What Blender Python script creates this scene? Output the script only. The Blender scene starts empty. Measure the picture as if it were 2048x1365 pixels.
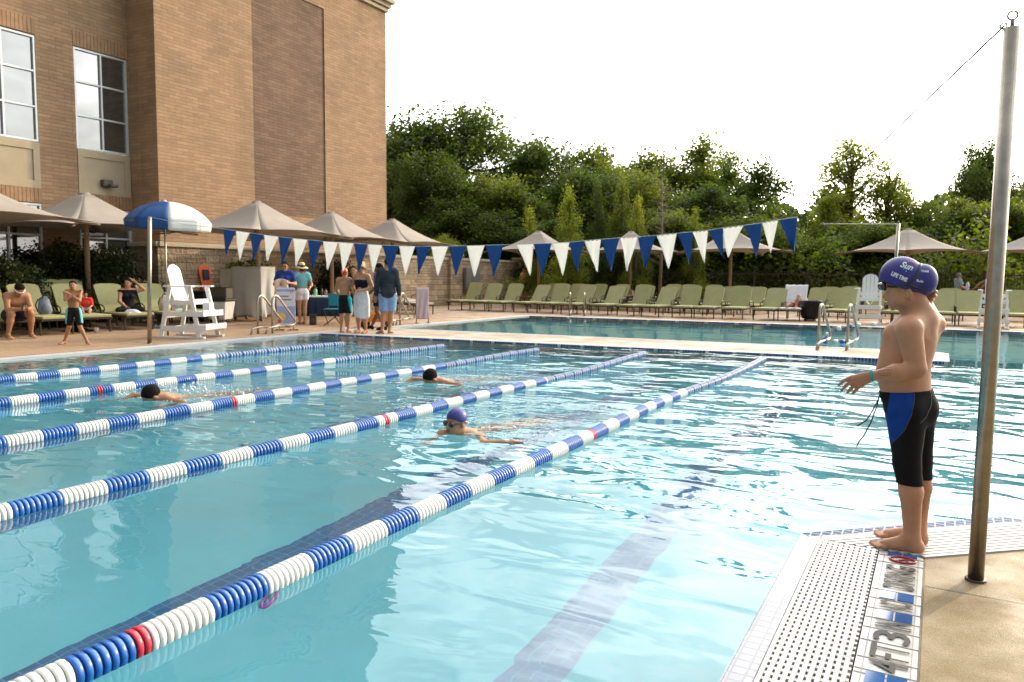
import bpy, bmesh, math, random
import numpy as np
from mathutils import Vector, Matrix
PI = math.pi
scene = bpy.context.scene
COL = scene.collection
rad = math.radians
# ------------------------------------------------------------------ camera
CAM = np.array([0.0, 0.0, 1.32]); FPX = 1514.0
PITCH, ROLL, YAW = rad(4.80), 0.009, rad(29.3)
cfw = np.array([-math.sin(YAW)*math.cos(PITCH), math.cos(YAW)*math.cos(PITCH), -math.sin(PITCH)])
_rt = np.array([math.cos(YAW), math.sin(YAW), 0.0]); _up = np.cross(_rt, cfw)
crt = _rt*math.cos(ROLL)+_up*math.sin(ROLL); cup = -_rt*math.sin(ROLL)+_up*math.cos(ROLL)
cam_d = bpy.data.cameras.new('camera'); cam = bpy.data.objects.new('camera', cam_d); COL.objects.link(cam)
cam_d.sensor_width = 36.0; cam_d.lens = FPX/2048*36.0; cam_d.clip_start = 0.05; cam_d.clip_end = 3000
cam.matrix_world = Matrix(((crt[0], cup[0], -cfw[0], CAM[0]), (crt[1], cup[1], -cfw[1], CAM[1]),
                           (crt[2], cup[2], -cfw[2], CAM[2]), (0, 0, 0, 1)))
scene.camera = cam
cam_d.dof.use_dof = True; cam_d.dof.focus_distance = 4.4; cam_d.dof.aperture_fstop = 5.0
def ray(px, py): return cfw + crt*(px-1024)/FPX - cup*(py-682.5)/FPX
def G(px, py, z=0.0):                 # where the line of sight through a photo pixel meets height z
    d = ray(px, py); return CAM + d*((z-CAM[2])/d[2])
def at(px, py, D): return CAM + ray(px, py)*D
def onX(px, py, X): d = ray(px, py); return CAM + d*(X/d[0])
def onY(px, py, Y): d = ray(px, py); return CAM + d*(Y/d[1])
# ------------------------------------------------------------------ sky and sun
SUN_AZ, SUN_EL = math.atan2(0.384, 0.924), rad(18)
sdir = Vector((math.sin(SUN_AZ)*math.cos(SUN_EL), math.cos(SUN_AZ)*math.cos(SUN_EL), math.sin(SUN_EL)))
sd = bpy.data.lights.new('sun', 'SUN'); sd.energy = 5.0; sd.angle = rad(0.6); sd.color = (1.0, 0.76, 0.48)
sun = bpy.data.objects.new('sun', sd); COL.objects.link(sun)
sun.rotation_euler = (-sdir).to_track_quat('-Z', 'Y').to_euler()
W = bpy.data.worlds.new('World'); scene.world = W; W.use_nodes = True
wt = W.node_tree; wn = wt.nodes; wl = wt.links; wn.clear()
def N(tree, typ, **kw):
    n = tree.nodes.new(typ)
    for k, v in kw.items():
        if k == 'inp':
            for a, b in v.items(): n.inputs[a].default_value = b
        else: setattr(n, k, v)
    return n
sky = N(wt, 'ShaderNodeTexSky', sky_type='NISHITA', sun_disc=False, sun_elevation=SUN_EL, sun_rotation=SUN_AZ, air_density=1.2, dust_density=3.0)
tc = N(wt, 'ShaderNodeTexCoord')
dot = N(wt, 'ShaderNodeVectorMath', operation='DOT_PRODUCT'); dot.inputs[1].default_value = (math.sin(rad(4))*math.cos(rad(22)), math.cos(rad(4))*math.cos(rad(22)), math.sin(rad(22)))
wl.new(tc.outputs['Generated'], dot.inputs[0])
gl = N(wt, 'ShaderNodeMapRange', inp={'From Min': -1.0, 'From Max': 1.0, 'To Min': 0.0, 'To Max': 1.0}); wl.new(dot.outputs['Value'], gl.inputs['Value'])
gp = N(wt, 'ShaderNodeMath', operation='POWER', inp={1: 4.2}); wl.new(gl.outputs[0], gp.inputs[0])
# thin cloud deck, bright on the sun's side
cn = N(wt, 'ShaderNodeTexNoise', inp={'Scale': 4.2, 'Detail': 7.0, 'Roughness': 0.55})
mp = N(wt, 'ShaderNodeMapping', inp={'Scale': (1, 1, 2.6)}); wl.new(tc.outputs['Generated'], mp.inputs[0]); wl.new(mp.outputs[0], cn.inputs['Vector'])
cr = N(wt, 'ShaderNodeMapRange', inp={'From Min': 0.35, 'From Max': 0.65, 'To Min': 0.55, 'To Max': 1.75}); wl.new(cn.outputs[0], cr.inputs['Value'])
SKY_AWAY, SKY_SUN = 4.6, 74.0
am = N(wt, 'ShaderNodeMath', operation='MULTIPLY_ADD', inp={1: SKY_SUN, 2: SKY_AWAY}); wl.new(gp.outputs[0], am.inputs[0])
cm = N(wt, 'ShaderNodeMath', operation='MULTIPLY'); wl.new(am.outputs[0], cm.inputs[0]); wl.new(cr.outputs[0], cm.inputs[1])
tint = N(wt, 'ShaderNodeMixRGB', inp={'Color1': (0.94, 0.975, 1.0, 1), 'Color2': (1.0, 0.965, 0.90, 1)}); wl.new(gp.outputs[0], tint.inputs[0])
sc_ = N(wt, 'ShaderNodeVectorMath', operation='SCALE'); wl.new(tint.outputs[0], sc_.inputs[0]); wl.new(cm.outputs[0], sc_.inputs['Scale'])
add = N(wt, 'ShaderNodeVectorMath', operation='ADD'); wl.new(sky.outputs[0], add.inputs[0]); wl.new(sc_.outputs[0], add.inputs[1])
bg = N(wt, 'ShaderNodeBackground', inp={'Strength': 0.1}); wl.new(add.outputs[0], bg.inputs['Color'])
wo = N(wt, 'ShaderNodeOutputWorld'); wl.new(bg.outputs[0], wo.inputs['Surface'])
vs = scene.view_settings; vs.view_transform = 'Standard'; vs.look = 'None'; vs.gamma = 1.0; vs.exposure = -0.62
cy = scene.cycles; cy.use_denoising = True; cy.max_bounces = 8; cy.diffuse_bounces = 3; cy.glossy_bounces = 4
cy.transmission_bounces = 6; cy.transparent_max_bounces = 16; cy.caustics_reflective = False; cy.caustics_refractive = True
cy.sample_clamp_indirect = 6.0; cy.blur_glossy = 0.5
# ------------------------------------------------------------------ helpers
def prop(o, label=None, cat=None, group=None, kind=None):
    if label: o['label'] = label
    if cat: o['category'] = cat
    if group: o['group'] = group
    if kind: o['kind'] = kind
    return o
def empty(name, loc=(0, 0, 0), rz=0, label=None, cat=None, group=None):
    o = bpy.data.objects.new(name, None); COL.objects.link(o); o.location = loc; o.rotation_euler = (0, 0, rz)
    o.empty_display_size = 0.1
    return prop(o, label, cat, group)
def link(name, me, parent=None, mats=None, smooth=None):
    o = bpy.data.objects.new(name, me); COL.objects.link(o)
    if parent: o.parent = parent
    if mats:
        for m in (mats if isinstance(mats, (list, tuple)) else [mats]): me.materials.append(m)
    return o
def copy_tree(o, parent=None):
    c = o.copy(); COL.objects.link(c)
    if parent: c.parent = parent
    for ch in list(o.children): copy_tree(ch, c)
    return c
class MB:                              # collects shapes, builds one mesh object
    def __init__(s): s.v = []; s.f = []; s.m = []; s.sm = []
    def add(s, vs, fs, mi=0, smooth=False):
        b = len(s.v); s.v += [tuple(map(float, v)) for v in vs]; s.f += [tuple(i+b for i in f) for f in fs]
        s.m += [mi]*len(fs); s.sm += [smooth]*len(fs); return s
    def box(s, c, d, mi=0, rz=0, R=None):
        x, y, z = [k/2 for k in d]
        vs = [Vector((i*x, j*y, k*z)) for k in (-1, 1) for j in (-1, 1) for i in (-1, 1)]
        M = R if R is not None else Matrix.Rotation(rz, 3, 'Z')
        vs = [M @ v + Vector(c) for v in vs]
        return s.add(vs, [(0, 2, 3, 1), (4, 5, 7, 6), (0, 1, 5, 4), (2, 6, 7, 3), (0, 4, 6, 2), (1, 3, 7, 5)], mi)
    def bar(s, a, b, w, h, mi=0, up=(0, 0, 1)):     # rectangular bar a->b, width w sideways, h along up
        a, b, up = Vector(a), Vector(b), Vector(up); d = (b-a); L = d.length; d.normalize()
        sx = d.cross(up).normalized(); uz = sx.cross(d)
        R = Matrix((sx, d, uz)).transposed()
        return s.box((a+b)/2, (w, L, h), mi, R=R)
    def tube(s, pts, r, n=10, mi=0, caps=True, closed=False):
        P = [Vector(p) for p in pts]; m = len(P); rr = r if isinstance(r, (list, tuple)) else [r]*m
        vs = []; prev = None
        for i, p in enumerate(P):
            if closed: t = (P[(i+1) % m]-P[i-1]).normalized()
            else: t = (P[min(i+1, m-1)]-P[max(i-1, 0)]).normalized()
            if prev is None:
                a = t.orthogonal().normalized()
            else:
                a = (prev - t*prev.dot(t)); a = a.normalized() if a.length > 1e-6 else t.orthogonal().normalized()
            prev = a; b = t.cross(a)
            vs += [p + (a*math.cos(2*PI*k/n)+b*math.sin(2*PI*k/n))*rr[i] for k in range(n)]
        fs = []
        for i in range(m if closed else m-1):
            j = (i+1) % m
            fs += [(i*n+k, i*n+(k+1) % n, j*n+(k+1) % n, j*n+k) for k in range(n)]
        s.add(vs, fs, mi, True)
        if caps and not closed:
            b = len(s.v)-m*n
            s.f += [tuple(b+k for k in range(n))[::-1], tuple(b+(m-1)*n+k for k in range(n))]; s.m += [mi, mi]; s.sm += [False, False]
        return s
    def lathe(s, prof, c=(0, 0, 0), n=24, mi=0, smooth=True, R=None):     # prof: (radius, z)
        vs = []; 
        for r, z in prof:
            for k in range(n):
                v = Vector((r*math.cos(2*PI*k/n), r*math.sin(2*PI*k/n), z))
                if R is not None: v = R @ v
                vs.append(v+Vector(c))
        m = len(prof)
        fs = [(i*n+k, i*n+(k+1) % n, (i+1)*n+(k+1) % n, (i+1)*n+k) for i in range(m-1) for k in range(n)]
        return s.add(vs, fs, mi, smooth)
    def prism(s, poly, z0, z1, mi=0):           # polygon (x,y) extruded in z
        n = len(poly); vs = [(x, y, z0) for x, y in poly]+[(x, y, z1) for x, y in poly]
        fs = [tuple(range(n))[::-1], tuple(range(n, 2*n))]+[(i, (i+1) % n, n+(i+1) % n, n+i) for i in range(n)]
        return s.add(vs, fs, mi)
    def build(s, name, mats, parent=None, bevel=0.0, seg=2, subsurf=0):
        me = bpy.data.meshes.new(name); me.from_pydata(s.v, [], s.f); me.update()
        me.polygons.foreach_set('material_index', s.m); me.polygons.foreach_set('use_smooth', s.sm)
        bm = bmesh.new(); bm.from_mesh(me); bmesh.ops.recalc_face_normals(bm, faces=bm.faces); bm.to_mesh(me); bm.free()
        o = link(name, me, parent, mats)
        if bevel:
            md = o.modifiers.new('bevel', 'BEVEL'); md.width = bevel; md.segments = seg; md.limit_method = 'ANGLE'; md.angle_limit = rad(35)
            for p in me.polygons: p.use_smooth = True
            md.harden_normals = True
        if subsurf:
            md = o.modifiers.new('sub', 'SUBSURF'); md.levels = subsurf; md.render_levels = subsurf
        return o
def grid_mesh(fn, nu, nv, mb=None, mi=0, smooth=True):
    mb = mb or MB()
    vs = [fn(i/(nu-1), j/(nv-1)) for j in range(nv) for i in range(nu)]
    fs = [(j*nu+i, j*nu+i+1, (j+1)*nu+i+1, (j+1)*nu+i) for j in range(nv-1) for i in range(nu-1)]
    return mb.add(vs, fs, mi, smooth)
# ------------------------------------------------------------------ materials
_mats = {}
def mat(name, col, rough=0.6, metal=0.0, var=0.12, scale=6.0, bump=0.0, bscale=None, spec=0.5, trans=None, coat=0.0, sss=0.0):
    if name in _mats: return _mats[name]
    m = bpy.data.materials.new(name); m.use_nodes = True; t = m.node_tree; t.nodes.clear()
    out = N(t, 'ShaderNodeOutputMaterial'); p = N(t, 'ShaderNodeBsdfPrincipled')
    p.inputs['Roughness'].default_value = rough; p.inputs['Metallic'].default_value = metal
    p.inputs['Specular IOR Level'].default_value = spec; p.inputs['Coat Weight'].default_value = coat
    if sss: p.inputs['Subsurface Weight'].default_value = sss; p.inputs['Subsurface Radius'].default_value = (1, .4, .2); p.inputs['Subsurface Scale'].default_value = .02
    co = N(t, 'ShaderNodeTexCoord'); nz = N(t, 'ShaderNodeTexNoise', inp={'Scale': scale, 'Detail': 5.0, 'Roughness': 0.6}); t.links.new(co.outputs['Object'], nz.inputs['Vector'])
    mr = N(t, 'ShaderNodeMapRange', inp={'From Min': .3, 'From Max': .7, 'To Min': 1-var, 'To Max': 1+var}); t.links.new(nz.outputs[0], mr.inputs[0])
    mx = N(t, 'ShaderNodeVectorMath', operation='SCALE'); mx.inputs[0].default_value = col[:3]; t.links.new(mr.outputs[0], mx.inputs['Scale'])
    t.links.new(mx.outputs[0], p.inputs['Base Color'])
    if bump:
        n2 = N(t, 'ShaderNodeTexNoise', inp={'Scale': bscale or scale*6, 'Detail': 4.0}); t.links.new(co.outputs['Object'], n2.inputs['Vector'])
        b = N(t, 'ShaderNodeBump', inp={'Strength': 1.0, 'Distance': bump}); t.links.new(n2.outputs[0], b.inputs['Height']); t.links.new(b.outputs[0], p.inputs['Normal'])
    sh = p.outputs[0]
    if trans:
        tr = N(t, 'ShaderNodeBsdfTranslucent', inp={'Color': (*trans[:3], 1)}); ms = N(t, 'ShaderNodeMixShader', inp={0: trans[3]})
        t.links.new(sh, ms.inputs[1]); t.links.new(tr.outputs[0], ms.inputs[2]); sh = ms.outputs[0]
    t.links.new(sh, out.inputs['Surface']); m['p'] = 1
    _mats[name] = m; return m
def uv_vec(t, swz=True):          # wall coordinates: u = x + y, v = z
    co = N(t, 'ShaderNodeTexCoord'); sp = N(t, 'ShaderNodeSeparateXYZ'); t.links.new(co.outputs['Object'], sp.inputs[0])
    ad = N(t, 'ShaderNodeMath', operation='ADD'); t.links.new(sp.outputs[0], ad.inputs[0]); t.links.new(sp.outputs[1], ad.inputs[1])
    cb = N(t, 'ShaderNodeCombineXYZ'); t.links.new(ad.outputs[0], cb.inputs[0]); t.links.new(sp.outputs[2], cb.inputs[1]); return co, cb
def brick_mat(name, c1, c2, mortar, bw, bh, ms=.008, bump=.006, offset=.5, squash=1.0, freq=2, rough=.85, var=.2, bias=0.0):
    m = bpy.data.materials.new(name); m.use_nodes = True; t = m.node_tree; p = t.nodes['Principled BSDF']; p.inputs['Roughness'].default_value = rough
    co, cb = uv_vec(t)
    br = N(t, 'ShaderNodeTexBrick', offset=offset, squash=squash, squash_frequency=freq)
    for k, v in {'Color1': c1, 'Color2': c2, 'Mortar': mortar}.items(): br.inputs[k].default_value = (*v, 1)
    br.inputs['Scale'].default_value = 1.0; br.inputs['Mortar Size'].default_value = ms; br.inputs['Brick Width'].default_value = bw
    br.inputs['Row Height'].default_value = bh; br.inputs['Bias'].default_value = bias; br.inputs['Mortar Smooth'].default_value = .2
    t.links.new(cb.outputs[0], br.inputs['Vector'])
    nz = N(t, 'ShaderNodeTexNoise', inp={'Scale': .7, 'Detail': 7.0, 'Roughness': .65}); t.links.new(co.outputs['Object'], nz.inputs['Vector'])
    mr = N(t, 'ShaderNodeMapRange', inp={'From Min': .3, 'From Max': .7, 'To Min': 1-var, 'To Max': 1+var}); t.links.new(nz.outputs[0], mr.inputs[0])
    mx = N(t, 'ShaderNodeVectorMath', operation='SCALE'); t.links.new(br.outputs['Color'], mx.inputs[0]); t.links.new(mr.outputs[0], mx.inputs['Scale'])
    t.links.new(mx.outputs[0], p.inputs['Base Color'])
    n2 = N(t, 'ShaderNodeTexNoise', inp={'Scale': 14.0, 'Detail': 4.0}); t.links.new(co.outputs['Object'], n2.inputs['Vector'])
    sb = N(t, 'ShaderNodeMath', operation='MULTIPLY_ADD', inp={1: -1.0}); t.links.new(br.outputs['Fac'], sb.inputs[0]); t.links.new(n2.outputs[0], sb.inputs[2])
    b = N(t, 'ShaderNodeBump', inp={'Strength': 1.0, 'Distance': bump}); t.links.new(sb.outputs[0], b.inputs['Height']); t.links.new(b.outputs[0], p.inputs['Normal'])
    return m
M_brick = brick_mat('tan_brick', (.37, .232, .130), (.285, .172, .095), (.24, .155, .095), .40, .10)
M_brick_dark = brick_mat('brown_brick', (.205, .122, .075), (.145, .082, .050), (.095, .060, .040), .40, .10)
def ashlar():
    m = brick_mat('ashlar_stone', (.50, .37, .23), (.30, .215, .135), (.20, .15, .10), .52, .24, .010, .05, .37, 1.0, 2, var=.30)
    t = m.node_tree; br = [n for n in t.nodes if n.type == 'TEX_BRICK'][0]; src = br.inputs['Vector'].links[0].from_socket
    b2 = N(t, 'ShaderNodeTexBrick', offset=.43, squash=.6, squash_frequency=3)
    for k, v in {'Color1': (.47, .35, .22, 1), 'Color2': (.27, .19, .12, 1), 'Mortar': (.20, .15, .10, 1), 'Scale': 1.0, 'Mortar Size': .010, 'Brick Width': .34, 'Row Height': .12}.items(): b2.inputs[k].default_value = v
    t.links.new(src, b2.inputs['Vector']); vo = N(t, 'ShaderNodeTexBrick', offset=.5, inp={'Scale': 1.0, 'Mortar Size': 0.0, 'Brick Width': .78, 'Row Height': .24, 'Color1': (0, 0, 0, 1), 'Color2': (1, 1, 1, 1)}); t.links.new(src, vo.inputs['Vector'])
    gt = N(t, 'ShaderNodeMath', operation='GREATER_THAN', inp={1: .5}); t.links.new(vo.outputs[0], gt.inputs[0])
    for out_, in (('Color',), ('Fac',)):
        outs = [l.to_socket for l in br.outputs[out_].links]; mx = N(t, 'ShaderNodeMixRGB'); t.links.new(gt.outputs[0], mx.inputs[0]); t.links.new(br.outputs[out_], mx.inputs[1]); t.links.new(b2.outputs[out_], mx.inputs[2])
        for o_ in outs: t.links.new(mx.outputs[0], o_)
    return m
M_stone = ashlar()
M_stucco = mat('stucco', (.42, .34, .23), .9, var=.08, scale=2, bump=.002, bscale=60)
M_cap = mat('cast_stone', (.46, .38, .27), .85, var=.1, scale=3, bump=.002)
M_alu = mat('window_aluminium', (.62, .64, .64), .4, .3, .05)
M_white = mat('white_plastic', (.80, .80, .78), .45, var=.05, scale=4)
M_steel = mat('brushed_steel', (.36, .32, .26), .34, 1.0, .15, 20)
M_steel2 = mat('pole_steel', (.36, .33, .29), .34, 1.0, .2, 14)
M_canopy = mat('shade_cloth', (.45, .395, .34), .9, var=.08, scale=3, bump=.001, bscale=200, trans=(.42, .36, .30, .30))
M_tanpole = mat('tan_pole', (.32, .21, .13), .5, var=.06)
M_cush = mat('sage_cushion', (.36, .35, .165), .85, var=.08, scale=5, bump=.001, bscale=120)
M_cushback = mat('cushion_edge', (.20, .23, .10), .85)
M_bronze = mat('bronze_frame', (.045, .035, .022), .45, .4)
M_blueflag = mat('blue_vinyl', (.004, .085, .24), .35, var=.1, scale=12, trans=(.01, .16, .48, .35))
M_whiteflag = mat('white_vinyl', (.86, .85, .83), .5, var=.04, scale=12, trans=(.95, .95, .92, .5))
M_rope = mat('white_rope', (.65, .66, .62), .7)
M_floatblue = mat('blue_float', (.006, .11, .42), .3, var=.12, scale=9, coat=.3)
M_floatwhite = mat('white_float', (.78, .78, .74), .32, var=.06, scale=9, coat=.3)
M_floatred = mat('red_float', (.55, .015, .04), .3, var=.1, scale=9, coat=.3)
M_black = mat('black_plastic', (.015, .015, .017), .4)
M_cable = mat('steel_cable', (.22, .22, .22), .5, .8)
def glass_mat(name, col=(.03, .04, .04)):
    m = bpy.data.materials.new(name); m.use_nodes = True; p = m.node_tree.nodes['Principled BSDF']
    p.inputs['Base Color'].default_value = (*col, 1); p.inputs['Roughness'].default_value = .03; p.inputs['Specular IOR Level'].default_value = 1.0
    p.inputs['Coat Weight'].default_value = 1.0; p.inputs['Coat IOR'].default_value = 2.4; p.inputs['Coat Roughness'].default_value = .02
    t = m.node_tree; co = N(t, 'ShaderNodeTexCoord'); nz = N(t, 'ShaderNodeTexNoise', inp={'Scale': .8, 'Detail': 1.0}); t.links.new(co.outputs['Object'], nz.inputs['Vector'])
    b = N(t, 'ShaderNodeBump', inp={'Strength': 1.0, 'Distance': .012}); t.links.new(nz.outputs[0], b.inputs['Height']); t.links.new(b.outputs[0], p.inputs['Coat Normal'])
    return m
M_glass = glass_mat('window_glass')
# ------------------------------------------------------------------ pool outline
XL = -12.3
def y_near(x): return 12.9+.115*(x-XL)        # near pool far edge
def y_top(x): return 15.3+.075*(x-XL)         # far pool near edge
def y_far(x): return 23.1+.06*(x-XL)          # far pool far edge
XTIP = .22
WZ = -.022
# water
def water_mat():
    m = bpy.data.materials.new('pool_water'); m.use_nodes = True; t = m.node_tree; t.nodes.clear()
    out = N(t, 'ShaderNodeOutputMaterial'); g = N(t, 'ShaderNodeBsdfGlass', inp={'IOR': 1.33, 'Roughness': 0.0, 'Color': (.93, .99, 1.0, 1)})
    co = N(t, 'ShaderNodeTexCoord'); sp = N(t, 'ShaderNodeSeparateXYZ'); t.links.new(co.outputs['Object'], sp.inputs[0])
    # chop is strongest around the swimmers, calm in the near corner and in the far pool
    def mr(src, a, b, c, d, smooth=True):
        n = N(t, 'ShaderNodeMapRange', inp={'From Min': a, 'From Max': b, 'To Min': c, 'To Max': d}); n.interpolation_type = 'SMOOTHSTEP'; t.links.new(src, n.inputs[0]); return n.outputs[0]
    def mul(a, b):
        n = N(t, 'ShaderNodeMath', operation='MULTIPLY'); t.links.new(a, n.inputs[0])
        if isinstance(b, (int, float)): n.inputs[1].default_value = b
        else: t.links.new(b, n.inputs[1])
        return n.outputs[0]
    def addn(a, b):
        n = N(t, 'ShaderNodeMath', operation='ADD'); t.links.new(a, n.inputs[0]); t.links.new(b, n.inputs[1]); return n.outputs[0]
    yn = mr(sp.outputs[1], 2.6, 6.0, .12, 1.0); yf = mr(sp.outputs[1], 13.6, 15.2, 1.0, .10)
    xl = mr(sp.outputs[0], -9.5, -4.0, .5, 1.0)
    amp = mul(mul(yn, yf), xl)
    def near(cx, cy, r):
        v = N(t, 'ShaderNodeVectorMath', operation='DISTANCE'); v.inputs[1].default_value = (cx, cy, WZ); t.links.new(co.outputs['Object'], v.inputs[0]); return mr(v.outputs['Value'], r*.2, r, 1.0, 0.0)
    swm = addn(addn(near(-3.7, 6.6, 1.9), near(-5.6, 8.8, 1.9)), near(-7.9, 6.3, 1.9))
    def noise(scale, detail, stretch, seed, dist=.4):
        mpn = N(t, 'ShaderNodeMapping', inp={'Scale': stretch, 'Location': (seed, seed*2, 0), 'Rotation': (0, 0, .35)}); t.links.new(co.outputs['Object'], mpn.inputs[0])
        n = N(t, 'ShaderNodeTexNoise', inp={'Scale': scale, 'Detail': detail, 'Roughness': .45, 'Distortion': dist}); t.links.new(mpn.outputs[0], n.inputs['Vector']); return n.outputs[0]
    mask = mr(noise(.35, 1, (1, 1, 1), 7), .38, .62, .35, 1.3)
    h = mul(noise(.75, 1.5, (.8, 1.2, 1), 1), .15)
    h = addn(h, mul(noise(2.4, 1.5, (.7, 1.3, 1), 3, .8), .050))
    h = addn(h, mul(mul(noise(7.5, 2, (.8, 1.2, 1), 5, .6), .0045), mask))
    h = addn(h, mul(mul(noise(22.0, 1, (1, 1, 1), 9), .0003), mask))
    h = mul(h, amp)
    h = addn(h, mul(mul(noise(9.0, 3, (1, 1, 1), 11, 1.2), .020), swm))
    b = N(t, 'ShaderNodeBump', inp={'Strength': 1.0, 'Distance': 1.0}); t.links.new(h, b.inputs['Height'])
    t.links.new(b.outputs[0], g.inputs['Normal']); t.links.new(g.outputs[0], out.inputs['Surface']); return m
M_water = water_mat()
mb = MB(); mb.add([(XL-.3, -9, WZ), (14, -9, WZ), (14, y_far(14)+.2, WZ), (XL-.3, y_far(XL)+.1, WZ)], [(0, 1, 2, 3)])
o = mb.build('water', M_water)
if o.data.polygons[0].normal.z < 0: o.data.flip_normals()
prop(o, 'clear pale blue pool water reflecting the bright sky', kind='structure')
M_plaster = mat('pool_plaster', (.115, .41, .50), .8, var=.10, scale=.5)
M_deepband = None
def tile_mat(name, c, grout, size, rough=.25, rot=False, ms=.004, spec=.5):
    m = bpy.data.materials.new(name); m.use_nodes = True; t = m.node_tree; p = t.nodes['Principled BSDF']; p.inputs['Roughness'].default_value = rough; p.inputs['Specular IOR Level'].default_value = spec
    co = N(t, 'ShaderNodeTexCoord'); br = N(t, 'ShaderNodeTexBrick', offset=0.0)
    v = co.outputs['Object']
    if rot:
        _, cb = uv_vec(t); v = cb.outputs[0]
    t.links.new(v, br.inputs['Vector'])
    br.inputs['Color1'].default_value = (*c, 1); br.inputs['Color2'].default_value = (*[k*.8 for k in c], 1); br.inputs['Mortar'].default_value = (*grout, 1)
    br.inputs['Scale'].default_value = 1; br.inputs['Brick Width'].default_value = size; br.inputs['Row Height'].default_value = size; br.inputs['Mortar Size'].default_value = ms
    t.links.new(br.outputs[0], p.inputs['Base Color'])
    b = N(t, 'ShaderNodeBump', inp={'Strength': .6, 'Distance': .002}); b.invert = True; t.links.new(br.outputs['Fac'], b.inputs['Height']); t.links.new(b.outputs[0], p.inputs['Normal'])
    return m
M_bluetile = tile_mat('blue_tile', (.02, .085, .24), (.45, .5, .52), .055)
M_bluetile_v = tile_mat('blue_tile_wall', (.02, .085, .24), (.45, .5, .52), .055, rot=True)
M_whitetile = tile_mat('white_tile', (.54, .505, .465), (.34, .31, .28), .155, .65, spec=.25)
M_lanetile = tile_mat('lane_line_tile', (.035, .13, .28), (.07, .22, .36), .075)
FZ = -1.30
mb = MB(); mb.add([(XL-.3, -9, FZ), (14, -9, FZ), (14, 25.4, FZ), (XL-.3, 25.4, FZ)], [(0, 1, 2, 3)])
mb.add([(XL-.01, -9, FZ), (XL-.01, 25, FZ), (XL-.01, 25, -.06), (XL-.01, -9, -.06)], [(0, 1, 2, 3)])
o = mb.build('pool_floor', M_plaster); prop(o, 'pale blue plaster pool floor', kind='structure')
mb = MB()
for i, x in enumerate((-11.2, -9.25, -7.35, -5.5, -3.58, -1.65)):
    mb.add([(x-.14, -9, FZ+.004), (x+.14, -9, FZ+.004), (x+.14, 11.2, FZ+.004), (x-.14, 11.2, FZ+.004)], [(0, 1, 2, 3)])
o = mb.build('lane_lines', M_lanetile); prop(o, 'dark blue tiled lane lines on the pool floor', kind='structure')
# ------------------------------------------------------------------ decks
def deck_mat(name, c1, c2, joint, jx, jy, rot=0.0, fine=90., streak=1.0):
    m = bpy.data.materials.new(name); m.use_nodes = True; t = m.node_tree; p = t.nodes['Principled BSDF']; p.inputs['Roughness'].default_value = .75
    p.inputs['Specular IOR Level'].default_value = .35
    co = N(t, 'ShaderNodeTexCoord'); mpn = N(t, 'ShaderNodeMapping', inp={'Rotation': (0, 0, rot)}); t.links.new(co.outputs['Object'], mpn.inputs[0])
    n1 = N(t, 'ShaderNodeTexNoise', inp={'Scale': 1.1, 'Detail': 8.0, 'Roughness': .62}); t.links.new(mpn.outputs[0], n1.inputs['Vector'])
    n2 = N(t, 'ShaderNodeTexNoise', inp={'Scale': fine, 'Detail': 3.0, 'Roughness': .7}); t.links.new(mpn.outputs[0], n2.inputs['Vector'])
    n3 = N(t, 'ShaderNodeTexNoise', inp={'Scale': 9.0, 'Detail': 6.0, 'Roughness': .7}); t.links.new(mpn.outputs[0], n3.inputs['Vector'])
    a = N(t, 'ShaderNodeMapRange', inp={'From Min': .35, 'From Max': .65}); t.links.new(n1.outputs[0], a.inputs[0])
    mx = N(t, 'ShaderNodeMixRGB', inp={'Color1': (*c1, 1), 'Color2': (*c2, 1)}); t.links.new(a.outputs[0], mx.inputs[0])
    s = N(t, 'ShaderNodeMapRange', inp={'From Min': .3, 'From Max': .7, 'To Min': .72, 'To Max': 1.25}); t.links.new(n2.outputs[0], s.inputs[0])
    s3 = N(t, 'ShaderNodeMapRange', inp={'From Min': .3, 'From Max': .7, 'To Min': .88, 'To Max': 1.1}); t.links.new(n3.outputs[0], s3.inputs[0])
    ml = N(t, 'ShaderNodeMath', operation='MULTIPLY'); t.links.new(s.outputs[0], ml.inputs[0]); t.links.new(s3.outputs[0], ml.inputs[1])
    sc2 = N(t, 'ShaderNodeVectorMath', operation='SCALE'); t.links.new(mx.outputs[0], sc2.inputs[0]); t.links.new(ml.outputs[0], sc2.inputs['Scale'])
    rg = N(t, 'ShaderNodeMapRange', inp={'From Min': .42, 'From Max': .58, 'To Min': .42, 'To Max': .85}); t.links.new(n1.outputs[0], rg.inputs[0]); t.links.new(rg.outputs[0], p.inputs['Roughness'])
    br = N(t, 'ShaderNodeTexBrick', offset=0.0, inp={'Scale': 1.0, 'Mortar Size': .009, 'Brick Width': jx, 'Row Height': jy}); t.links.new(mpn.outputs[0], br.inputs['Vector'])
    m2 = N(t, 'ShaderNodeMixRGB', inp={'Color2': (*joint, 1)}); t.links.new(br.outputs['Fac'], m2.inputs[0]); t.links.new(sc2.outputs[0], m2.inputs[1])
    t.links.new(m2.outputs[0], p.inputs['Base Color'])
    sb = N(t, 'ShaderNodeMath', operation='MULTIPLY_ADD', inp={1: -3.0}); t.links.new(br.outputs['Fac'], sb.inputs[0]); t.links.new(n2.outputs[0], sb.inputs[2])
    b = N(t, 'ShaderNodeBump', inp={'Strength': 1.0, 'Distance': .0035}); t.links.new(sb.outputs[0], b.inputs['Height']); t.links.new(b.outputs[0], p.inputs['Normal'])
    return m
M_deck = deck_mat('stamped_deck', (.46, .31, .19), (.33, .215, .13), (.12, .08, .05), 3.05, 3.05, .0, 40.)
M_deck_near = deck_mat('exposed_deck', (.27, .20, .105), (.20, .145, .072), (.10, .08, .05), 5.0, 1.22, 0.0, 150.)
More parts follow.
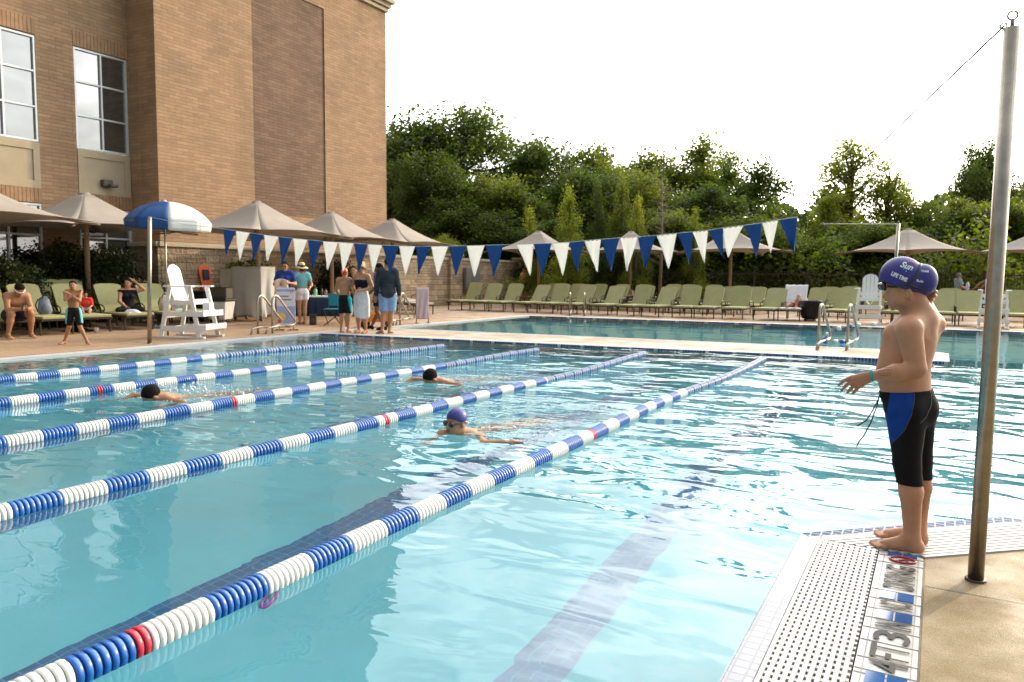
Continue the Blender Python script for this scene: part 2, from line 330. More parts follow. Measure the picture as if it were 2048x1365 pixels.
M_strip = deck_mat('strip_deck', (.47, .40, .31), (.36, .29, .20), (.3, .24, .17), 1.0, 5.0, .1, 50.)
ED = .38      # tiled margin width
def sheet(name, poly, z0, z1, m, label, kind='structure'):
    o = MB().prism(poly, z0, z1).build(name, m); prop(o, label, kind=kind); return o
sheet('deck', [(-60, -9), (XL-ED, -9), (XL-ED, y_far(XL)+ED), (16, y_far(16)+ED), (16, 60), (-60, 60)], -1.4, 0, M_deck, 'tan stamped concrete deck beside and beyond the pools')
sheet('pool_edge', [(XL-ED, -9), (XL, -9), (XL, y_far(XL)), (14, y_far(14)), (16, y_far(16)+ED), (XL-ED, y_far(XL)+ED)], -1.4, .004, M_whitetile, 'white tiled margin of the pools')
sheet('pool_divider', [(XL, y_near(XL)+ED), (XTIP-.3, y_near(XTIP)+ED), (XTIP-.3, y_top(XTIP)-.2), (XL, y_top(XL)-.2)], -1.4, .002, M_strip, 'pale concrete strip between the two pools')
mb = MB(); mb.prism([(XL, y_near(XL)), (XTIP, y_near(XTIP)), (XTIP, y_near(XTIP)+ED), (XL, y_near(XL)+ED)], -1.4, .006)
mb.prism([(XL, y_top(XL)-.2), (XTIP-.3, y_top(XTIP)-.2), (XTIP-.3, y_top(XTIP)), (XL, y_top(XL))], -1.4, .006)
mb.prism([(XTIP-.3, y_near(XTIP)+ED), (XTIP, y_near(XTIP)+ED), (XTIP, y_top(XTIP)-.3), (XTIP-.3, y_top(XTIP))], -1.4, .006)
o = mb.build('divider_edge', M_whitetile); prop(o, 'white tiled margin of the strip between the pools', kind='structure')
# thin blue tile lines where tile meets the water
mb = MB()
def tl(a, b, w, z=.006, side=1):
    a = Vector((*a, 0)); b = Vector((*b, 0)); d = (b-a).normalized(); n = Vector((-d.y, d.x, 0))*w*side
    mb.prism([(a.x, a.y), (b.x, b.y), (b.x+n.x, b.y+n.y), (a.x+n.x, a.y+n.y)][::side], -.2, z)
tl((XL+.004, -9), (XL+.004, y_near(XL)), .03, side=-1)
tl((XL, y_near(XL)-.004), (XTIP, y_near(XTIP)-.004), .03, side=-1)
tl((XL, y_top(XL)+.004), (XTIP-.3, y_top(XTIP)+.004), .03, side=1)
tl((XL+.004, y_top(XL)), (XL+.004, y_far(XL)), .03, side=-1)
tl((XL, y_far(XL)-.004), (14, y_far(14)-.004), .03, side=-1)
tl((XL-ED-.004, -9), (XL-ED-.004, y_near(XL)), .03, side=1, z=.0075)
o = mb.build('waterline_tiles', M_bluetile); prop(o, 'narrow blue tiles along the waterline', kind='structure')
# ground beyond
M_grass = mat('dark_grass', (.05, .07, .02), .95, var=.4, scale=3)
sheet('ground', [(-900, -300), (900, -300), (900, 1500), (-900, 1500)], -1.7, -1.45, M_grass, 'dark ground under the trees')
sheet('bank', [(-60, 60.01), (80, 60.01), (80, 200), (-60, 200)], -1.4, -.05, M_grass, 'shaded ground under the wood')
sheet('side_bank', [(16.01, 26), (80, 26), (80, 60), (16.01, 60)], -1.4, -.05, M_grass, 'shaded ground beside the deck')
# ------------------------------------------------------------------ near corner: gutter grating, depth tiles, deck
C1 = (-.56, 4.11); C2 = (.38, 4.98); C3 = (2.5, 5.02)       # outer (water) edge corners
I1 = (-.005, 4.03); I2 = (.44, 4.50); I3 = (2.5, 4.54)      # deck side corners
sheet('near_deck', [(0, -9), (14, -9), (14, 4.5), I3, I2, I1, (0, 4.02)], -1.4, 0, M_deck_near, 'sandy concrete deck in the near corner')
M_pearl = tile_mat('nosing_tile', (.24, .255, .30), (.14, .15, .20), .05, .3)
mb = MB(); mb.prism([(-.56, -9), (-.47, -9), (-.47, 4.06), C1], -1.4, .003)
o = mb.build('pool_nosing', M_pearl); prop(o, 'glossy white nosing tiles along the near pool edge', kind='structure')
mb = MB()
def off(a, b, w):
    a = Vector(a); b = Vector(b); d = (b-a).normalized(); n = Vector((d.y, -d.x)); return (a+n*w), (b+n*w)
mb.prism([(-.565, -9), (-.56, -9), (-.56, 4.1), (-.565, 4.11)], -.3, .0045)
a2, b2 = off(C1, C2, .055); a3, b3 = off(C2, C3, .055)
mb.prism([C1, (a2.x, a2.y), (b2.x+.01, b2.y-.015), C2][::-1], -1.4, .004)
mb.prism([C2, (b2.x+.01, b2.y-.015), (b3.x, b3.y), C3][::-1], -1.4, .004)
o = mb.build('corner_waterline_tiles', tile_mat('corner_tile', (.012, .05, .19), (.40, .44, .46), .047, .6, spec=.2)); prop(o, 'blue waterline tiles round the near corner', kind='structure')
mb = MB()
a4, b4 = off(C1, C2, .11); a5, b5 = off(C2, C3, .11)
mb.prism([(a2.x, a2.y), (a4.x, a4.y), (b4.x+.02, b4.y-.03), (b2.x+.01, b2.y-.015)], -1.4, .003)
mb.prism([(b2.x+.01, b2.y-.015), (b4.x+.02, b4.y-.03), (b5.x, b5.y), (b3.x, b3.y)], -1.4, .003)
mb.prism([(-.545, 4.10), (-.47, 3.98), (-.36, 4.05), (-.43, 4.20)], -.2, .0034)
o = mb.build('corner_margin', M_whitetile); prop(o, 'white margin tiles round the near corner', kind='structure')
# gutter channel floor; near-black colour stands in for shade below the slots
sheet('gutter', [(-.47, -9), (-.19, -9), (-.005, 4.03), (.44, 4.5), (2.5, 4.54), (2.5, 4.9), (.40, 4.86), (-.40, 4.06), (-.46, 4.02)], -.3, -.12, mat('gutter_shade', (.03, .027, .024), .7), 'gutter under the white grating, its shade painted in as dark colour')
# grating with real holes: planks running along Y, slots between them
M_grate = mat('grate_plastic', (.47, .455, .435), .4, var=.07, scale=3)
def grate():
    mb = MB(); x0, x1, y0, y1 = -.465, -.195, 1.2, 4.03
    t = empty('gutter_grating', (0, 0, 0), 0, 'white plastic grating with rows of dark square slots along the near pool edge', 'gutter grating')
    nc = 11; pw = (x1-x0)/nc; hw = .009; ph = .042
    rng = random.Random(4)
    def top(x): return y1 - 0.0
    for c in range(nc):
        a = x0+c*pw; b = a+pw-hw
        yy = y0
        while yy < y1:                                 # plank tiles with fine joints and slight tone steps
            ye = min(yy+.40, y1); mb.box(((a+b)/2, (yy+ye)/2, .0), (b-a, ye-yy-.0015, .02), rng.choice((0, 0, 1))); yy = ye
        y = y0
        while y < y1-.01:
            mb.box((b+hw/2, y+.009, -.002), (hw, .019, .016)); y += ph
    o = mb.build('grating_panel', [M_grate, mat('grate_plastic_grey', (.40, .385, .38), .4, var=.07)], t)
    mb = MB()                                            # slats parallel to the diagonal edge
    for k in range(10):
        f0 = .13+.33*k/10; 
        p, q = off(C1, C2, f0); r, s_ = off(C2, C3, f0*1.0)
        d = (Vector(C2)-Vector(C1)).normalized()
        # cut at the joint with the straight grating (line from (-.465,4.03) to (-.0,4.03))
        tcut = max(0.0, (4.045-p.y)/d.y) if p.y < 4.045 else 0.0
        p = p+d*tcut
        jx = .38+f0*.42; jy = 4.98-f0*1.02
        mb.bar((p.x, p.y, .0), (jx, jy, .0), .023, .016); mb.bar((jx, jy, .0), (2.5, 5.0-f0*1.0, .0), .023, .016)
    for k in range(40):
        p, q = off(C1, C2, .12); d = (Vector(C2)-Vector(C1)).normalized(); n = Vector((d.y, -d.x))
        a = p+d*(.03+k*.033); b = a+n*.335
        if b.y < 4.06: continue
        mb.bar((a.x, a.y, -.006), (b.x, b.y, -.006), .006, .01)
    o = mb.build('grating_slats', M_grate, t)
grate()
# depth-marking tiles
sheet('marker_band', [(-.19, -9), (0, -9), (0, 4.02), (-.005, 4.03), (-.05, 4.05), (-.19, 4.05)], -1.4, .001, mat('marker_band', (.50, .49, .46), .35, var=.06), 'white tile band with the depth markings')
# ------------------------------------------------------------------ text helper
def text_mesh(s, size=1.0, shear=0.0, bold=0.0):
    cu = bpy.data.curves.new('txt', 'FONT'); cu.body = s; cu.size = size; cu.shear = shear; cu.offset = bold; cu.align_x = 'CENTER'; cu.align_y = 'CENTER'; cu.resolution_u = 3
    o = bpy.data.objects.new('txt', cu); COL.objects.link(o)
    dg = bpy.context.evaluated_depsgraph_get(); dg.update()
    me = bpy.data.meshes.new_from_object(o.evaluated_get(dg)); bpy.data.objects.remove(o); bpy.data.curves.remove(cu)
    vs = np.array([v.co[:] for v in me.vertices]) if len(me.vertices) else np.zeros((0, 3)); fs = [tuple(p.vertices) for p in me.polygons]; bpy.data.meshes.remove(me)
    return vs, fs
def fit_text(mb, s, fn, w, h, mi=0, bold=0.0):     # stretch text to w x h, place through fn(u,v) -> xyz
    vs, fs = text_mesh(s, 1.0, 0.0, bold)
    if len(vs) == 0: return
    lo, hi = vs.min(0), vs.max(0); c = (lo+hi)/2; e = np.maximum(hi-lo, 1e-6)
    P = [fn((v[0]-c[0])/e[0]*w, (v[1]-c[1])/e[1]*h) for v in vs]
    mb.add(P, fs, mi)
Yp = lambda py: float(G(1800, py)[1])
M_ink = mat('marker_ink', (.018, .016, .014), .5, spec=.25, var=.1)
M_inkred = mat('marker_red', (.42, .02, .02), .25)
t = empty('depth_marker', (0, 0, 0), 0, 'depth markings reading 4 FT 3 IN NO DIVING in white tiles beside the grating', 'depth marker')
for s, p0, p1 in (('4', 1355, 1331), ('FT', 1330, 1296), ('3', 1294, 1269), ('IN', 1266, 1247), ('NO', 1226, 1207), ('DIVING', 1185, 1131)):
    y0, y1 = Yp(p0), Yp(p1); yc = (y0+y1)/2; mb = MB()
    fit_text(mb, s, lambda u, v, yc=yc: (-.088-v, yc+u, .0065), (y1-y0)*.86, .125, bold=.035 if s in ('DIVING', 'NO', 'IN') else .01)
    mb.build('lettering', M_ink, t)
for p0, p1 in ((1400, 1357), (1248, 1228), (1205, 1188), (1115, 1107)):
    y0, y1 = Yp(p0), Yp(p1)
    for a, b in ((-.152, -.092), (-.086, -.026)): mb = MB(); mb.box(((a+b)/2, (y0+y1)/2, .003), (b-a, (y1-y0)*.9, .004)); mb.build('blue_tile', mat('marker_blue', (.03, .10, .27), .12, var=.15), t)
mb = MB(); yc = (Yp(1128)+Yp(1116))/2
mb.tube([(-.085+.055*math.cos(a), yc+.040*math.sin(a), .006) for a in np.linspace(0, 2*PI, 24, endpoint=False)], .005, 5, closed=True)
mb.bar((-.12, yc-.025, .006), (-.05, yc+.025, .006), .008, .003)
mb.build('no_diving_symbol', M_inkred, t)
mb = MB(); mb.bar((-.10, yc-.014, .005), (-.07, yc+.012, .005), .008, .003); mb.box((-.065, yc-.016, .005), (.012, .012, .003)); mb.build('diver_figure', M_ink, t)
# joints between the marker tiles
mb = MB()
for py in (1365, 1356, 1331, 1295, 1268, 1247, 1227, 1206, 1187, 1130, 1116, 1106): mb.box((-.093, Yp(py), .002), (.19, .003, .003))
mb.box((-.165, 1.0, .002), (.003, 6.0, .003)); mb.box((-.018, 1.0, .002), (.003, 6.0, .003))
mb.build('tile_joint', mat('joint_grey', (.3, .28, .26), .8), t)
# ------------------------------------------------------------------ tower building
t = empty('brick_building', (-20, 14.5, 0), 0, 'tall tan brick building with tall windows and a brown brick panel at left', 'building')
def loc(p): return (p[0]+20, p[1]-14.5, p[2])
class LB(MB):
    def build(s, name, mats, parent=None, **k):
        s.v = [loc(v) for v in s.v]; return MB.build(s, name, mats, parent or t, **k)
XT, XW, YC, YE, HT = -20.0, -21.23, 14.47, 24.97, 12.25
# front wall of the tower with a slightly recessed brown panel
PY0, PY1, PZ0, PZ1 = 18.05, 21.42, 3.40, 11.0
mb = LB()
def wallx(x, y0, y1, z0, z1): mb.add([(x, y0, z0), (x, y1, z0), (x, y1, z1), (x, y0, z1)], [(0, 1, 2, 3)])
wallx(XT, YC, PY0, 2.1, HT); wallx(XT, PY1, YE, 2.1, HT); wallx(XT, PY0, PY1, 2.1, PZ0); wallx(XT, PY0, PY1, PZ1, HT)
r = .035
mb.add([(XT, PY0, PZ0), (XT, PY1, PZ0), (XT, PY1, PZ1), (XT, PY0, PZ1), (XT-r, PY0, PZ0), (XT-r, PY1, PZ0), (XT-r, PY1, PZ1), (XT-r, PY0, PZ1)], [(0, 1, 5, 4), (1, 2, 6, 5), (2, 3, 7, 6), (3, 0, 4, 7)])
mb.add([(XT, YC, 2.1), (XT-.72, YC, 2.1), (XT-.72, YC, HT), (XT, YC, HT)], [(0, 1, 2, 3)])           # return towards the windows
mb.add([(XT, YE, 0), (XT-12, YE, 0), (XT-12, YE, HT), (XT, YE, HT)], [(0, 1, 2, 3)])
mb.add([(XT-.72, YC, 2.1), (XT-.72, YC-.03, 2.1), (XT-.72, YC-.03, HT), (XT-.72, YC, HT)], [(0, 1, 2, 3)])
mb.add([(XT-.72, YC-.03, 2.1), (XW, YC-.03, 2.1), (XW, YC-.03, HT), (XT-.72, YC-.03, HT)], [(0, 1, 2, 3)])
# window wall with openings
wins = [(12.83, 14.41), (10.10, 11.80), (7.3, 9.0), (4.5, 6.2)]
def wall_holes(x, y0, y1, z0, z1, holes):
    ys = sorted({y0, y1, *[h[0] for h in holes], *[h[1] for h in holes]}); zs = sorted({z0, z1, *[h[2] for h in holes], *[h[3] for h in holes]})
    for a, b in zip(ys, ys[1:]):
        for c, d in zip(zs, zs[1:]):
            if any(h[0] <= a < h[1] and h[2] <= c < h[3] for h in holes): continue
            wallx(x, a, b, c, d)
holes = [(a, b, 3.58, 7.62) for a, b in wins]+[(a, b, 0.0, 3.2) for a, b in wins]
wall_holes(XW, -14, YC-.03, 0, HT, holes)
for a, b, c, d in holes:
    for s_ in (a, b): mb.add([(XW, s_, c), (XW-.14, s_, c), (XW-.14, s_, d), (XW, s_, d)], [(0, 1, 2, 3)])
    for s_ in (c, d): mb.add([(XW, a, s_), (XW-.14, a, s_), (XW-.14, b, s_), (XW, b, s_)], [(0, 1, 2, 3)])
HU, SB = HT+6.5, .55  # upper block out of view, added for the tower's reflection in the pool
mb.add([(XT-SB, YC-.1, HT), (XT-SB, YE-SB, HT), (XT-SB, YE-SB, HU), (XT-SB, YC-.1, HU)], [(0, 1, 2, 3)]); mb.add([(XT-SB, YE-SB, HT), (XT-12, YE-SB, HT), (XT-12, YE-SB, HU), (XT-SB, YE-SB, HU)], [(0, 1, 2, 3)]); mb.add([(XT-SB, YC-.1, HT), (XT-12, YC-.1, HT), (XT-12, YC-.1, HU), (XT-SB, YC-.1, HU)], [(0, 1, 2, 3)]); mb.add([(XT-SB, YC-.1, HU), (XT-SB, YE-SB, HU), (XT-12, YE-SB, HU), (XT-12, YC-.1, HU)], [(0, 1, 2, 3)])
mb.add([(XT, YC, HT), (XT, YE, HT), (XT-12, YE, HT), (XT-12, -14, HT), (XW, -14, HT), (XW, YC-.03, HT), (XT-.72, YC-.03, HT), (XT-.72, YC, HT)], [tuple(range(8))])
mb.build('wall', M_brick)
mb = LB(); mb.add([(XT-r, PY0, PZ0), (XT-r, PY1, PZ0), (XT-r, PY1, PZ1), (XT-r, PY0, PZ1)], [(0, 1, 2, 3)]); mb.build('brown_brick_panel', M_brick_dark)
mb = LB()        # soldier courses over the windows: bricks on end
M_sold = mat('soldier_brick', (.33, .195, .105), .85, var=.2, scale=5)
for a, b in wins:
    for z in (7.63, 3.21):
        mb = LB(); y = a-.02
        while y < b+.0: mb.box((XW+.004, y+.05, z+.20), (.03, .092, .40)); y += .102
        mb.build('soldier_course', M_sold)
mb = LB()
for a, b in wins:
    mb = LB(); mb.box((XW-.06, (a+b)/2, 4.20), (.10, b-a-.004, 1.22))
    for y in (a+.09, b-.09): mb.box((XW+.0, y, 4.20), (.05, .17, .82))
    for z in (4.71, 3.69): mb.box((XW+.0, (a+b)/2, z), (.05, b-a-.008, .20))
    mb.build('stucco_panel', M_stucco, bevel=.004)
# stone base and cast cap
mb = LB(); mb.box((XT+.0, (YC+YE)/2+.0, 1.07), (.16, YE-YC+.08, 2.14)); mb.box((XT-.58, YC-.02, 1.07), (1.3, .26, 2.14)); mb.build('stone_base', M_stone)
mb = LB(); mb.box((XT+.03, (YC+YE)/2-.02, 2.205), (.24, YE-YC+.22, .13)); mb.box((XT-.60, YC-.05, 2.205), (1.36, .32, .13)); mb.build('base_cap', M_cap, bevel=.01)
mb = LB()
for k, (o_, z, h) in enumerate(((.07, HT-.32, .14), (.13, HT-.16, .18), (.22, HT, .16))):
    mb.box((XT-6+o_, (YC+YE)/2, z+h/2), (12+o_, YE-YC+2*o_, h)); mb.box((XW-5+o_, (YC-14)/2-.2, z+h/2), (10+o_, YC+14-.4, h))
mb.build('cornice', M_cap, bevel=.01)
for k, (a, b) in enumerate(wins):
    for z0, z1, rows, nm in ((4.83, 7.60, (5.75, 6.68), 'tall window'), (0.0, 3.19, (.95, 2.35), 'ground floor window')):
        mb = LB(); x = XW-.05; fw = .055
        for z in (z0+fw/2, z1-fw/2): mb.box((x, (a+b)/2, z), (.08, b-a, fw))
        for y in (a+fw/2, b-fw/2): mb.box((x, y, (z0+z1)/2), (.078, fw, z1-z0-2*fw))
        mb.box((x, (a+b)/2+.0, (z0+z1)/2), (.074, .05, z1-z0-2*fw))
        for z in rows: mb.box((x, (a+b)/2, z), (.07, b-a-2*fw, .05))
        f = mb.build('window', M_alu, bevel=.004)
        mb = LB(); mb.add([(XW-.075, a, z0), (XW-.075, b, z0), (XW-.075, b, z1), (XW-.075, a, z1)], [(0, 1, 2, 3)])
        g = mb.build('pane', M_glass); g.parent = f
# light fitting on the panel under the window
mb = LB(); mb.box((XW+.08, 13.62, 3.93), (.18, .30, .20)); mb.box((XW+.20, 13.72, 3.86), (.24, .24, .09)); 
mb.build('wall_light', mat('dark_bronze', (.09, .085, .07), .5, .3), bevel=.03)
# roof slab of the low part and cornice done; stone screen wall
t = empty('stone_wall', (XT, 30.9, 0), 0, 'long tan stone garden wall with a cast cap beyond the brick building', 'wall')
def P(x, y, z): return (x-XT, y-30.9, z)
mb = MB(); mb.box(P(XT+.0, (YE+36.6)/2+.03, 1.05), (.30, 36.6-YE, 2.10))
for y, h in ((29.75, 2.26), (36.5, 2.26)): mb.box(P(XT+.05, y, h/2), (.5, 1.0, h))
mb.build('stonework', M_stone, t)
mb = MB(); mb.box(P(XT+.0, (YE+36.6)/2+.03, 2.16), (.40, 36.6-YE, .12))
for y, h in ((29.75, 2.28), (36.5, 2.28)): mb.box(P(XT+.05, y, h+.05), (.6, 1.1, .10))
mb.build('cap', M_cap, t, bevel=.01)
o = empty('equipment_cabinet', (XT+.33, 31.0, 0), 0, 'grey metal cabinet with two doors and a small red label fixed to the stone wall', 'cabinet')
mb = MB(); mb.box((0, 0, 1.25), (.16, 1.25, 1.0)); mb.build('body', mat('cabinet_grey', (.17, .17, .16), .5), o, bevel=.01)
mb = MB(); mb.box((.09, -.3, 1.25), (.02, .58, .92)); mb.build('door', mat('cabinet_door', (.21, .21, .20), .45), o, bevel=.004)
mb = MB(); mb.box((.09, .3, 1.25), (.02, .58, .92)); mb.build('door', mat('cabinet_door', (.21, .21, .20), .45), o, bevel=.004)
mb = MB(); mb.box((.105, -.3, .95), (.01, .3, .08)); mb.build('red_label', mat('label_red', (.5, .03, .03), .5), o)
# ------------------------------------------------------------------ shade canopies
def canopy(pos, rz, label, side=3.9, ze=2.47, zp=3.38):
    t = empty('shade_umbrella', (pos[0], pos[1], 0), rz, label, 'umbrella', 'tan fabric shade umbrellas round the pools')
    if 'me' not in canopy.__dict__:
        h = side/2; n = 10; mb = MB(); rr = .13
        def pt(k, u, s):             # k: side index, u across 0..1, s 0 eave..1 peak
            a = PI/2*k
            sag = .16*(1-(2*u-1)**2)                                # eaves scoop inwards and up between corners
            ex, ey = h-sag*(1-s), (2*u-1)*h
            q = (1-s)
            px, py = rr+(ex-rr)*q, (2*u-1)*rr+(ey-(2*u-1)*rr)*q
            z = ze+(zp-ze)*(s**1.75)+.10*(1-(2*u-1)**2)*(1-s)
            return (px*math.cos(a)-py*math.sin(a), px*math.sin(a)+py*math.cos(a), z)
        for k in range(4):
            grid_mesh(lambda u, s, k=k: pt(k, u, s), 9, 11, mb)
        c = mb.build('canopy', M_canopy, t); 
        md = c.modifiers.new('sol', 'SOLIDIFY'); md.thickness = .012
        canopy.me = c.data
        mb = MB(); mb.tube([(0, 0, 0), (0, 0, ze+.2), (0, 0, zp-.05)], [.065, .065, .05], 14); mb.lathe([(.17, 0), (.17, .02), (.07, .03)], n=16)
        for k in range(4):
            a = PI/2*k+PI/4; mb.tube([(max(.03, math.hypot(*pt(k, 1, s)[:2])*.985)*math.cos(a), max(.03, math.hypot(*pt(k, 1, s)[:2])*.985)*math.sin(a), pt(k, 1, s)[2]-.05) for s in (0, .15, .3, .5, .7, .85, .95)], .022, 6)
        p = mb.build('pole', M_tanpole, t); canopy.pm = p.data
        mb = MB(); mb.lathe([(.0, .06), (.10, .05), (.15, .0), (.14, -.03)], (0, 0, zp)); q = mb.build('top_cap', M_canopy, t); canopy.qm = q.data
    else:
        c = link('canopy', canopy.me, t); md = c.modifiers.new('sol', 'SOLIDIFY'); md.thickness = .012
        link('pole', canopy.pm, t); link('top_cap', canopy.qm, t)
    return t
S12 = 1.2
um = [((-88, 440, 13.4*S12), 5, 'leftmost tan shade umbrella, cut by the left edge of the photo'),
      ((172, 452, 15.3*1.3), 8, 'tan shade umbrella over the loungers in front of the tall leafy bushes'),
      ((515, 470, 18.1*S12), 5, 'tan shade umbrella standing behind the sheet-covered rack'),
      ((663, 482, 21*S12), 6, 'tan shade umbrella behind the drinks table'),
      ((785, 490, 23.3*S12), 6, 'tan shade umbrella whose peak stands at the right edge of the brick tower'),
      ((1078, 507, 30*1.15), 3, 'tan shade umbrella just right of the end of the stone wall'),
      ((1261, 507, 29.5*1.15), 22, 'tan shade umbrella in front of the bright young trees'),
      ((1462, 503, 28.5*1.12), 28, 'tan shade umbrella showing behind the right end of the pennants'),
      ((1815, 507, 26.7*1.15), 45, 'tan shade umbrella behind the thin far pole and the boy'),
      ((2085, 507, 26*1.15), 45, 'rightmost tan shade umbrella, half behind the near steel pole')]
UMB = []
for (a, rz, lb) in um:
    p = at(*a); UMB.append(canopy(p, rad(rz), lb))
# ------------------------------------------------------------------ steel poles and pennants
def pole(name, base, top, r, label, flange=True):
    t = empty(name, tuple(base), 0, label, 'pole'); d = Vector(top)-Vector(base)
    mb = MB(); mb.tube([(0, 0, -.05), d*.5, d], r, 24); mb.build('tube', M_steel, t)
    mb = MB(); mb.lathe([(r*1.32, .0), (r*1.32, .006), (r*1.0, .008)], (0, 0, .002), 24); mb.build('deck_sleeve', M_bronze if not flange else M_steel2, t)
    return t, d
b = G(1951, 1161); tp = onY(2024, 56, b[1]); 
t, d = pole('steel_pole', b, (tp[0], tp[1], tp[2]), .032, 'thick brushed steel pole standing in the near deck at right', False)
mb = MB(); mb.tube([d+Vector((0, 0, 0)), d+Vector((0, 0, .035))], .008, 8); mb.tube([d+Vector((0, 0, .05))+Vector((.018*math.cos(a), 0, .018*math.sin(a))) for a in np.linspace(0, 2*PI, 12, endpoint=False)], .004, 6, closed=True)
mb.tube([d+Vector((-.03, 0, .012))+Vector((.012*math.cos(a), 0, .012*math.sin(a))) for a in np.linspace(0, 2*PI, 12, endpoint=False)], .0035, 6, closed=True)
mb.build('eye_bolt', M_cable, t); NEAR_TOP = Vector(b)+d
bl = G(299, 688); tpl = onY(299, 434, bl[1]); pole('steel_pole', bl, tpl, .038, 'slim steel pole beside the white lifeguard chair at left'); LT = Vector(tpl)
bf = G(1783, 648); tpf = onY(1797, 447, bf[1]); pole('steel_pole', bf, tpf, .045, 'thin steel pole beyond the far pool, behind the boy'); FT = Vector(tpf)
# ladder-like second thin pole of the lifeguard umbrella is part of that umbrella
FX = [(445, 459), (472, 463), (500, 467), (527, 471), (557, 475), (585, 478), (615, 481), (645, 484), (676, 486), (707, 488), (736, 490), (765, 492), (798, 493), (831, 494), (862, 494), (897, 494), (933, 493), (970, 492), (1007, 491), (1033, 491), (1067, 489), (1104, 488), (1139, 486), (1169, 483), (1203, 480), (1240, 477), (1275, 475), (1313, 472), (1354, 468), (1385, 465), (1416, 462), (1446, 457), (1488, 452), (1524, 447), (1557, 441), (1596, 435)]
TIP = [(453, 510), (479, 520), (507, 520), (535, 522), (563, 528), (592, 533), (625, 538), (655, 540), (686, 545), (718, 545), (745, 546), (778, 548), (811, 551), (838, 548), (875, 552), (912, 552), (948, 554), (986, 553), (1021, 491), (1060, 552), (1083, 553), (1125, 552), (1155, 546), (1194, 544), (1222, 543), (1254, 543), (1291, 539), (1336, 538), (1378, 531), (1409, 527), (1447, 516), (1456, 516), (1512, 516), (1541, 507), (1588, 505)]
COLS = 'bwbwbwbwwbwbwbwbwbxwbwbwbwbwbwbwbwb'
def FD(x): return np.interp(x, [445, 1596], [12.9, 9.1])
t = empty('pennant_string', (0, 0, 0), 0, 'string of blue and white triangular pennants hanging over the lanes', 'pennant string')
fpts = [Vector(at(x, y-1, FD(x))) for x, y in FX]
mb = MB()
mid = NEAR_TOP.lerp(fpts[-1], .5)-Vector((0, 0, .02))
mb.tube([LT, LT.lerp(fpts[0], .5)-Vector((0, 0, .03)), *fpts], .0045, 5)
mb2 = MB(); mb2.tube([fpts[-1], mid, NEAR_TOP+Vector((-.03, 0, .01))], .0047, 6)
w = fpts[-1].lerp(NEAR_TOP, .905); mb2.tube([w, w+Vector((-.008, 0, -.05)), w+Vector((-.025, 0, -.13))], .0022, 5); mb2.build('end_cable', mat('dark_cable', (.03, .03, .035), .8, spec=.1), t)
mb.build('rope', M_rope, t)
rng = random.Random(3)
for i, c in enumerate(COLS):
    if c == 'x': continue
    a, b2 = fpts[i], fpts[i+1]; a = a.lerp(b2, .03); b2 = b2.lerp(a, .03)
    tip = Vector(at(*TIP[i], FD(TIP[i][0]))); ph = rng.uniform(0, 6); am = rng.uniform(.004, .014)*(1.6 if i > 22 else 1); nr = Vector((-.0, 1, 0)); sk = rng.uniform(-.012, .012); gath = 1.0 if i > 22 else .3
    def pt(u, v):
        w_ = 1-v
        base = a.lerp(b2, .5+(u-.5)*w_); p = base.lerp(tip+(a.lerp(b2, u)-a.lerp(b2, .5))*.04, 0) if v == 0 else None
        topm = a.lerp(b2, .5); axis = topm.lerp(tip, v); side = (b2-a)*(u-.5)*(w_+.03)
        q = axis+side+nr*(math.sin(ph+u*7*1+v*3)*am*(.3+v)+gath*.008*math.sin(u*24+ph)*max(0, 1-v*2.2))
        q.z -= .012*gath*abs(math.sin(u*12+ph))*max(0, 1-v*3); q += (b2-a).normalized()*sk*math.sin(v*PI)
        return q
    mb = grid_mesh(pt, 13, 14)
    if rng: 
        f = mb.build('pennant', M_blueflag if c == 'b' else M_whiteflag, t); f['label'] = ('blue' if c == 'b' else 'white')+' triangular pennant'
        md = f.modifiers.new('sol', 'SOLIDIFY'); md.thickness = .0015
o = MB(); o.tube([FT+Vector((0, 0, -.02)), FT+Vector((-2.2, .6, .08))], .012, 5); o = o.build('guy_wire', M_rope); prop(o, 'pale wire running left from the top of the thin far pole', 'wire')
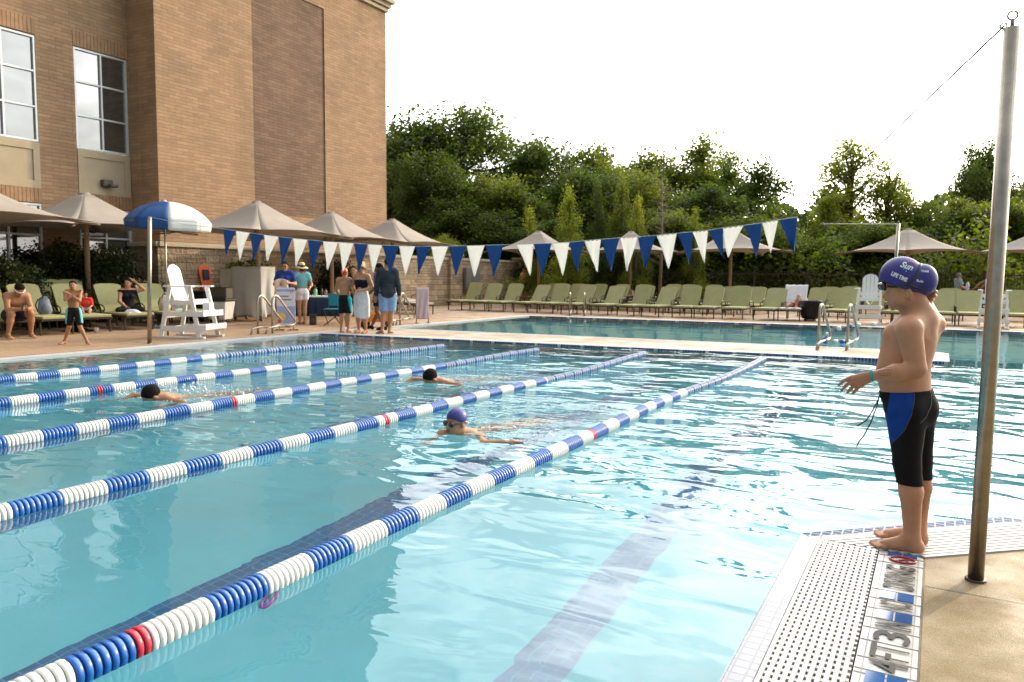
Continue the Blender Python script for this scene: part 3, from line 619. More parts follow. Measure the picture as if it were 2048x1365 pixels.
# ------------------------------------------------------------------ lane ropes
def lane_rope(x, y0, y1, phase, reds, label, dsec=.277, yend=8.8, jit=0.0, flip=0):
    t = empty('lane_rope', (x, 0, WZ), 0, label, 'lane rope', 'blue and white float lane ropes across the near pool')
    n = 14; sp = dsec/9
    def wob(y): return .035*math.sin(y*.55+jit*3)+.02*math.sin(y*1.3+jit), .022+.006*math.sin(y*1.1+jit)
    sec = []; y = phase
    while y > y0: y -= 2*dsec
    k = 0
    while y < y1:
        sec.append((y, 'b' if (k % 2 == flip or y > yend) else 'w')); y += dsec; k += 1
    for (ys, c) in sec:
        mb = MB(); cnt = 9
        low = ys > 6.5; nn = 10 if low else 16
        for j in range(cnt):
            yc = ys+(j+.5)*sp
            if yc < y0 or yc > y1: continue
            dx, dz = wob(yc); r = .0595; hw = sp*.40
            c2 = c
            if yc > yend: c2 = 'bw'[j % 2]
            for ry in reds:
                if ry <= yc < ry+.062: c2 = 'r'
            mi = {'b': 0, 'w': 1, 'r': 2}[c2]
            if yc > yend: hq = hw*.7; r = .052; prof = [(.02, -hq), (r*.95, -hq*.9), (r, 0), (r*.95, hq*.9), (.02, hq)]
            else: prof = [(.018, -hw*.55), (r*.72, -hw*.6), (r*.90, -hw), (r*.985, -hw*.85), (r, -hw*.2), (r*.985, hw*.75), (r*.92, hw), (r*.72, hw*.6), (.018, hw*.55)]
            mb.lathe([(a, b) for a, b in prof], (dx, yc, dz), nn, mi, True, R=Matrix.Rotation(-PI/2, 3, 'X'))
        if mb.v:
            o = mb.build('float_section', [M_floatblue, M_floatwhite, M_floatred], t)
            o['label'] = 'blue float section' if c == 'b' else 'white float section'
    mb = MB(); mb.tube([(wob(y)[0], y, wob(y)[1]) for y in np.arange(y0, y1+.3, .3)], .006, 5); mb.build('cable', M_cable, t)
    return t
lane_rope(-2.48, .8, 12.9, 1.92, (1.585, 5.75), 'lane rope nearest the camera, running from the bottom left corner of the photo', jit=.3, yend=8.6)
lane_rope(-4.38, 1.2, 12.6, 2.21, (5.36,), 'second lane rope from the near corner, to the left of the breaststroke swimmer', jit=1.1, yend=8.6)
lane_rope(-6.32, 1.8, 12.2, 2.85, (5.30,), 'middle lane rope of the five', jit=2.2, yend=9.2)
lane_rope(-8.17, 2.4, 11.9, 2.75, (5.05,), 'fourth lane rope out, with a swimmer just in front of it at left', jit=3.0, yend=8.8)
lane_rope(-10.05, 3.2, 11.2, 3.2, (), 'farthest lane rope, nearest the tiled left edge of the pool', jit=4.0, yend=8.2)
# ------------------------------------------------------------------ lifeguard chairs
def guard_chair(pos, rz, label, H=1.54):
    s = H/1.54
    t = empty('lifeguard_chair', (pos[0], pos[1], 0), rz, label, 'lifeguard chair', 'white lifeguard chairs'); t.scale = (s, s, s)
    if guard_chair.src:
        for ch in guard_chair.src.children:
            c = ch.copy(); COL.objects.link(c); c.parent = t
        return t
    guard_chair.src = t
    # faces +y; front legs lean back, rear legs lean forward
    for sx in (-1, 1):
        x = sx*.30
        mb = MB(); mb.bar((x*1.13, .46, .03), (x, .24, 1.06), .04, .09, up=(0, 1, 0)); mb.build('leg', M_white, t, bevel=.004)
        mb = MB(); mb.bar((x*1.13, -.42, .03), (x, -.22, 1.04), .04, .09, up=(0, 1, 0)); mb.build('leg', M_white, t, bevel=.004)
        mb = MB(); mb.box((x*1.13, .03, .022), (.085, 1.12, .04)); mb.build('skid', M_white, t, bevel=.005)
        mb = MB(); mb.box((x+sx*.04, .02, 1.075), (.13, .66, .028)); mb.bar((x, -.2, .74), (x, .26, .74), .03, .10); mb.build('armrest', M_white, t, bevel=.005)
    mb = MB()
    for y in (-.14, -.02, .10, .22): mb.box((0, y, .765), (.60, .11, .025))
    mb.box((0, .285, .755), (.68, .028, .11)); mb.build('seat', M_white, t, bevel=.004)
    for k in range(4):                                  # arched back of vertical boards
        x0 = -.22+k*.112; mb = MB(); xs = [x0+.006, x0+.053, x0+.103]
        poly = [(x0+.004, .70)]+[(x0+.108, .70)]+[(x, 1.32+.21*math.sqrt(max(0, 1-(x/.232)**2))) for x in (x0+.108, x0+.08, x0+.053, x0+.03, x0+.004)]
        n = len(poly); sl = lambda z, o_: -.16-.19*(z-.70)/.8+o_
        vs = [(x, sl(z, .012), z) for x, z in poly]+[(x, sl(z, -.012), z) for x, z in poly]
        mb.add(vs, [tuple(range(n)), tuple(range(n, 2*n))[::-1]]+[(i, n+i, n+(i+1) % n, (i+1) % n) for i in range(n)]); mb.build('back_board', M_white, t)
    for y, z, w in ((.405, .24, .74), (.345, .52, .70)):
        mb = MB(); mb.box((0, y+.09, z+.03), (w, .26, .03)); mb.box((0, y+.225, z), (w+.02, .028, .12)); mb.build('step', M_white, t, bevel=.004)
    mb = MB()
    for sx in (-1, 1):
        mb.bar((sx*.36, -.39, .20), (sx*.36, .62, .20), .026, .11); mb.bar((sx*.345, -.33, .50), (sx*.345, .56, .50), .026, .09)
    mb.build('side_rail', M_white, t, bevel=.004)
    mb = MB(); mb.bar((-.32, -.335, .46), (.32, -.335, .46), .026, .09); mb.bar((-.33, -.39, .18), (.33, -.39, .18), .026, .09)
    mb.bar((-.30, -.30, .95), (0, -.335, .56), .024, .07, up=(0, 1, 0)); mb.bar((.30, -.301, .95), (0, -.336, .56), .024, .07, up=(0, 1, 0)); mb.bar((-.31, -.27, .92), (.31, -.27, .92), .026, .09)
    mb.build('back_brace', M_white, t, bevel=.004)
    return t
guard_chair.src = None
p = (G(418, 681)+G(330, 683)+G(303, 668)+G(372, 667))/4
LG = guard_chair((p[0]+.22, p[1]+.12), rad(-72), 'white lifeguard chair under the blue and white umbrella at left')
p = G(1733, 649); guard_chair((p[0], p[1]+.55), PI+.02, 'white lifeguard chair across the far pool, left of the boy\'s head')
p = G(1987, 659); guard_chair((p[0], p[1]+.55), PI-.03, 'white lifeguard chair across the far pool, behind the thick steel pole')
# lifeguard umbrella, blue and white panels
c = G(336, 672); 
t = empty('lifeguard_umbrella', (c[0], c[1], 0), rad(0), 'blue and white panelled umbrella on a thin pole above the left lifeguard chair', 'umbrella')
zt = float(onX(329, 404, c[0])[2]); zb = float(onX(329, 446, c[0])[2])
mb = MB(); mb.tube([(0, 0, 0), (0, 0, zt-.03)], .02, 10); mb.build('pole', M_steel, t)
R_ = .86; tilt = Matrix.Rotation(rad(3), 3, 'Y')
for k in range(8):
    mb = MB(); mb2 = MB()
    a0 = 2*PI*k/8+rad(-37)
    def pt(u, v, a0=a0):
        a = a0+u*2*PI/8; sag = 1-.085*math.sin(u*PI)*v
        r = R_*math.sin(v*1.05)/math.sin(1.05)*sag
        return tilt @ Vector((r*math.cos(a), r*math.sin(a), zt-(zt-zb-.02)*(1-math.cos(v*1.05))/(1-math.cos(1.05))))
    grid_mesh(pt, 9, 11, mb)
    def vl(u, v, a0=a0):
        e = pt(u, 1); q = Vector(e); q.z -= v*.17; q.x *= 1-.03*v; q.y *= 1-.03*v; return q
    grid_mesh(vl, 9, 4, mb)
    blue = k >= 4
    o = mb.build('canopy_panel', (mat('umbrella_blue', (.012, .10, .33), .4, var=.1, trans=(.01, .15, .5, .3)) if blue else mat('umbrella_white', (.84, .86, .85), .5, var=.04, trans=(.95, .97, .95, .45))), t)
    o['label'] = ('blue' if blue else 'white')+' umbrella panel'; md = o.modifiers.new('sol', 'SOLIDIFY'); md.thickness = .003
    mb = MB(); mb.tube([tilt @ Vector((0, 0, zt-.35)), pt(0, .6)-Vector((0, 0, .01))], .005, 5); mb.tube([pt(0, v)-Vector((0, 0, .008)) for v in (.05, .3, .6, .8, 1)], .005, 5); mb.build('rib', M_steel2, t)
mb = MB(); mb.lathe([(.0, .05), (.03, .04), (.06, .012), (.07, -.01)], (0, 0, zt)); mb.build('finial', M_steel2, t)
# ------------------------------------------------------------------ loungers
ORD = ['first', 'second', 'third', 'fourth', 'fifth', 'sixth', 'seventh', 'eighth', 'ninth', 'tenth', 'eleventh', 'twelfth', 'thirteenth', 'fourteenth', 'fifteenth', 'sixteenth', 'seventeenth', 'eighteenth', 'nineteenth', 'twentieth', 'twenty-first', 'twenty-second']
def make_lounger(ang=58, cream=False, label='', group=None):
    t = empty('sun_lounger', (0, 0, 0), 0, label, 'sun lounger', group)
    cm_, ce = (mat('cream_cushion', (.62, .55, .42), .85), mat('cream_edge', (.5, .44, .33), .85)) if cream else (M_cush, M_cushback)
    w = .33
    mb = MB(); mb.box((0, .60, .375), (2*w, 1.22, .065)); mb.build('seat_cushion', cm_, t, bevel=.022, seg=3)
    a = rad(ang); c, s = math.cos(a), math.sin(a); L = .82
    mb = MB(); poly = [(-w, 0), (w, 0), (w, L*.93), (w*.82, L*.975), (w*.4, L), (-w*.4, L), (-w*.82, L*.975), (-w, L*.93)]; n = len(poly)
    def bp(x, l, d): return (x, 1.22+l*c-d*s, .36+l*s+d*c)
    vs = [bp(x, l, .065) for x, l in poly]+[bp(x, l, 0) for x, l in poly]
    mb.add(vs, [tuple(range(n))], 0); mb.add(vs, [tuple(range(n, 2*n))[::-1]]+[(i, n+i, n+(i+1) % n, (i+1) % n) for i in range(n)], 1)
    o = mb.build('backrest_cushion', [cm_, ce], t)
    mb = MB()
    for sx in (-1, 1): mb.bar((sx*(w-.0), 0, .325), (sx*(w-.0), 1.95, .325), .03, .045)
    for y in (.02, .5, 1.0, 1.5, 1.93): mb.bar((-w, y, .322), (w, y, .322), .03, .03)
    for sx in (-1, 1): mb.bar(bp(sx*w*.95, 0, -.02), bp(sx*w*.95, L*.95, -.02), .025, .03, up=(0, -s, c))
    mb.bar(bp(-w*.95, L*.9, -.02), bp(w*.95, L*.9, -.02), .025, .03)
    if ang > 10: mb.bar(bp(0, L*.5, -.02), (0, 1.75, .33), .02, .02)
    mb.build('frame', M_bronze, t)
    for sx in (-1, 1):
        for y in (.10, 1.82): mb = MB(); mb.bar((sx*w, y, 0), (sx*w, y, .31), .032, .032, up=(0, 1, 0)); mb.build('leg', M_bronze, t)
        mb = MB(); pts = [(1.62, .33), (1.60, .46), (1.50, .55), (1.30, .585), (1.10, .575), (.98, .53), (.96, .46), (1.01, .42), (1.06, .44)]
        mb.tube([(sx*(w+.045), y, z) for y, z in pts], .016, 7); mb.build('armrest', M_bronze, t)
    return t
def place(src, x, y, rz, label, used, group):
    if src is LSRC:
        k = (0, 1, 0, 2, 0, 0, 1, 2)[int(abs(x)*10) % 8]; src = LALT[k]; used = LU[k]; LU[k] = 1
    o = src if not used else copy_tree(src)
    o.location = (x, y, 0); o.rotation_euler = (0, 0, rz); prop(o, label, None, group); return o
def far_y(x): return 25.05+.10*max(0, x+9)
LSRC = make_lounger(57); LALT = [LSRC, make_lounger(52), make_lounger(61)]; LU = [0, 0, 0]
lx = [(907, 619), (952, 622), (989, 623), (1038, 625), (1087, 628), (1135, 629), (1196, 631), (1248, 634), (1297, 635), (1362, 638), (1406, 639), (1463, 640), (1525, 641), (1576, 642), (1667, 644.6), (1785, 648), (1885, 650), (1944, 651), (2021, 654)]
grpA = 'sage green loungers in the front row across the far pool'
rl = random.Random(9); FRONT = []
for i, (px, py) in enumerate(lx):
    x = float(onY(px, py, 25.2)[0]); y = far_y(x)+rl.uniform(-.06, .06)
    x = float(onY(px, 640, y)[0])
    extra = ', under the sunbather' if px == 1576 else ''
    FRONT.append(place(LSRC, x, y, rad(rl.uniform(-7, 6)-2), f'{ORD[i]} lounger from the stone wall, front row across the far pool'+extra, i > 0, grpA))
bx = [(1072, 600), (1121, 600), (1163, 600), (1209, 600), (1268, 600), (1313, 600), (1352, 600), (1398, 600), (1444, 600), (1491, 600), (1614, 600), (1638, 600), (1697, 600), (1740, 600), (1820, 600), (1905, 600), (2030, 600)]
grpB = 'sage green loungers in the back row beside the fence'
for i, (px, py) in enumerate(bx):
    y0 = 28.6; x = float(onY(px, py, y0)[0]); y = y0+.10*max(0, x+9)+rl.uniform(-.15, .15); x = float(onY(px, py, y)[0])
    place(LSRC, x, y, rad(rl.uniform(-5, 5)-3), f'{ORD[i]} lounger from the left in the back row under the far umbrellas', True, grpB)
grpC = 'sage green loungers on the deck beside the building'
left = [(27, 674, 'lounger at the left edge with a hunched man sitting on its foot end'),
        (115, 664, 'lounger with a grey backpack on its seat'),
        (190, 661, 'lounger half hidden behind the walking boy, with a small child in red on it'),
        (279, 659, 'lounger with the seated woman in black on its right side'),
        (352, 656, 'lounger behind the slim steel pole, with a cream bag on its seat'),
        (414, 650, 'lounger behind the left lifeguard chair, farthest right of that row')]
LL = []
for i, (px, py, lb) in enumerate(left):
    g = G(px, py); y = float(onX(px, 640, -16.45)[1])
    LL.append(place(LSRC, -16.40, y, rad(82+rl.uniform(-4, 4)), 'green '+lb, True, grpC))
ys = [c.location.y for c in LL]
LTALL = make_lounger(76)
for i, (px, lb) in enumerate([(62, 'behind the one with the backpack'), (168, 'with the umbrella pole in front of it'), (208, 'behind the child in red'), (325, 'second row, behind the slim steel pole')]):
    y = float(onX(px, 590, -20.3)[1]) ; place(LTALL, -18.3, y-1.5, rad(82+rl.uniform(-4, 4)), 'back-row sage green lounger before the bushes, '+lb, i > 0, grpC)
s1 = G(815, 618); CR = make_lounger(1, True, 'flat cream lounger lying level in front of the stone wall'); CR.location = (-15.6, 21.6, 0); CR.rotation_euler.z = rad(60)
c2 = copy_tree(CR); c2.location = (-17.6, 24.0, 0); c2.rotation_euler.z = rad(62); prop(c2, 'second flat cream lounger, right beside the foot of the stone wall with a folded towel')
# ------------------------------------------------------------------ handrails
def rail_pair(p0, p1, back, label, h=.86, run=.75):
    t = empty('pool_handrail', (0, 0, 0), 0, label, 'handrail', 'curved steel pool handrails')
    b = Vector(back).normalized()
    for p in (p0, p1):
        P0 = Vector((p[0], p[1], 0)); pr = [(0, 0), (0, .35), (0, h-.16), (.03, h-.05), (.10, h), (.18, h-.02), (.26, h-.10), (run*.62, h*.52), (run*.88, h*.32), (run*.95, h*.24), (run*.88, .17), (run*.7, .145), (.25, .15), (-.12, .155), (-.20, .13), (-.24, .07), (-.25, 0)] if False else \
            [(0, 0), (0, .4), (0, h-.16), (.03, h-.05), (.10, h), (.18, h-.02), (.26, h-.08), (.52, h*.60), (.74, h*.36), (.80, h*.27), (.76, h*.20), (.66, .15), (.40, .145)]
        mb = MB(); mb.tube([P0+b*a+Vector((0, 0, z)) for a, z in pr], .024, 12)
        mb.tube([P0+b*.42+Vector((0, 0, .145)), P0+b*-.05+Vector((.05, 0, .145)), P0+b*-.22+Vector((.05, 0, .12)), P0+b*-.28+Vector((.05, 0, 0))], .022, 10)
        mb.build('rail', M_steel, t)
    return t
a, b2 = G(516, 668), G(545, 667)
rail_pair((a[0], a[1]), (b2[0], b2[1]), (-.1, 1, 0), 'pair of curved steel handrails in front of the banner stand')
a, b2 = G(786, 652), G(800, 650)
rail_pair((a[0], a[1]), (b2[0], b2[1]), (-.1, 1, 0), 'pair of curved steel handrails beside the man in the dark shirt')
a, b2 = G(1139, 632), G(1168, 632)
rail_pair((a[0], a[1]), (b2[0], b2[1]), (-.35, 1, 0), 'pair of steel handrails on the far side of the far pool', h=.80)
a, b2 = G(1636, 699), G(1694, 700)
rail_pair((a[0], a[1]), (b2[0], b2[1]), (.15, 1, 0), 'pair of steel handrails on the strip between the pools, with float coils between them', h=.86)
# ------------------------------------------------------------------ fence
t = empty('iron_fence', (0, 0, 0), 0, 'black iron picket fence behind the far loungers', 'fence')
FA, FB = Vector((-19.7, 36.0, 0)), Vector((16, 41.5, 0)); FH = 1.72
Lf = (FB-FA).length; dv = (FB-FA).normalized(); fa = math.atan2(dv.y, dv.x)
nsp = 15; sp = Lf/nsp
for k in range(nsp+1):
    p = FA+dv*sp*k; mb = MB(); mb.box((p.x, p.y, FH/2+.02), (.10, .10, FH+.04), rz=fa); mb.box((p.x, p.y, FH+.06), (.12, .12, .04), rz=fa); mb.build('post', M_bronze, t)
for k in range(nsp):
    mb = MB(); a = FA+dv*sp*k; b2 = FA+dv*sp*(k+1)
    for z in (.18, FH-.12): mb.bar((a.x, a.y, z), (b2.x, b2.y, z), .03, .04)
    for j in range(1, 21): p = a.lerp(b2, j/21); mb.box((p.x, p.y, FH/2+.04), (.019, .019, FH-.06), rz=fa)
    mb.build('picket_panel', M_bronze, t)
# ------------------------------------------------------------------ foliage
def foliage_mat(name, c1, c2, tr, amt=.5):
    m = bpy.data.materials.new(name); m.use_nodes = True; t = m.node_tree; t.nodes.clear(); out = N(t, 'ShaderNodeOutputMaterial')
    p = N(t, 'ShaderNodeBsdfPrincipled', inp={'Roughness': .5}); p.inputs['Specular IOR Level'].default_value = .35
    co = N(t, 'ShaderNodeTexCoord'); nz = N(t, 'ShaderNodeTexNoise', inp={'Scale': .9, 'Detail': 4.0}); t.links.new(co.outputs['Object'], nz.inputs['Vector'])
    at_ = N(t, 'ShaderNodeAttribute', attribute_name='tone'); ad = N(t, 'ShaderNodeMath', operation='MULTIPLY_ADD', inp={1: .55, 2: -.05}); t.links.new(at_.outputs['Fac'], ad.inputs[0])
    a2 = N(t, 'ShaderNodeMapRange', inp={'From Min': .35, 'From Max': .65, 'To Min': .0, 'To Max': .5}); t.links.new(nz.outputs[0], a2.inputs[0])
    a3 = N(t, 'ShaderNodeMath', operation='ADD', use_clamp=True); t.links.new(ad.outputs[0], a3.inputs[0]); t.links.new(a2.outputs[0], a3.inputs[1])
    mx = N(t, 'ShaderNodeMixRGB', inp={'Color1': (*c1, 1), 'Color2': (*c2, 1)}); t.links.new(a3.outputs[0], mx.inputs[0]); t.links.new(mx.outputs[0], p.inputs['Base Color'])
    mt = N(t, 'ShaderNodeMixRGB', blend_type='MULTIPLY', inp={0: 1.0, 'Color2': (*tr, 1)}); t.links.new(mx.outputs[0], mt.inputs[1])
    tl_ = N(t, 'ShaderNodeBsdfTranslucent'); t.links.new(mt.outputs[0], tl_.inputs['Color'])
    ms = N(t, 'ShaderNodeMixShader', inp={0: amt}); t.links.new(p.outputs[0], ms.inputs[1]); t.links.new(tl_.outputs[0], ms.inputs[2]); t.links.new(ms.outputs[0], out.inputs[0]); return m
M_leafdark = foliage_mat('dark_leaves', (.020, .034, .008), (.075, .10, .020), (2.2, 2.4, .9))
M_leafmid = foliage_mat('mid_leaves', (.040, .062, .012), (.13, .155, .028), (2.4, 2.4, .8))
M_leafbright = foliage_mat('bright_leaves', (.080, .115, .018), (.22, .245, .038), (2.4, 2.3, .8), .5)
M_holly = foliage_mat('glossy_leaves', (.010, .022, .008), (.07, .085, .028), (1.8, 2.0, .8), .2)
M_bark = mat('bark', (.085, .065, .045), .9, var=.3, scale=6, bump=.01)
M_bark_pale = mat('pale_bark', (.22, .18, .13), .9, var=.2)
def leaf_mesh(name, P, size, rng, m, flat=.35):
    n = len(P); sz = size*rng.uniform(.6, 1.35, n)
    nrm = rng.normal(size=(n, 3)); nrm[:, 2] = np.abs(nrm[:, 2])+flat; nrm /= np.linalg.norm(nrm, axis=1)[:, None]
    a = np.cross(nrm, rng.normal(size=(n, 3))); a /= np.linalg.norm(a, axis=1)[:, None]+1e-9; b = np.cross(nrm, a)
    w = .34
    V = np.stack([P-a*sz[:, None]*.5, P+b*sz[:, None]*w-a*sz[:, None]*.08, P+a*sz[:, None]*.5-nrm*sz[:, None]*.12, P-b*sz[:, None]*w-a*sz[:, None]*.08], 1).reshape(-1, 3)
    me = bpy.data.meshes.new(name); me.vertices.add(4*n); me.vertices.foreach_set('co', V.astype(np.float32).ravel())
    me.loops.add(4*n); me.loops.foreach_set('vertex_index', np.arange(4*n, dtype=np.int32)); me.polygons.add(n)
    me.polygons.foreach_set('loop_start', np.arange(0, 4*n, 4, dtype=np.int32)); me.polygons.foreach_set('loop_total', np.full(n, 4, dtype=np.int32))
    me.update(); at_ = me.attributes.new('tone', 'FLOAT', 'FACE'); at_.data.foreach_set('value', rng.uniform(0, 1, n).astype(np.float32)); me.materials.append(m); return me
def crown_points(rng, lobes, n, dens=.5, clump=10, cs=.35):
    # lobes: (x,y,z,rx,ry,rz); clumps sit mostly near each lobe's surface, leaves gather round the clumps
    vol = np.array([l[3]*l[4]*l[5] for l in lobes])**.7; pr = vol/vol.sum(); k = max(1, n//clump)
    li = rng.choice(len(lobes), k, p=pr); L = np.array(lobes)[li]
    d = rng.normal(size=(k, 3)); d /= np.linalg.norm(d, axis=1)[:, None]; r = rng.uniform(0, 1, k)**dens
    C = L[:, :3]+d*L[:, 3:]*r[:, None]*rng.uniform(.85, 1.04, (k, 1))
    P = np.repeat(C, clump, 0)+np.clip(rng.normal(size=(k*clump, 3)), -1.7, 1.7)*cs*rng.uniform(.5, 1.3, (k*clump, 1)); return P
def tree_proto(kind, seed):
    rng = np.random.default_rng(seed); r2 = random.Random(seed)
    if kind == 'broad':                        # 1 unit tall crowns, built at 10 m
        lobes = [(r2.uniform(-2.3, 2.3), r2.uniform(-2.3, 2.3), r2.uniform(2.4, 8.2), r2.uniform(1.0, 2.0), r2.uniform(1.0, 2.0), r2.uniform(.8, 1.5)) for _ in range(17)]
        lobes += [(r2.uniform(-.8, .8), r2.uniform(-.8, .8), r2.uniform(8.2, 9.4), r2.uniform(.6, 1.1), .9, r2.uniform(.5, .9)) for _ in range(3)]
        lobes += [(1.5*math.cos(k*1.05), 1.5*math.sin(k*1.05), r2.uniform(6.2, 8.3), 1.15, 1.15, r2.uniform(.7, 1.1)) for k in range(6)]+[(2.0*math.cos(k*.9), 2.0*math.sin(k*.9), r2.uniform(2.5, 5.5), 1.4, 1.4, 1.2) for k in range(7)]
        n, sz, mt = 30000, .19, None
    elif kind == 'round':
        lobes = [(2.6*math.cos(a)*q, 2.6*math.sin(a)*q, r2.uniform(3.0, 8.6), r2.uniform(.8, 1.6), r2.uniform(.8, 1.6), r2.uniform(.6, 1.2)) for a, q in [(r2.uniform(0, 6.3), r2.uniform(.1, 1)) for _ in range(24)]]
        n, sz = 19000, .20
    elif kind == 'cone':
        lobes = [(r2.uniform(-1, 1)*1.9*(1-k/19), r2.uniform(-1, 1)*1.9*(1-k/19), 1.0+k*.46, .35+1.25*(1-k/19), .35+1.25*(1-k/19), .75) for k in range(19)]
        n, sz = 13000, .16
    elif kind == 'slim':                       # airy tree, sky showing through
        lobes = [(r2.uniform(-1.9, 1.9), r2.uniform(-1.5, 1.5), 9.2-r2.uniform(0, 1)**.8*6.8, r2.uniform(.3, .62), r2.uniform(.3, .62), r2.uniform(.25, .6)) for _ in range(54)]
        lobes = [(l[0]*(.25+.75*(9.6-l[2])/6.6), l[1]*(.25+.75*(9.6-l[2])/6.6), *l[2:]) for l in lobes]
        n, sz = 11000, .15
    P = crown_points(rng, lobes, n, .55, 12, .30)
    P = P[P[:, 2] > .2]
    # trunk and limbs reach into the lobes
    mb = MB(); mb.tube([(0, 0, 0), (.08, .05, 2.5), (-.05, .1, 5.5), (0, 0, 8.6)], [.26, .2, .13, .03], 9)
    for l in lobes[::2 if kind != 'slim' else 1]:
        z0 = max(1.2, l[2]-r2.uniform(.8, 2.0)); mb.tube([(0, 0, z0), (l[0]*.5, l[1]*.5, (z0+l[2])/2-.1), (l[0], l[1], l[2])], [.09, .05, .012], 5)
    return P, sz, rng, mb
protos = {}
def tree(kind, seed, mtn, pos, H, wid, label, rz=0, bark=None, base=2.0):
    key = (kind, seed, mtn)
    t = empty('tree', tuple(pos), rz, label, 'tree', 'trees of the wood beyond the fence'); 
    if key not in protos:
        P, sz, rng, mb = tree_proto(kind, seed); me = leaf_mesh('crown', P, sz, rng, {'dark': M_leafdark, 'mid': M_leafmid, 'bright': M_leafbright}[mtn])
        c = link('crown', me, t); tr = mb.build('trunk', bark or M_bark, t); protos[key] = (me, tr.data)
    else:
        link('crown', protos[key][0], t); link('trunk', protos[key][1], t)
    t.scale = (wid/5.6, wid/5.6, H/9.6); return t
def tr(px, ytop, D, wpx, kind, seed, mtn, label, rz=0, bark=None):
    p = at(px, ytop, D); H = p[2]+.05; w = wpx*1.18/1514*D; tree(kind, seed, mtn, (p[0], p[1], -.05), H, w, label, rad(rz), bark)
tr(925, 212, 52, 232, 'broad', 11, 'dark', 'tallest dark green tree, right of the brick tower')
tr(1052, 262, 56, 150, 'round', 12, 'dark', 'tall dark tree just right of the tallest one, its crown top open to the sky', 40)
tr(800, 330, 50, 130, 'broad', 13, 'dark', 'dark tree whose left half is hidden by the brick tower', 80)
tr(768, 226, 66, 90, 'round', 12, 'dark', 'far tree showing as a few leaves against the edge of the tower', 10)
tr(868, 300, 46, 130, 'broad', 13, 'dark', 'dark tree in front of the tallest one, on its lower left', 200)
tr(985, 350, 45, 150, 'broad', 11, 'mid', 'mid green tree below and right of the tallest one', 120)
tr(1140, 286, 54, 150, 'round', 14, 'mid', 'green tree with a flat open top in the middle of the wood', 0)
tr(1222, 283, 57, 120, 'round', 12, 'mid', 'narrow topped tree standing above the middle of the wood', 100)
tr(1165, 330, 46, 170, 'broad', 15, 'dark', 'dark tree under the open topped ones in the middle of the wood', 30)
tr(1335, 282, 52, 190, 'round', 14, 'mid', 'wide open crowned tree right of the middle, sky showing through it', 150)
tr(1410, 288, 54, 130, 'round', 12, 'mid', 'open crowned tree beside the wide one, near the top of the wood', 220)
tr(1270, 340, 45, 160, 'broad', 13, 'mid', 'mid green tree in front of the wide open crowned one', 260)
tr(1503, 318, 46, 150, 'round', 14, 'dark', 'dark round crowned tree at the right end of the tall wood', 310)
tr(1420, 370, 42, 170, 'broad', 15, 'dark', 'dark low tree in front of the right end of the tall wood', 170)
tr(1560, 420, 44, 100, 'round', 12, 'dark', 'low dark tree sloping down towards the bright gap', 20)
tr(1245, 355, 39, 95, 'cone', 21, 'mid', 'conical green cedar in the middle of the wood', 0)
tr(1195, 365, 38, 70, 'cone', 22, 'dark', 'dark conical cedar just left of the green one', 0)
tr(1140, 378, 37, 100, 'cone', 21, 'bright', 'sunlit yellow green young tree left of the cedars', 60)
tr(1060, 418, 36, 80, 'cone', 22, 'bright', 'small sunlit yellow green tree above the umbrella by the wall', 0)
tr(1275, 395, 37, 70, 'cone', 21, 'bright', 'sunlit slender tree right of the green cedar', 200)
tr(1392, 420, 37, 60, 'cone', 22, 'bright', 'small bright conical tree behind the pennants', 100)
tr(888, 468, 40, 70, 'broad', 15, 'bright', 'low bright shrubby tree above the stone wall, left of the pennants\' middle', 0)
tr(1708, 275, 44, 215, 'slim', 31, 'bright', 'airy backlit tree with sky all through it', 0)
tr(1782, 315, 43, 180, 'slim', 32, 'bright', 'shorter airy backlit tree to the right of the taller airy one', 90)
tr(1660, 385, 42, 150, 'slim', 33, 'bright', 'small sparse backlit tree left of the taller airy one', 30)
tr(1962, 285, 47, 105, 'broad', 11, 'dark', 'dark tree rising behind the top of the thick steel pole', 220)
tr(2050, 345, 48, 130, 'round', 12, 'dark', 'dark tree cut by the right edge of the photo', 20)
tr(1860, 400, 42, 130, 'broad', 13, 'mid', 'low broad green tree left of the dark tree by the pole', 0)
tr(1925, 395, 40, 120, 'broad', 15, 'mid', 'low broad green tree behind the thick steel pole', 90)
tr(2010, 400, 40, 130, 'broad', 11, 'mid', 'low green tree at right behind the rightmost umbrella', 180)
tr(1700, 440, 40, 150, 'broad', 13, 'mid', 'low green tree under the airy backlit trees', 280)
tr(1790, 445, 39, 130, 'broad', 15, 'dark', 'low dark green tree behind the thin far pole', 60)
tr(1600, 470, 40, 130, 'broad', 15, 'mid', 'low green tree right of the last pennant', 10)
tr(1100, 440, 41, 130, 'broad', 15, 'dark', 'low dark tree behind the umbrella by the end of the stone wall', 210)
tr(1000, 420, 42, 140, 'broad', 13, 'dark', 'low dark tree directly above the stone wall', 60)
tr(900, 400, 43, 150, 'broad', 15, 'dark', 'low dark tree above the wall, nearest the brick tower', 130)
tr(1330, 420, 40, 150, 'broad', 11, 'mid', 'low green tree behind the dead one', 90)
tr(1500, 430, 40, 150, 'broad', 13, 'mid', 'low green tree behind the umbrella at the end of the pennants', 190)
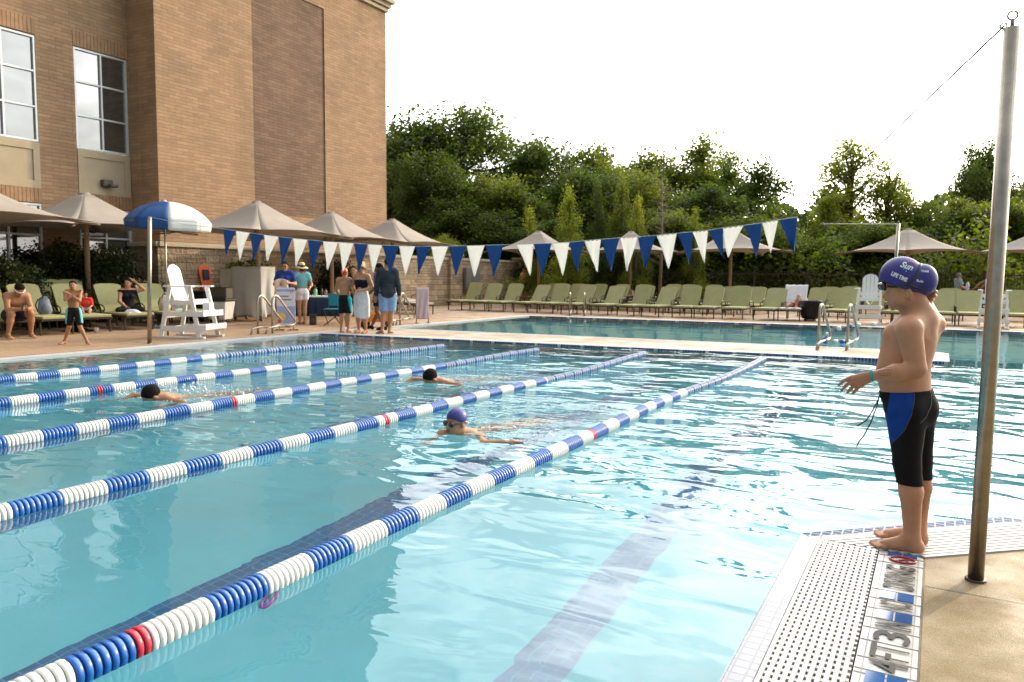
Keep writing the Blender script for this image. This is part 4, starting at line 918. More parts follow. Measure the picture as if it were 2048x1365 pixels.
# bare dead tree
p = at(1325, 350, 36); t = empty('dead_tree', (p[0], p[1], 0), 0, 'bare grey dead tree with thin side branches in front of the wood', 'tree')
mb = MB(); hh = p[2]; mb.tube([(0, 0, 0), (.05, 0, hh*.5), (0, 0, hh)], [.10, .07, .01], 8); mb.build('trunk', M_bark_pale, t)
mb = MB(); r2 = random.Random(5)
for k in range(44):
    z = hh*(.32+.64*k/44); a = r2.uniform(0, 6.28); l = 1.5*(1-(z/hh)*.75)*r2.uniform(.6, 1); e = Vector((math.cos(a)*l, math.sin(a)*l, z+l*.25)); m_ = Vector((math.cos(a)*l*.5, math.sin(a)*l*.5, z+l*.2))
    mb.tube([(0, 0, z), m_, e], [.022, .014, .005], 4)
    for q in range(3): f = Vector((0, 0, z)).lerp(e, r2.uniform(.4, .9)); mb.tube([f, f+Vector((r2.uniform(-.35, .35), r2.uniform(-.35, .35), r2.uniform(0, .35)))], [.009, .003], 3)
mb.build('branches', M_bark_pale, t)
# undergrowth filling behind the fence
rng = np.random.default_rng(77); n = 46000
u = rng.uniform(0, 1, n); dpt = rng.uniform(0, 1, n)**1.6*6; base = np.array(FA)[None]+np.array(dv)[None]*(u*58-4)[:, None]; nv = np.array([-dv.y, dv.x, 0])
hgt = 2.3+1.0*np.sin(u*47)+.7*np.sin(u*113+1)+.5*np.sin(u*210)
P = base+nv*(1.0+dpt)[:, None]; P[:, 2] = rng.uniform(0, 1, n)**.8*(hgt+dpt*.25); P += rng.normal(size=P.shape)*.2; P[:, 2] = np.maximum(P[:, 2], .02)
me = leaf_mesh('undergrowth', P, .24, rng, M_leafmid); prop(link('undergrowth', me), 'dense leafy undergrowth behind the iron fence', 'undergrowth', kind='stuff')
rng = np.random.default_rng(78); n = 36000
u = rng.uniform(0, 1, n); P = np.stack([-34+u*84, 62+rng.uniform(0, 4, n)+u*8, rng.uniform(0, 1, n)*(7.2+1.2*np.sin(u*31)+.9*np.sin(u*77+2)-2.6*(u > .52)*np.clip((u-.52)*9, 0, 1))], 1)
me = leaf_mesh('far_wood', P, .6, rng, M_leafdark); prop(link('far_wood', me), 'dark mass of the wood seen between the trunks', 'wood', kind='stuff')
# bushes by the building
def bush(name, x, y, H, rx, ry, n, seed, label, m=None, sz=.085, stem=True):
    rng = np.random.default_rng(seed); r2 = random.Random(seed); t = empty(name, (x, y, 0), 0, label, 'bush')
    lobes = [(r2.uniform(-.45, .45)*rx, r2.uniform(-.45, .45)*ry, H*r2.uniform(.2, .75), rx*r2.uniform(.45, .7), ry*r2.uniform(.45, .7), H*r2.uniform(.2, .3)) for _ in range(12)]
    P = crown_points(rng, lobes, n, .4, 8, .08); P = P[P[:, 2] > .03]
    link('foliage', leaf_mesh('foliage', P, sz, rng, m or M_holly), t)
    mb = MB()
    for k in range(5): mb.tube([(0, 0, 0), (lobes[k][0]*.5, lobes[k][1]*.5, H*.4), (lobes[k][0], lobes[k][1], lobes[k][2])], [.04, .025, .01], 6)
    mb.build('stem', M_bark, t)
p = at(205, 560, 21.0); bush('evergreen_bush', p[0], p[1], 2.55, 1.25, 1.25, 16000, 1, 'tall rounded evergreen bush right of the umbrella pole, against the building')
p = at(110, 560, 20.4); bush('evergreen_bush', p[0], p[1], 2.25, .85, .85, 11000, 2, 'tall dark evergreen bush left of the umbrella pole, against the building')
p = at(5, 560, 17.5); bush('evergreen_bush', p[0], p[1], 1.95, .85, .9, 10000, 3, 'dark evergreen bush at the left edge of the photo')
p = at(500, 540, 23.0); bush('evergreen_bush', -19.3, float(onX(500, 540, -19.3)[1]), 2.0, .8, .7, 4000, 4, 'small bush whose top shows above the sheet-covered rack', M_leafmid, .10)
bush('evergreen_bush', -19.2, float(onX(672, 540, -19.2)[1]), 2.15, .75, 1.0, 8000, 5, 'dark bush against the stone wall behind the drinks table')
bush('fern', *at(75, 590, 18.6)[:2], .8, .8, .8, 3000, 6, 'low bright fern at the foot of the bushes near the left edge', M_leafmid, .12)
bush('fern', *at(135, 585, 19.2)[:2], .85, .8, .8, 3000, 7, 'low bright fern behind the head of the walking boy', M_leafmid, .12)
# ------------------------------------------------------------------ smooth body surfaces (distance field -> one continuous mesh)
from mathutils.bvhtree import BVHTree
class SDF:
    def __init__(s): s.p = []
    def cap(s, a, b, ra, rb, k=.02, n=None, q=1.0, tag=''):   # tapered limb; q<1 flattens it along direction n
        s.p.append(('c', np.array(a, float), np.array(b, float), ra, rb, k, None if n is None else np.array(n, float)/np.linalg.norm(n), q, tag)); return s
    def ell(s, c, r, R=None, k=.02, tag=''):
        s.p.append(('e', np.array(c, float), np.array(r, float), np.eye(3) if R is None else np.array(R, float), 0, k, None, 1, tag)); return s
    def dist(s, p, X, inf=0.0):
        if p[0] == 'c':
            _, a, b, ra, rb, k, n, q, _t = p; ba = b-a; pa = X-a
            if n is not None:
                # widen space along n: the limb gets thinner there
                dn = pa@n; bn = float(ba@n); h0 = np.clip((pa@ba)/max(ba@ba, 1e-9), 0, 1)
                off = pa-h0[..., None]*ba; on = off@n; off = off+n*(on*(1/q-1))[..., None]
                return np.linalg.norm(off, axis=-1)-(ra+(rb-ra)*h0)-inf
            h = np.clip((pa@ba)/max(ba@ba, 1e-9), 0, 1); return np.linalg.norm(pa-h[..., None]*ba, axis=-1)-(ra+(rb-ra)*h)-inf
        _, c, r, R, _a, k, *_r = p; r = r+inf; q = (X-c)@R; k0 = np.linalg.norm(q/r, axis=-1); k1 = np.linalg.norm(q/(r*r), axis=-1)+1e-9; return k0*(k0-1)/k1
    def bb(s, p, inf):
        if p[0] == 'c': r = max(p[3], p[4])*max(1, 1)+inf; return np.minimum(p[1], p[2])-r, np.maximum(p[1], p[2])+r
        r = max(p[2])+inf; return p[1]-r, p[1]+r
    def mesh(s, name, vox, mats, parent=None, inf=0.0, tags=None, clip=None, seg=None, org=None, matfn=None, smooth=1):
        P = [p for p in s.p if tags is None or p[8] in tags]
        B = [s.bb(p, inf) for p in P]; lo = np.min([b[0] for b in B], 0)-3*vox; hi = np.max([b[1] for b in B], 0)+3*vox
        n = np.ceil((hi-lo)/vox).astype(int)+1; ax = [lo[i]+vox*np.arange(n[i]) for i in range(3)]; F = np.full(n, .5)
        for p, b in zip(P, B):
            pad = p[5]*1.5+2.5*vox; i0 = np.maximum(((b[0]-pad-lo)/vox).astype(int), 0); i1 = np.minimum(((b[1]+pad-lo)/vox).astype(int)+2, n)
            sl = tuple(slice(i0[k], i1[k]) for k in range(3)); X = np.stack(np.meshgrid(*[ax[k][sl[k]] for k in range(3)], indexing='ij'), -1)
            d = s.dist(p, X, inf); f = F[sl]; k = p[5]
            h = np.maximum(k-np.abs(f-d), 0)/k; F[sl] = np.minimum(f, d)-h*h*k*.25
        if clip is not None:
            X = np.stack(np.meshgrid(*ax, indexing='ij'), -1); F = np.maximum(F, clip(X))
        S = F < 0; c = np.zeros(np.array(n)-1, np.int8); o8 = [(i, j, k) for i in (0, 1) for j in (0, 1) for k in (0, 1)]
        for i, j, k in o8: c += S[i:n[0]-1+i, j:n[1]-1+j, k:n[2]-1+k]
        act = (c > 0) & (c < 8); I = np.argwhere(act); idx = -np.ones(c.shape, np.int32); idx[act] = np.arange(len(I))
        V = np.stack([F[I[:, 0]+i, I[:, 1]+j, I[:, 2]+k] for i, j, k in o8], 1); acc = np.zeros((len(I), 3)); cnt = np.zeros(len(I))
        for a in range(8):
            for b in range(a+1, 8):
                d = np.abs(np.array(o8[a])-np.array(o8[b]))
                if d.sum() != 1: continue
                m = (V[:, a] < 0) != (V[:, b] < 0); tt = V[m, a]/(V[m, a]-V[m, b]); acc[m] += np.array(o8[a])+(np.array(o8[b])-np.array(o8[a]))*tt[:, None]; cnt[m] += 1
        pos = lo+vox*(I+acc/cnt[:, None]); fs = []
        for a in range(3):
            s0 = [slice(None)]*3; s1 = [slice(None)]*3; s0[a] = slice(0, -1); s1[a] = slice(1, None)
            A, Bb = S[tuple(s0)], S[tuple(s1)]; E = np.argwhere(A != Bb); u, v = (a+1) % 3, (a+2) % 3
            E = E[(E[:, u] > 0) & (E[:, v] > 0) & (E[:, u] < c.shape[u]) & (E[:, v] < c.shape[v])]
            def g(du, dv): e = E.copy(); e[:, u] += du; e[:, v] += dv; return idx[e[:, 0], e[:, 1], e[:, 2]]
            q = np.stack([g(-1, -1), g(0, -1), g(0, 0), g(-1, 0)], 1); inside = A[E[:, 0], E[:, 1], E[:, 2]]; q[~inside] = q[~inside][:, ::-1]; fs.append(q)
        Q = np.concatenate(fs); Q = Q[(Q >= 0).all(1)]
        for _ in range(smooth):
            sm = np.zeros_like(pos); ct = np.zeros(len(pos))
            for a_, b_ in ((0, 1), (1, 2), (2, 3), (3, 0)):
                np.add.at(sm, Q[:, a_], pos[Q[:, b_]]); np.add.at(sm, Q[:, b_], pos[Q[:, a_]]); np.add.at(ct, Q[:, a_], 1); np.add.at(ct, Q[:, b_], 1)
            pos = pos*.5+.5*sm/np.maximum(ct, 1)[:, None]
        if org is not None: pos = pos-np.array(org)
        me = bpy.data.meshes.new(name); nf = len(Q); me.vertices.add(len(pos)); me.vertices.foreach_set('co', pos.astype(np.float32).ravel())
        me.loops.add(4*nf); me.loops.foreach_set('vertex_index', Q.astype(np.int32).ravel()); me.polygons.add(nf)
        me.polygons.foreach_set('loop_start', np.arange(0, 4*nf, 4, dtype=np.int32)); me.polygons.foreach_set('loop_total', np.full(nf, 4, dtype=np.int32)); me.update()
        me.polygons.foreach_set('use_smooth', np.ones(nf, bool))
        if matfn is not None: cen = pos[Q].mean(1); me.polygons.foreach_set('material_index', matfn(cen).astype(np.int32))
        return link(name, me, parent, mats)
def skin(name, c): return mat(name, c, .55, spec=.35, var=.17, scale=6, sss=.12, bump=.0006, bscale=160)
SK_fair = skin('skin_fair', (.47, .237, .135)); SK_tan = skin('skin_tan', (.36, .18, .09)); SK_mid = skin('skin_mid', (.43, .225, .125)); SK_brown = skin('skin_brown', (.17, .085, .05))
M_hair = mat('dark_hair', (.010, .007, .006), .85, spec=.12, var=.3, scale=40, bump=.003, bscale=160)
M_hairbr = mat('brown_hair', (.06, .032, .018), .85, spec=.12, var=.3, scale=40, bump=.003, bscale=160)
def cloth(name, c, **k): return mat(name, c, k.pop('rough', .85), spec=.15, var=.12, scale=9, bump=.002, bscale=30, **k)
M_lens = mat('dark_lens', (.01, .012, .02), .08, spec=.9)
def unit(v): v = np.array(v, float); return v/np.linalg.norm(v)
def rot2(f, up=(0, 0, 1)):        # columns: right, forward, up
    f = unit(f); r = unit(np.cross(f, up)); u = np.cross(r, f); return np.stack([r, f, u], 1)
def person(label, pos, face, H, J=None, build=1.0, sk=SK_mid, hair=None, hairlen=0.0, hd=(0, 0), garments=(), group=None, z=0.0, fem=False, vox=.011, extra=None, eyes=True, glasses=None):
    """local unit frame: x right, y forward, z up, lengths in body heights"""
    j = dict(head=(0, .012, .928), neck=(0, -.008, .855), chest=(0, -.003, .745), waist=(0, .0, .635), pel=(0, 0, .545),
             shR=(.098, -.005, .812), elR=(.126, -.02, .645), wrR=(.135, .03, .495), shL=(-.098, -.005, .812), elL=(-.126, -.02, .645), wrL=(-.135, .03, .495),
             hiR=(.050, 0, .515), knR=(.055, .012, .285), anR=(.056, -.012, .045), hiL=(-.050, 0, .515), knL=(-.055, .012, .285), anL=(-.056, -.012, .045))
    foot = dict(R=(0, 1, 0), L=(0, 1, 0)); hand = {}
    for k, v in (J or {}).items():
        if k in ('footR', 'footL'): foot[k[-1]] = v
        elif k in ('handR', 'handL'): hand[k[-1]] = v
        else: j[k] = v
    for k in j: j[k] = np.array(j[k], float)*H
    t = empty('person', (pos[0], pos[1], z), rad(face), label, 'person', group)
    S = SDF(); b = build*H; right = unit(j['shR']-j['shL']); upv = unit(j['chest']-j['pel']); fw = unit(np.cross(upv, right))
    sw = .92 if fem else 1.0
    S.cap(j['waist'], j['chest']+fw*.002*H, .066*b*sw, .078*b*sw, .03*H, fw, .80, 'torso'); 
    for s_ in (-1, 1):
        S.cap(j['waist']+right*s_*.028*b, j['chest']+right*s_*.045*b, .045*b*sw, .056*b*sw, .03*H, fw, .85, 'torso')
        S.ell(j['chest']+right*s_*.038*b+fw*.038*b+upv*.012*H, (.040*b, .026*b, .034*b), rot2(fw), .02*H, 'torso')
        S.ell(j['pel']+right*s_*.034*b-fw*.03*b-upv*.015*H, (.046*b, .044*b, .05*b), rot2(fw), .025*H, 'hips')
        if fem: S.ell(j['chest']+right*s_*.038*b+fw*.052*b, (.034*b, .034*b, .034*b), rot2(fw), .015*H, 'torso')
    S.cap(j['pel'], j['waist'], .076*b*(1.05 if fem else 1), .064*b*sw, .03*H, fw, .85, 'hips')
    S.cap(j['shL']*.8+j['neck']*.2, j['shR']*.8+j['neck']*.2, .040*b, .040*b, .03*H, None, 1, 'torso')
    nb = (j['shL']+j['shR'])/2; S.cap(nb+upv*.01*H, j['head']-np.array([0, 0, .03*H]), .034*b**1, .030*H, .02*H, None, 1, 'neck')
    for s_, n in ((1, 'R'), (-1, 'L')):
        S.cap(nb+upv*.022*H, j['sh'+n], .026*H, .036*b, .025*H, None, 1, 'torso')
        sh, el, wr = j['sh'+n], j['el'+n], j['wr'+n]; S.cap(sh, el, .034*b, .025*b, .018*H, None, 1, 'uarm'); S.cap(el, el*.6+wr*.4, .025*b, .025*b, .012*H, None, 1, 'farm'); S.cap(el*.6+wr*.4, wr, .024*b, .0155*H, .012*H, None, 1, 'farm')
        hv = unit(hand.get(n, wr-el)); pn = unit(np.cross(hv, (0, 0, 1) if abs(hv[2]) < .8 else right)); sd_ = np.cross(hv, pn)
        S.cap(wr, wr+hv*.045*H, .015*H, .021*H, .01*H, pn, .55, 'hand')
        for q, ln in zip((-1.5, -.5, .5, 1.5), (.036, .044, .046, .040)):
            a = wr+hv*.052*H+sd_*q*.0105*H; m = a+hv*ln*.55*H; e = m+unit(hv+pn*.5*s_)*ln*.45*H
            S.cap(a, m, .0062*H, .0056*H, .004*H, None, 1, 'hand'); S.cap(m, e, .0056*H, .0048*H, .004*H, None, 1, 'hand')
        a = wr+hv*.014*H-sd_*.016*H; S.cap(a, a+unit(hv-sd_*.8)*.038*H, .0075*H, .0058*H, .005*H, None, 1, 'hand')
        hi, kn, an = j['hi'+n], j['kn'+n], j['an'+n]; S.cap(hi, kn, .056*b, .034*b, .02*H, None, 1, 'thigh'); S.cap(kn, kn*.65+an*.35, .034*b, .033*b, .015*H, None, 1, 'calf')
        S.cap(kn*.68+an*.32-fw*0, an, .032*b, .020*H, .015*H, None, 1, 'calf')
        fd = unit(foot[n]); up2 = np.array([0, 0, 1.0]); heel = an-fd*.018*H-up2*.022*H; ball = an+fd*.085*H-up2*.027*H; S.cap(an, heel, .021*H, .021*H, .01*H, None, 1, 'foot'); S.cap(an-up2*.008*H, ball, .022*H, .017*H, .015*H, None, 1, 'foot')
        sx = np.cross(fd, up2)
        for q in range(5): a = ball+sx*(q-2)*.0105*H+fd*.0*H; S.cap(a-fd*.03*H, a+fd*(.034-.004*abs(q-1.5))*H-up2*.006*H, .011*H, .007*H, .006*H, None, 1, 'foot')
    yaw, pit = rad(hd[0]), rad(hd[1]); hf = np.array([-math.sin(yaw)*math.cos(pit), math.cos(yaw)*math.cos(pit), math.sin(pit)]); RH = rot2(hf); h = j['head']; hs = H**.75*1.0 if H < 1.5 else H; hs = max(hs, H)
    def hp(x, y, z_): return h+RH@(np.array([x, y, z_])*hs)
    S.ell(hp(0, -.008, .016), (.047*hs, .058*hs, .052*hs), RH, .02*H, 'head'); S.ell(hp(0, .014, -.022), (.038*hs, .042*hs, .046*hs), RH, .02*H, 'head'); S.ell(hp(0, .030, -.052), (.022*hs, .020*hs, .016*hs), RH, .015*H, 'head')
    S.cap(hp(0, .052, .006), hp(0, .064, -.012), .006*hs, .0085*hs, .008*H, None, 1, 'head')
    for s_ in (-1, 1): S.ell(hp(s_*.047, -.006, -.006), (.006*hs, .012*hs, .017*hs), RH, .006*H, 'head')
    S.mesh('body', vox, sk, t)
    mb = MB()
    if eyes and glasses is None:
        for s_ in (-1, 1):
            mb = MB(); mb.lathe([(0, .006*hs), (.006*hs, .003*hs), (.0075*hs, 0), (0, -.004*hs)], hp(s_*.019, .0505, .004), 8, R=Matrix(RH.tolist()) @ Matrix.Rotation(-PI/2, 3, 'X')); mb.build('eye', mat('eye', (.03, .02, .015), .2), t)
        mb = MB(); mb.tube([hp(-.013, .0525, -.034), hp(0, .057, -.032), hp(.013, .0525, -.034)], .003*hs, 6); mb.build('mouth', mat('lips', (.30, .10, .08), .4), t)
    if glasses:
        mb = MB()
        for s_ in (-1, 1): mb.lathe([(0, .004*hs), (.012*hs, .003*hs), (.016*hs, 0), (0, -.003*hs)], hp(s_*.019, .054, .004), 10, R=Matrix(RH.tolist()) @ Matrix.Rotation(-PI/2, 3, 'X')); mb.tube([hp(s_*.034, .046, .006), hp(s_*.050, .0, .006), hp(s_*.045, -.03, .006)], .003*hs, 5)
        mb.tube([hp(-.008, .058, .008), hp(.008, .058, .008)], .003*hs, 5); mb.build('glasses', glasses, t)
    if hair is not None:
        K = SDF(); K.ell(hp(0, -.014, .022), (.051*hs, .060*hs, .055*hs), RH, .01, 'h')
        if hairlen: K.cap(hp(0, -.04, .0), hp(0, -.052, -.04-hairlen), .040*hs, .026*hs, .03*H, None, 1, 'h')
        fx = hp(0, .030, .030)
        def hclip(X, c0=h, f=RH[:, 1], u=RH[:, 2]):
            q = X-c0; a = q@f; z_ = q@u; return np.maximum(np.minimum(-(z_-(.022+.55*np.maximum(0, 0))*hs)+a*.9-0*hs, 1.0), -1)-.018*hs
        K.mesh('hair', vox*.9, hair, t, clip=hclip)
    for g in garments:
        name, tags, inf, m, zr = g[:5]
        G_ = SDF(); G_.p = list(S.p)
        if len(g) > 5:
            for (tg, f) in g[5]:                       # partial limbs: sleeves and trouser legs
                for p in S.p:
                    if p[8] == tg:
                        if tg == 'farm' or tg == 'calf': continue
                        G_.p.append(('c', p[1], p[1]+(p[2]-p[1])*f, p[3], p[3]+(p[4]-p[3])*f*.6, p[5], p[6], p[7], 'part'))
                if tg in ('calf', 'farm'):
                    for n in 'RL':
                        a, e = (j['kn'+n], j['an'+n]) if tg == 'calf' else (j['el'+n], j['wr'+n]); r0 = .036*b if tg == 'calf' else .026*b
                        G_.p.append(('c', a, a+(e-a)*f, r0, r0*.85, .02*H, None, 1, 'part'))
            tags = tuple(tags)+('part',)
        cl = None
        if zr is not None:
            def cl(X, zr=zr):
                zz = X[..., 2]/H; top = zr[1]
                if top >= .83: nk = np.linalg.norm(X[..., :2]-j['neck'][:2], axis=-1)/H; return np.maximum(np.maximum(zr[0]-zz, zz-.88), np.minimum(zz-(.795+.25*np.minimum(nk, .06)), .048-nk))*H
                return np.maximum(zr[0]-zz, zz-top)*H
        G_.mesh(name, vox, m, t, inf=inf, tags=tags, clip=cl)
    if extra: extra(t, j, hp, S, H, RH)
    return t
def hat(t, c, RH, hs, m, brim=.11, crown=.058, band=None, tilt=0):
    R = Matrix(RH.tolist()); n = 24
    mb = MB(); mb.lathe([(crown*hs*.0, .066*hs), (crown*hs*.6, .064*hs), (crown*hs*.92, .045*hs), (crown*hs, .0), (crown*1.25*hs, -.006*hs), (brim*.8*hs, -.012*hs), (brim*hs, -.03*hs), (brim*.98*hs, -.034*hs), (crown*hs, -.012*hs)], c, n, R=R); mb.build('hat', m, t)
    if band: mb = MB(); mb.lathe([(crown*1.03*hs, .0), (crown*1.03*hs, .022*hs)], c, n, R=R); mb.build('hat_band', band, t)
def swimcap(K, hp, RH, hs, m, t, vox=.008):
    K.ell(hp(0, -.012, .020), (.0505*hs, .062*hs, .057*hs), RH, .01, 'c')
    c0 = hp(0, 0, 0); K.mesh('swim_cap', vox, m, t, clip=lambda X: -((X-c0)@RH[:, 2])+((X-c0)@RH[:, 1])*.45+.006*hs)
# ---- group beside the near pool
M_navytop = cloth('navy_top', (.012, .016, .03)); M_blackc = cloth('black_cloth', (.012, .012, .014)); M_whitec = cloth('white_cloth', (.70, .68, .68)); M_aqua = cloth('aqua_tee', (.16, .42, .45)); M_staff = cloth('blue_polo', (.02, .05, .22))
M_denim = cloth('light_denim', (.24, .36, .58)); M_charcoal = cloth('charcoal_shirt', (.035, .045, .055)); M_cyan = cloth('cyan_panel', (.02, .50, .62)); M_straw = mat('straw', (.62, .50, .28), .85, var=.15, scale=30, bump=.002, bscale=90)
M_orangecap = mat('orange_cap', (.75, .06, .01), .35); M_jammer = cloth('black_jammers', (.010, .010, .012), rough=.6)
def fdir(pos, dx, dy): return math.degrees(math.atan2(-dx, dy))   # face angle for a heading
def two_tone(m1, m2, test): return None
def cap_extra(m):
    def f(t, j, hp, S, H, RH): swimcap(SDF(), hp, RH, max(H**.75 if H < 1.5 else H, H), m, t, .009)
    return f
def side_panel(m, fr=.62):
    def f(t, j, hp, S, H, RH):
        for s_, n in ((1, 'R'), (-1, 'L')):
            K = SDF(); K.p = [p for p in S.p if p[8] == 'hips']
            for p in S.p:
                if p[8] == 'thigh' and np.allclose(p[1], j['hi'+n]): K.p.append(('c', p[1], p[1]+(p[2]-p[1])*fr, p[3], p[3]+(p[4]-p[3])*fr*.6, p[5], p[6], p[7], 'thigh'))
            K.mesh('side_panel', .009, m, t, inf=.013, clip=lambda X, s_=s_, n=n: np.maximum(np.maximum(j['hi'+n][0]*s_+.026*H+(X[..., 2]-j['hi'+n][2])*-.12-X[..., 0]*s_, X[..., 2]-.585*H), .30*H-X[..., 2]))
    return f
def both(*fs):
    def f(*a):
        for g in fs: g(*a)
    return f
g0 = G(690, 666)
person('boy seen from behind in an orange swim cap and black and cyan jammers', (g0[0], g0[1]), 18, 1.50, dict(elR=(.150, .02, .66), wrR=(.12, .09, .555), elL=(-.150, .02, .66), wrL=(-.11, .10, .555)), 1.0, SK_mid,
       garments=[('jammers', ('hips',), .010, M_jammer, (.30, .59), [('thigh', .80)])], extra=both(cap_extra(M_orangecap), side_panel(M_cyan, .72)), hair=None)
g0 = G(724, 667)
def skirt(t, j, hp, S, H, RH):
    prof = []; n = 40; mb = MB()
    def pt(u, v):
        a = u*2*PI; r = (.078+.030*min(1, v*3))*H*(1+.035*math.sin(9*a+1)*v+.02*math.sin(5*a)); z = (.625-.365*v)*H-(.05*H*v if 0 < math.sin(a-.6) else 0)*max(0, math.sin(a-.6))
        return (r*1.12*math.cos(a), r*.86*math.sin(a), z)
    grid_mesh(pt, n+1, 14, mb); o = mb.build('sarong', M_whitec, t); md = o.modifiers.new('s', 'SOLIDIFY'); md.thickness = .006
    hat(t, hp(0, .0, .045), rot2((0.2, .97, .35)), H, mat('tan_sunhat', (.52, .40, .17), .85, var=.2, scale=25), .085, .055)
    mb = MB(); mb.box(tuple((j['wrL']+j['wrR'])/2+np.array([0, .05, .02])), (.07, .10, .012)); mb.build('phone', M_black, t)
    for s_ in (-1, 1):
        mb = MB(); mb.tube([j['chest']+np.array([s_*.04, .075, .03]), np.array([s_*.062, .03, .84])*H, np.array([s_*.055, -.04, .83])*H, j['chest']+np.array([s_*.03, -.07, .03])], .007, 6); mb.build('strap', M_navytop, t)
    for n in 'RL':
        K = SDF(); an = j['an'+n]; K.cap(an+np.array([0, -.03, -.062]), an+np.array([0, .16, -.062]), .030, .036, .01, (0, 0, 1), .5); K.cap(an+np.array([-.035, .09, -.045]), an+np.array([.035, .09, -.045]), .02, .02, .01, (0, 1, 0), 1); K.mesh('sandal', .01, mat('red_sandal', (.42, .07, .05), .6), t)
person('woman in a tan sun hat, black swim top and long white sarong, holding a phone', (g0[0], g0[1]), 192, 1.60, dict(elR=(.165, -.02, .655), wrR=(.07, .11, .625), elL=(-.165, -.02, .655), wrL=(-.06, .12, .625), knL=(-.06, .03, .285)), 1.10, SK_fair, hair=M_hairbr, fem=True, hd=(20, 4),
       garments=[('swim_top', ('torso',), .007, M_navytop, (.63, .775))], extra=skirt)
g0 = G(776, 668)
person('man in a charcoal long-sleeved shirt and light blue shorts standing barefoot at the pool corner', (g0[0], g0[1]), 38, 1.74, dict(anR=(.02, .02, .045), knR=(.045, .03, .285), anL=(-.075, -.05, .045), elL=(-.142, -.01, .64), wrL=(-.155, .02, .50), elR=(.138, -.02, .64), wrR=(.15, .03, .50), footL=(-.6, .8, 0), footR=(.3, .95, 0)), 1.10, SK_mid, hair=M_hairbr, hd=(25, 0),
       garments=[('shirt', ('torso', 'uarm', 'farm'), .014, M_charcoal, (.50, .87), ), ('shirt_tail', ('hips', 'torso'), .026, M_charcoal, (.47, .66)), ('shorts', ('hips',), .022, M_denim, (.30, .53), [('thigh', .85)])])
g0 = G(605, 649)
def strawhat(t, j, hp, S, H, RH): hat(t, hp(0, .0, .038), rot2((0, 1, .12)), H, M_straw, .112, .058, M_navytop)
person('woman in a straw hat, aqua tee and white shorts, hand raised to her face', (g0[0], g0[1]), 62, 1.63, dict(elL=(-.14, .10, .72), wrL=(-.05, .13, .87), elR=(.145, -.05, .66), wrR=(.11, -.10, .62), anR=(.03, -.03, .045), anL=(-.04, .0, .045), knR=(.04, .0, .285), knL=(-.045, .02, .285)), 1.0, SK_mid, hair=M_hairbr, hairlen=.03, fem=True,
       garments=[('tee', ('torso',), .018, M_aqua, (.575, .85), [('uarm', .42)]), ('shorts', ('hips',), .018, M_whitec, (.40, .60), [('thigh', .32)])], extra=strawhat)
g0 = at(571, 600, 19.4)
def towel_x(t, j, hp, S, H, RH):
    mb = MB(); c = np.array([.02, .19, .62])*H
    def pt(u, v): return (c[0]+(u-.5)*.34+.01*math.sin(v*9), c[1]+.03*math.sin(u*9)+.02*v, c[2]+.16-v*.42+.05*math.sin(u*PI))
    grid_mesh(pt, 12, 14, mb); o = mb.build('towel', mat('peach_towel', (.66, .50, .42), .95, var=.1), t); md = o.modifiers.new('s', 'SOLIDIFY'); md.thickness = .02
person('woman in a blue polo and dark glasses behind the banner stand, holding a folded towel', (g0[0], g0[1]), 215, 1.66, dict(elR=(.155, .02, .66), wrR=(.06, .15, .66), elL=(-.155, .02, .66), wrL=(-.10, .17, .68)), 1.0, SK_tan, hair=M_hair, hairlen=.05, fem=True, glasses=M_lens,
       garments=[('polo', ('torso', 'neck'), .018, M_staff, (.54, .835), [('uarm', .55)]), ('trousers', ('hips', 'thigh'), .02, M_blackc, (.05, .57), [('calf', .85)])], extra=towel_x)
g0 = at(758, 600, 18.6)
person('dark-haired person in a blue and pink top behind the man in charcoal', (g0[0], g0[1]), 110, 1.64, dict(elR=(.15, .05, .66), wrR=(.12, .12, .60), anR=(.05, .14, .05), anL=(-.05, -.10, .05)), 1.0, SK_brown, hair=M_hair, hairlen=.02,
       garments=[('tee', ('torso',), .016, cloth('blue_tee', (.03, .13, .30)), (.56, .85), [('uarm', .5)]), ('pink_vest', ('torso',), .020, cloth('pink_vest', (.65, .03, .12)), (.73, .845)), ('shorts', ('hips',), .02, M_blackc, (.36, .57), [('thigh', .6)]), ('shoes', ('foot',), .010, M_blackc, (-.01, .06))])
g0 = at(709, 600, 18.3)
person('person in dark clothes and white sneakers, mostly hidden behind the woman in the white sarong', (g0[0], g0[1]), 200, 1.56, dict(elR=(.13, .04, .66), wrR=(.06, .10, .60), knR=(.10, .06, .29), anR=(.14, -.02, .05)), .95, SK_mid, hair=M_hair, hairlen=.06, fem=True,
       garments=[('top', ('torso',), .014, M_blackc, (.56, .85), [('uarm', .4)]), ('shorts', ('hips',), .018, M_navytop, (.42, .58), [('thigh', .35)]), ('sneakers', ('foot',), .010, M_whitec, (-.01, .055))])
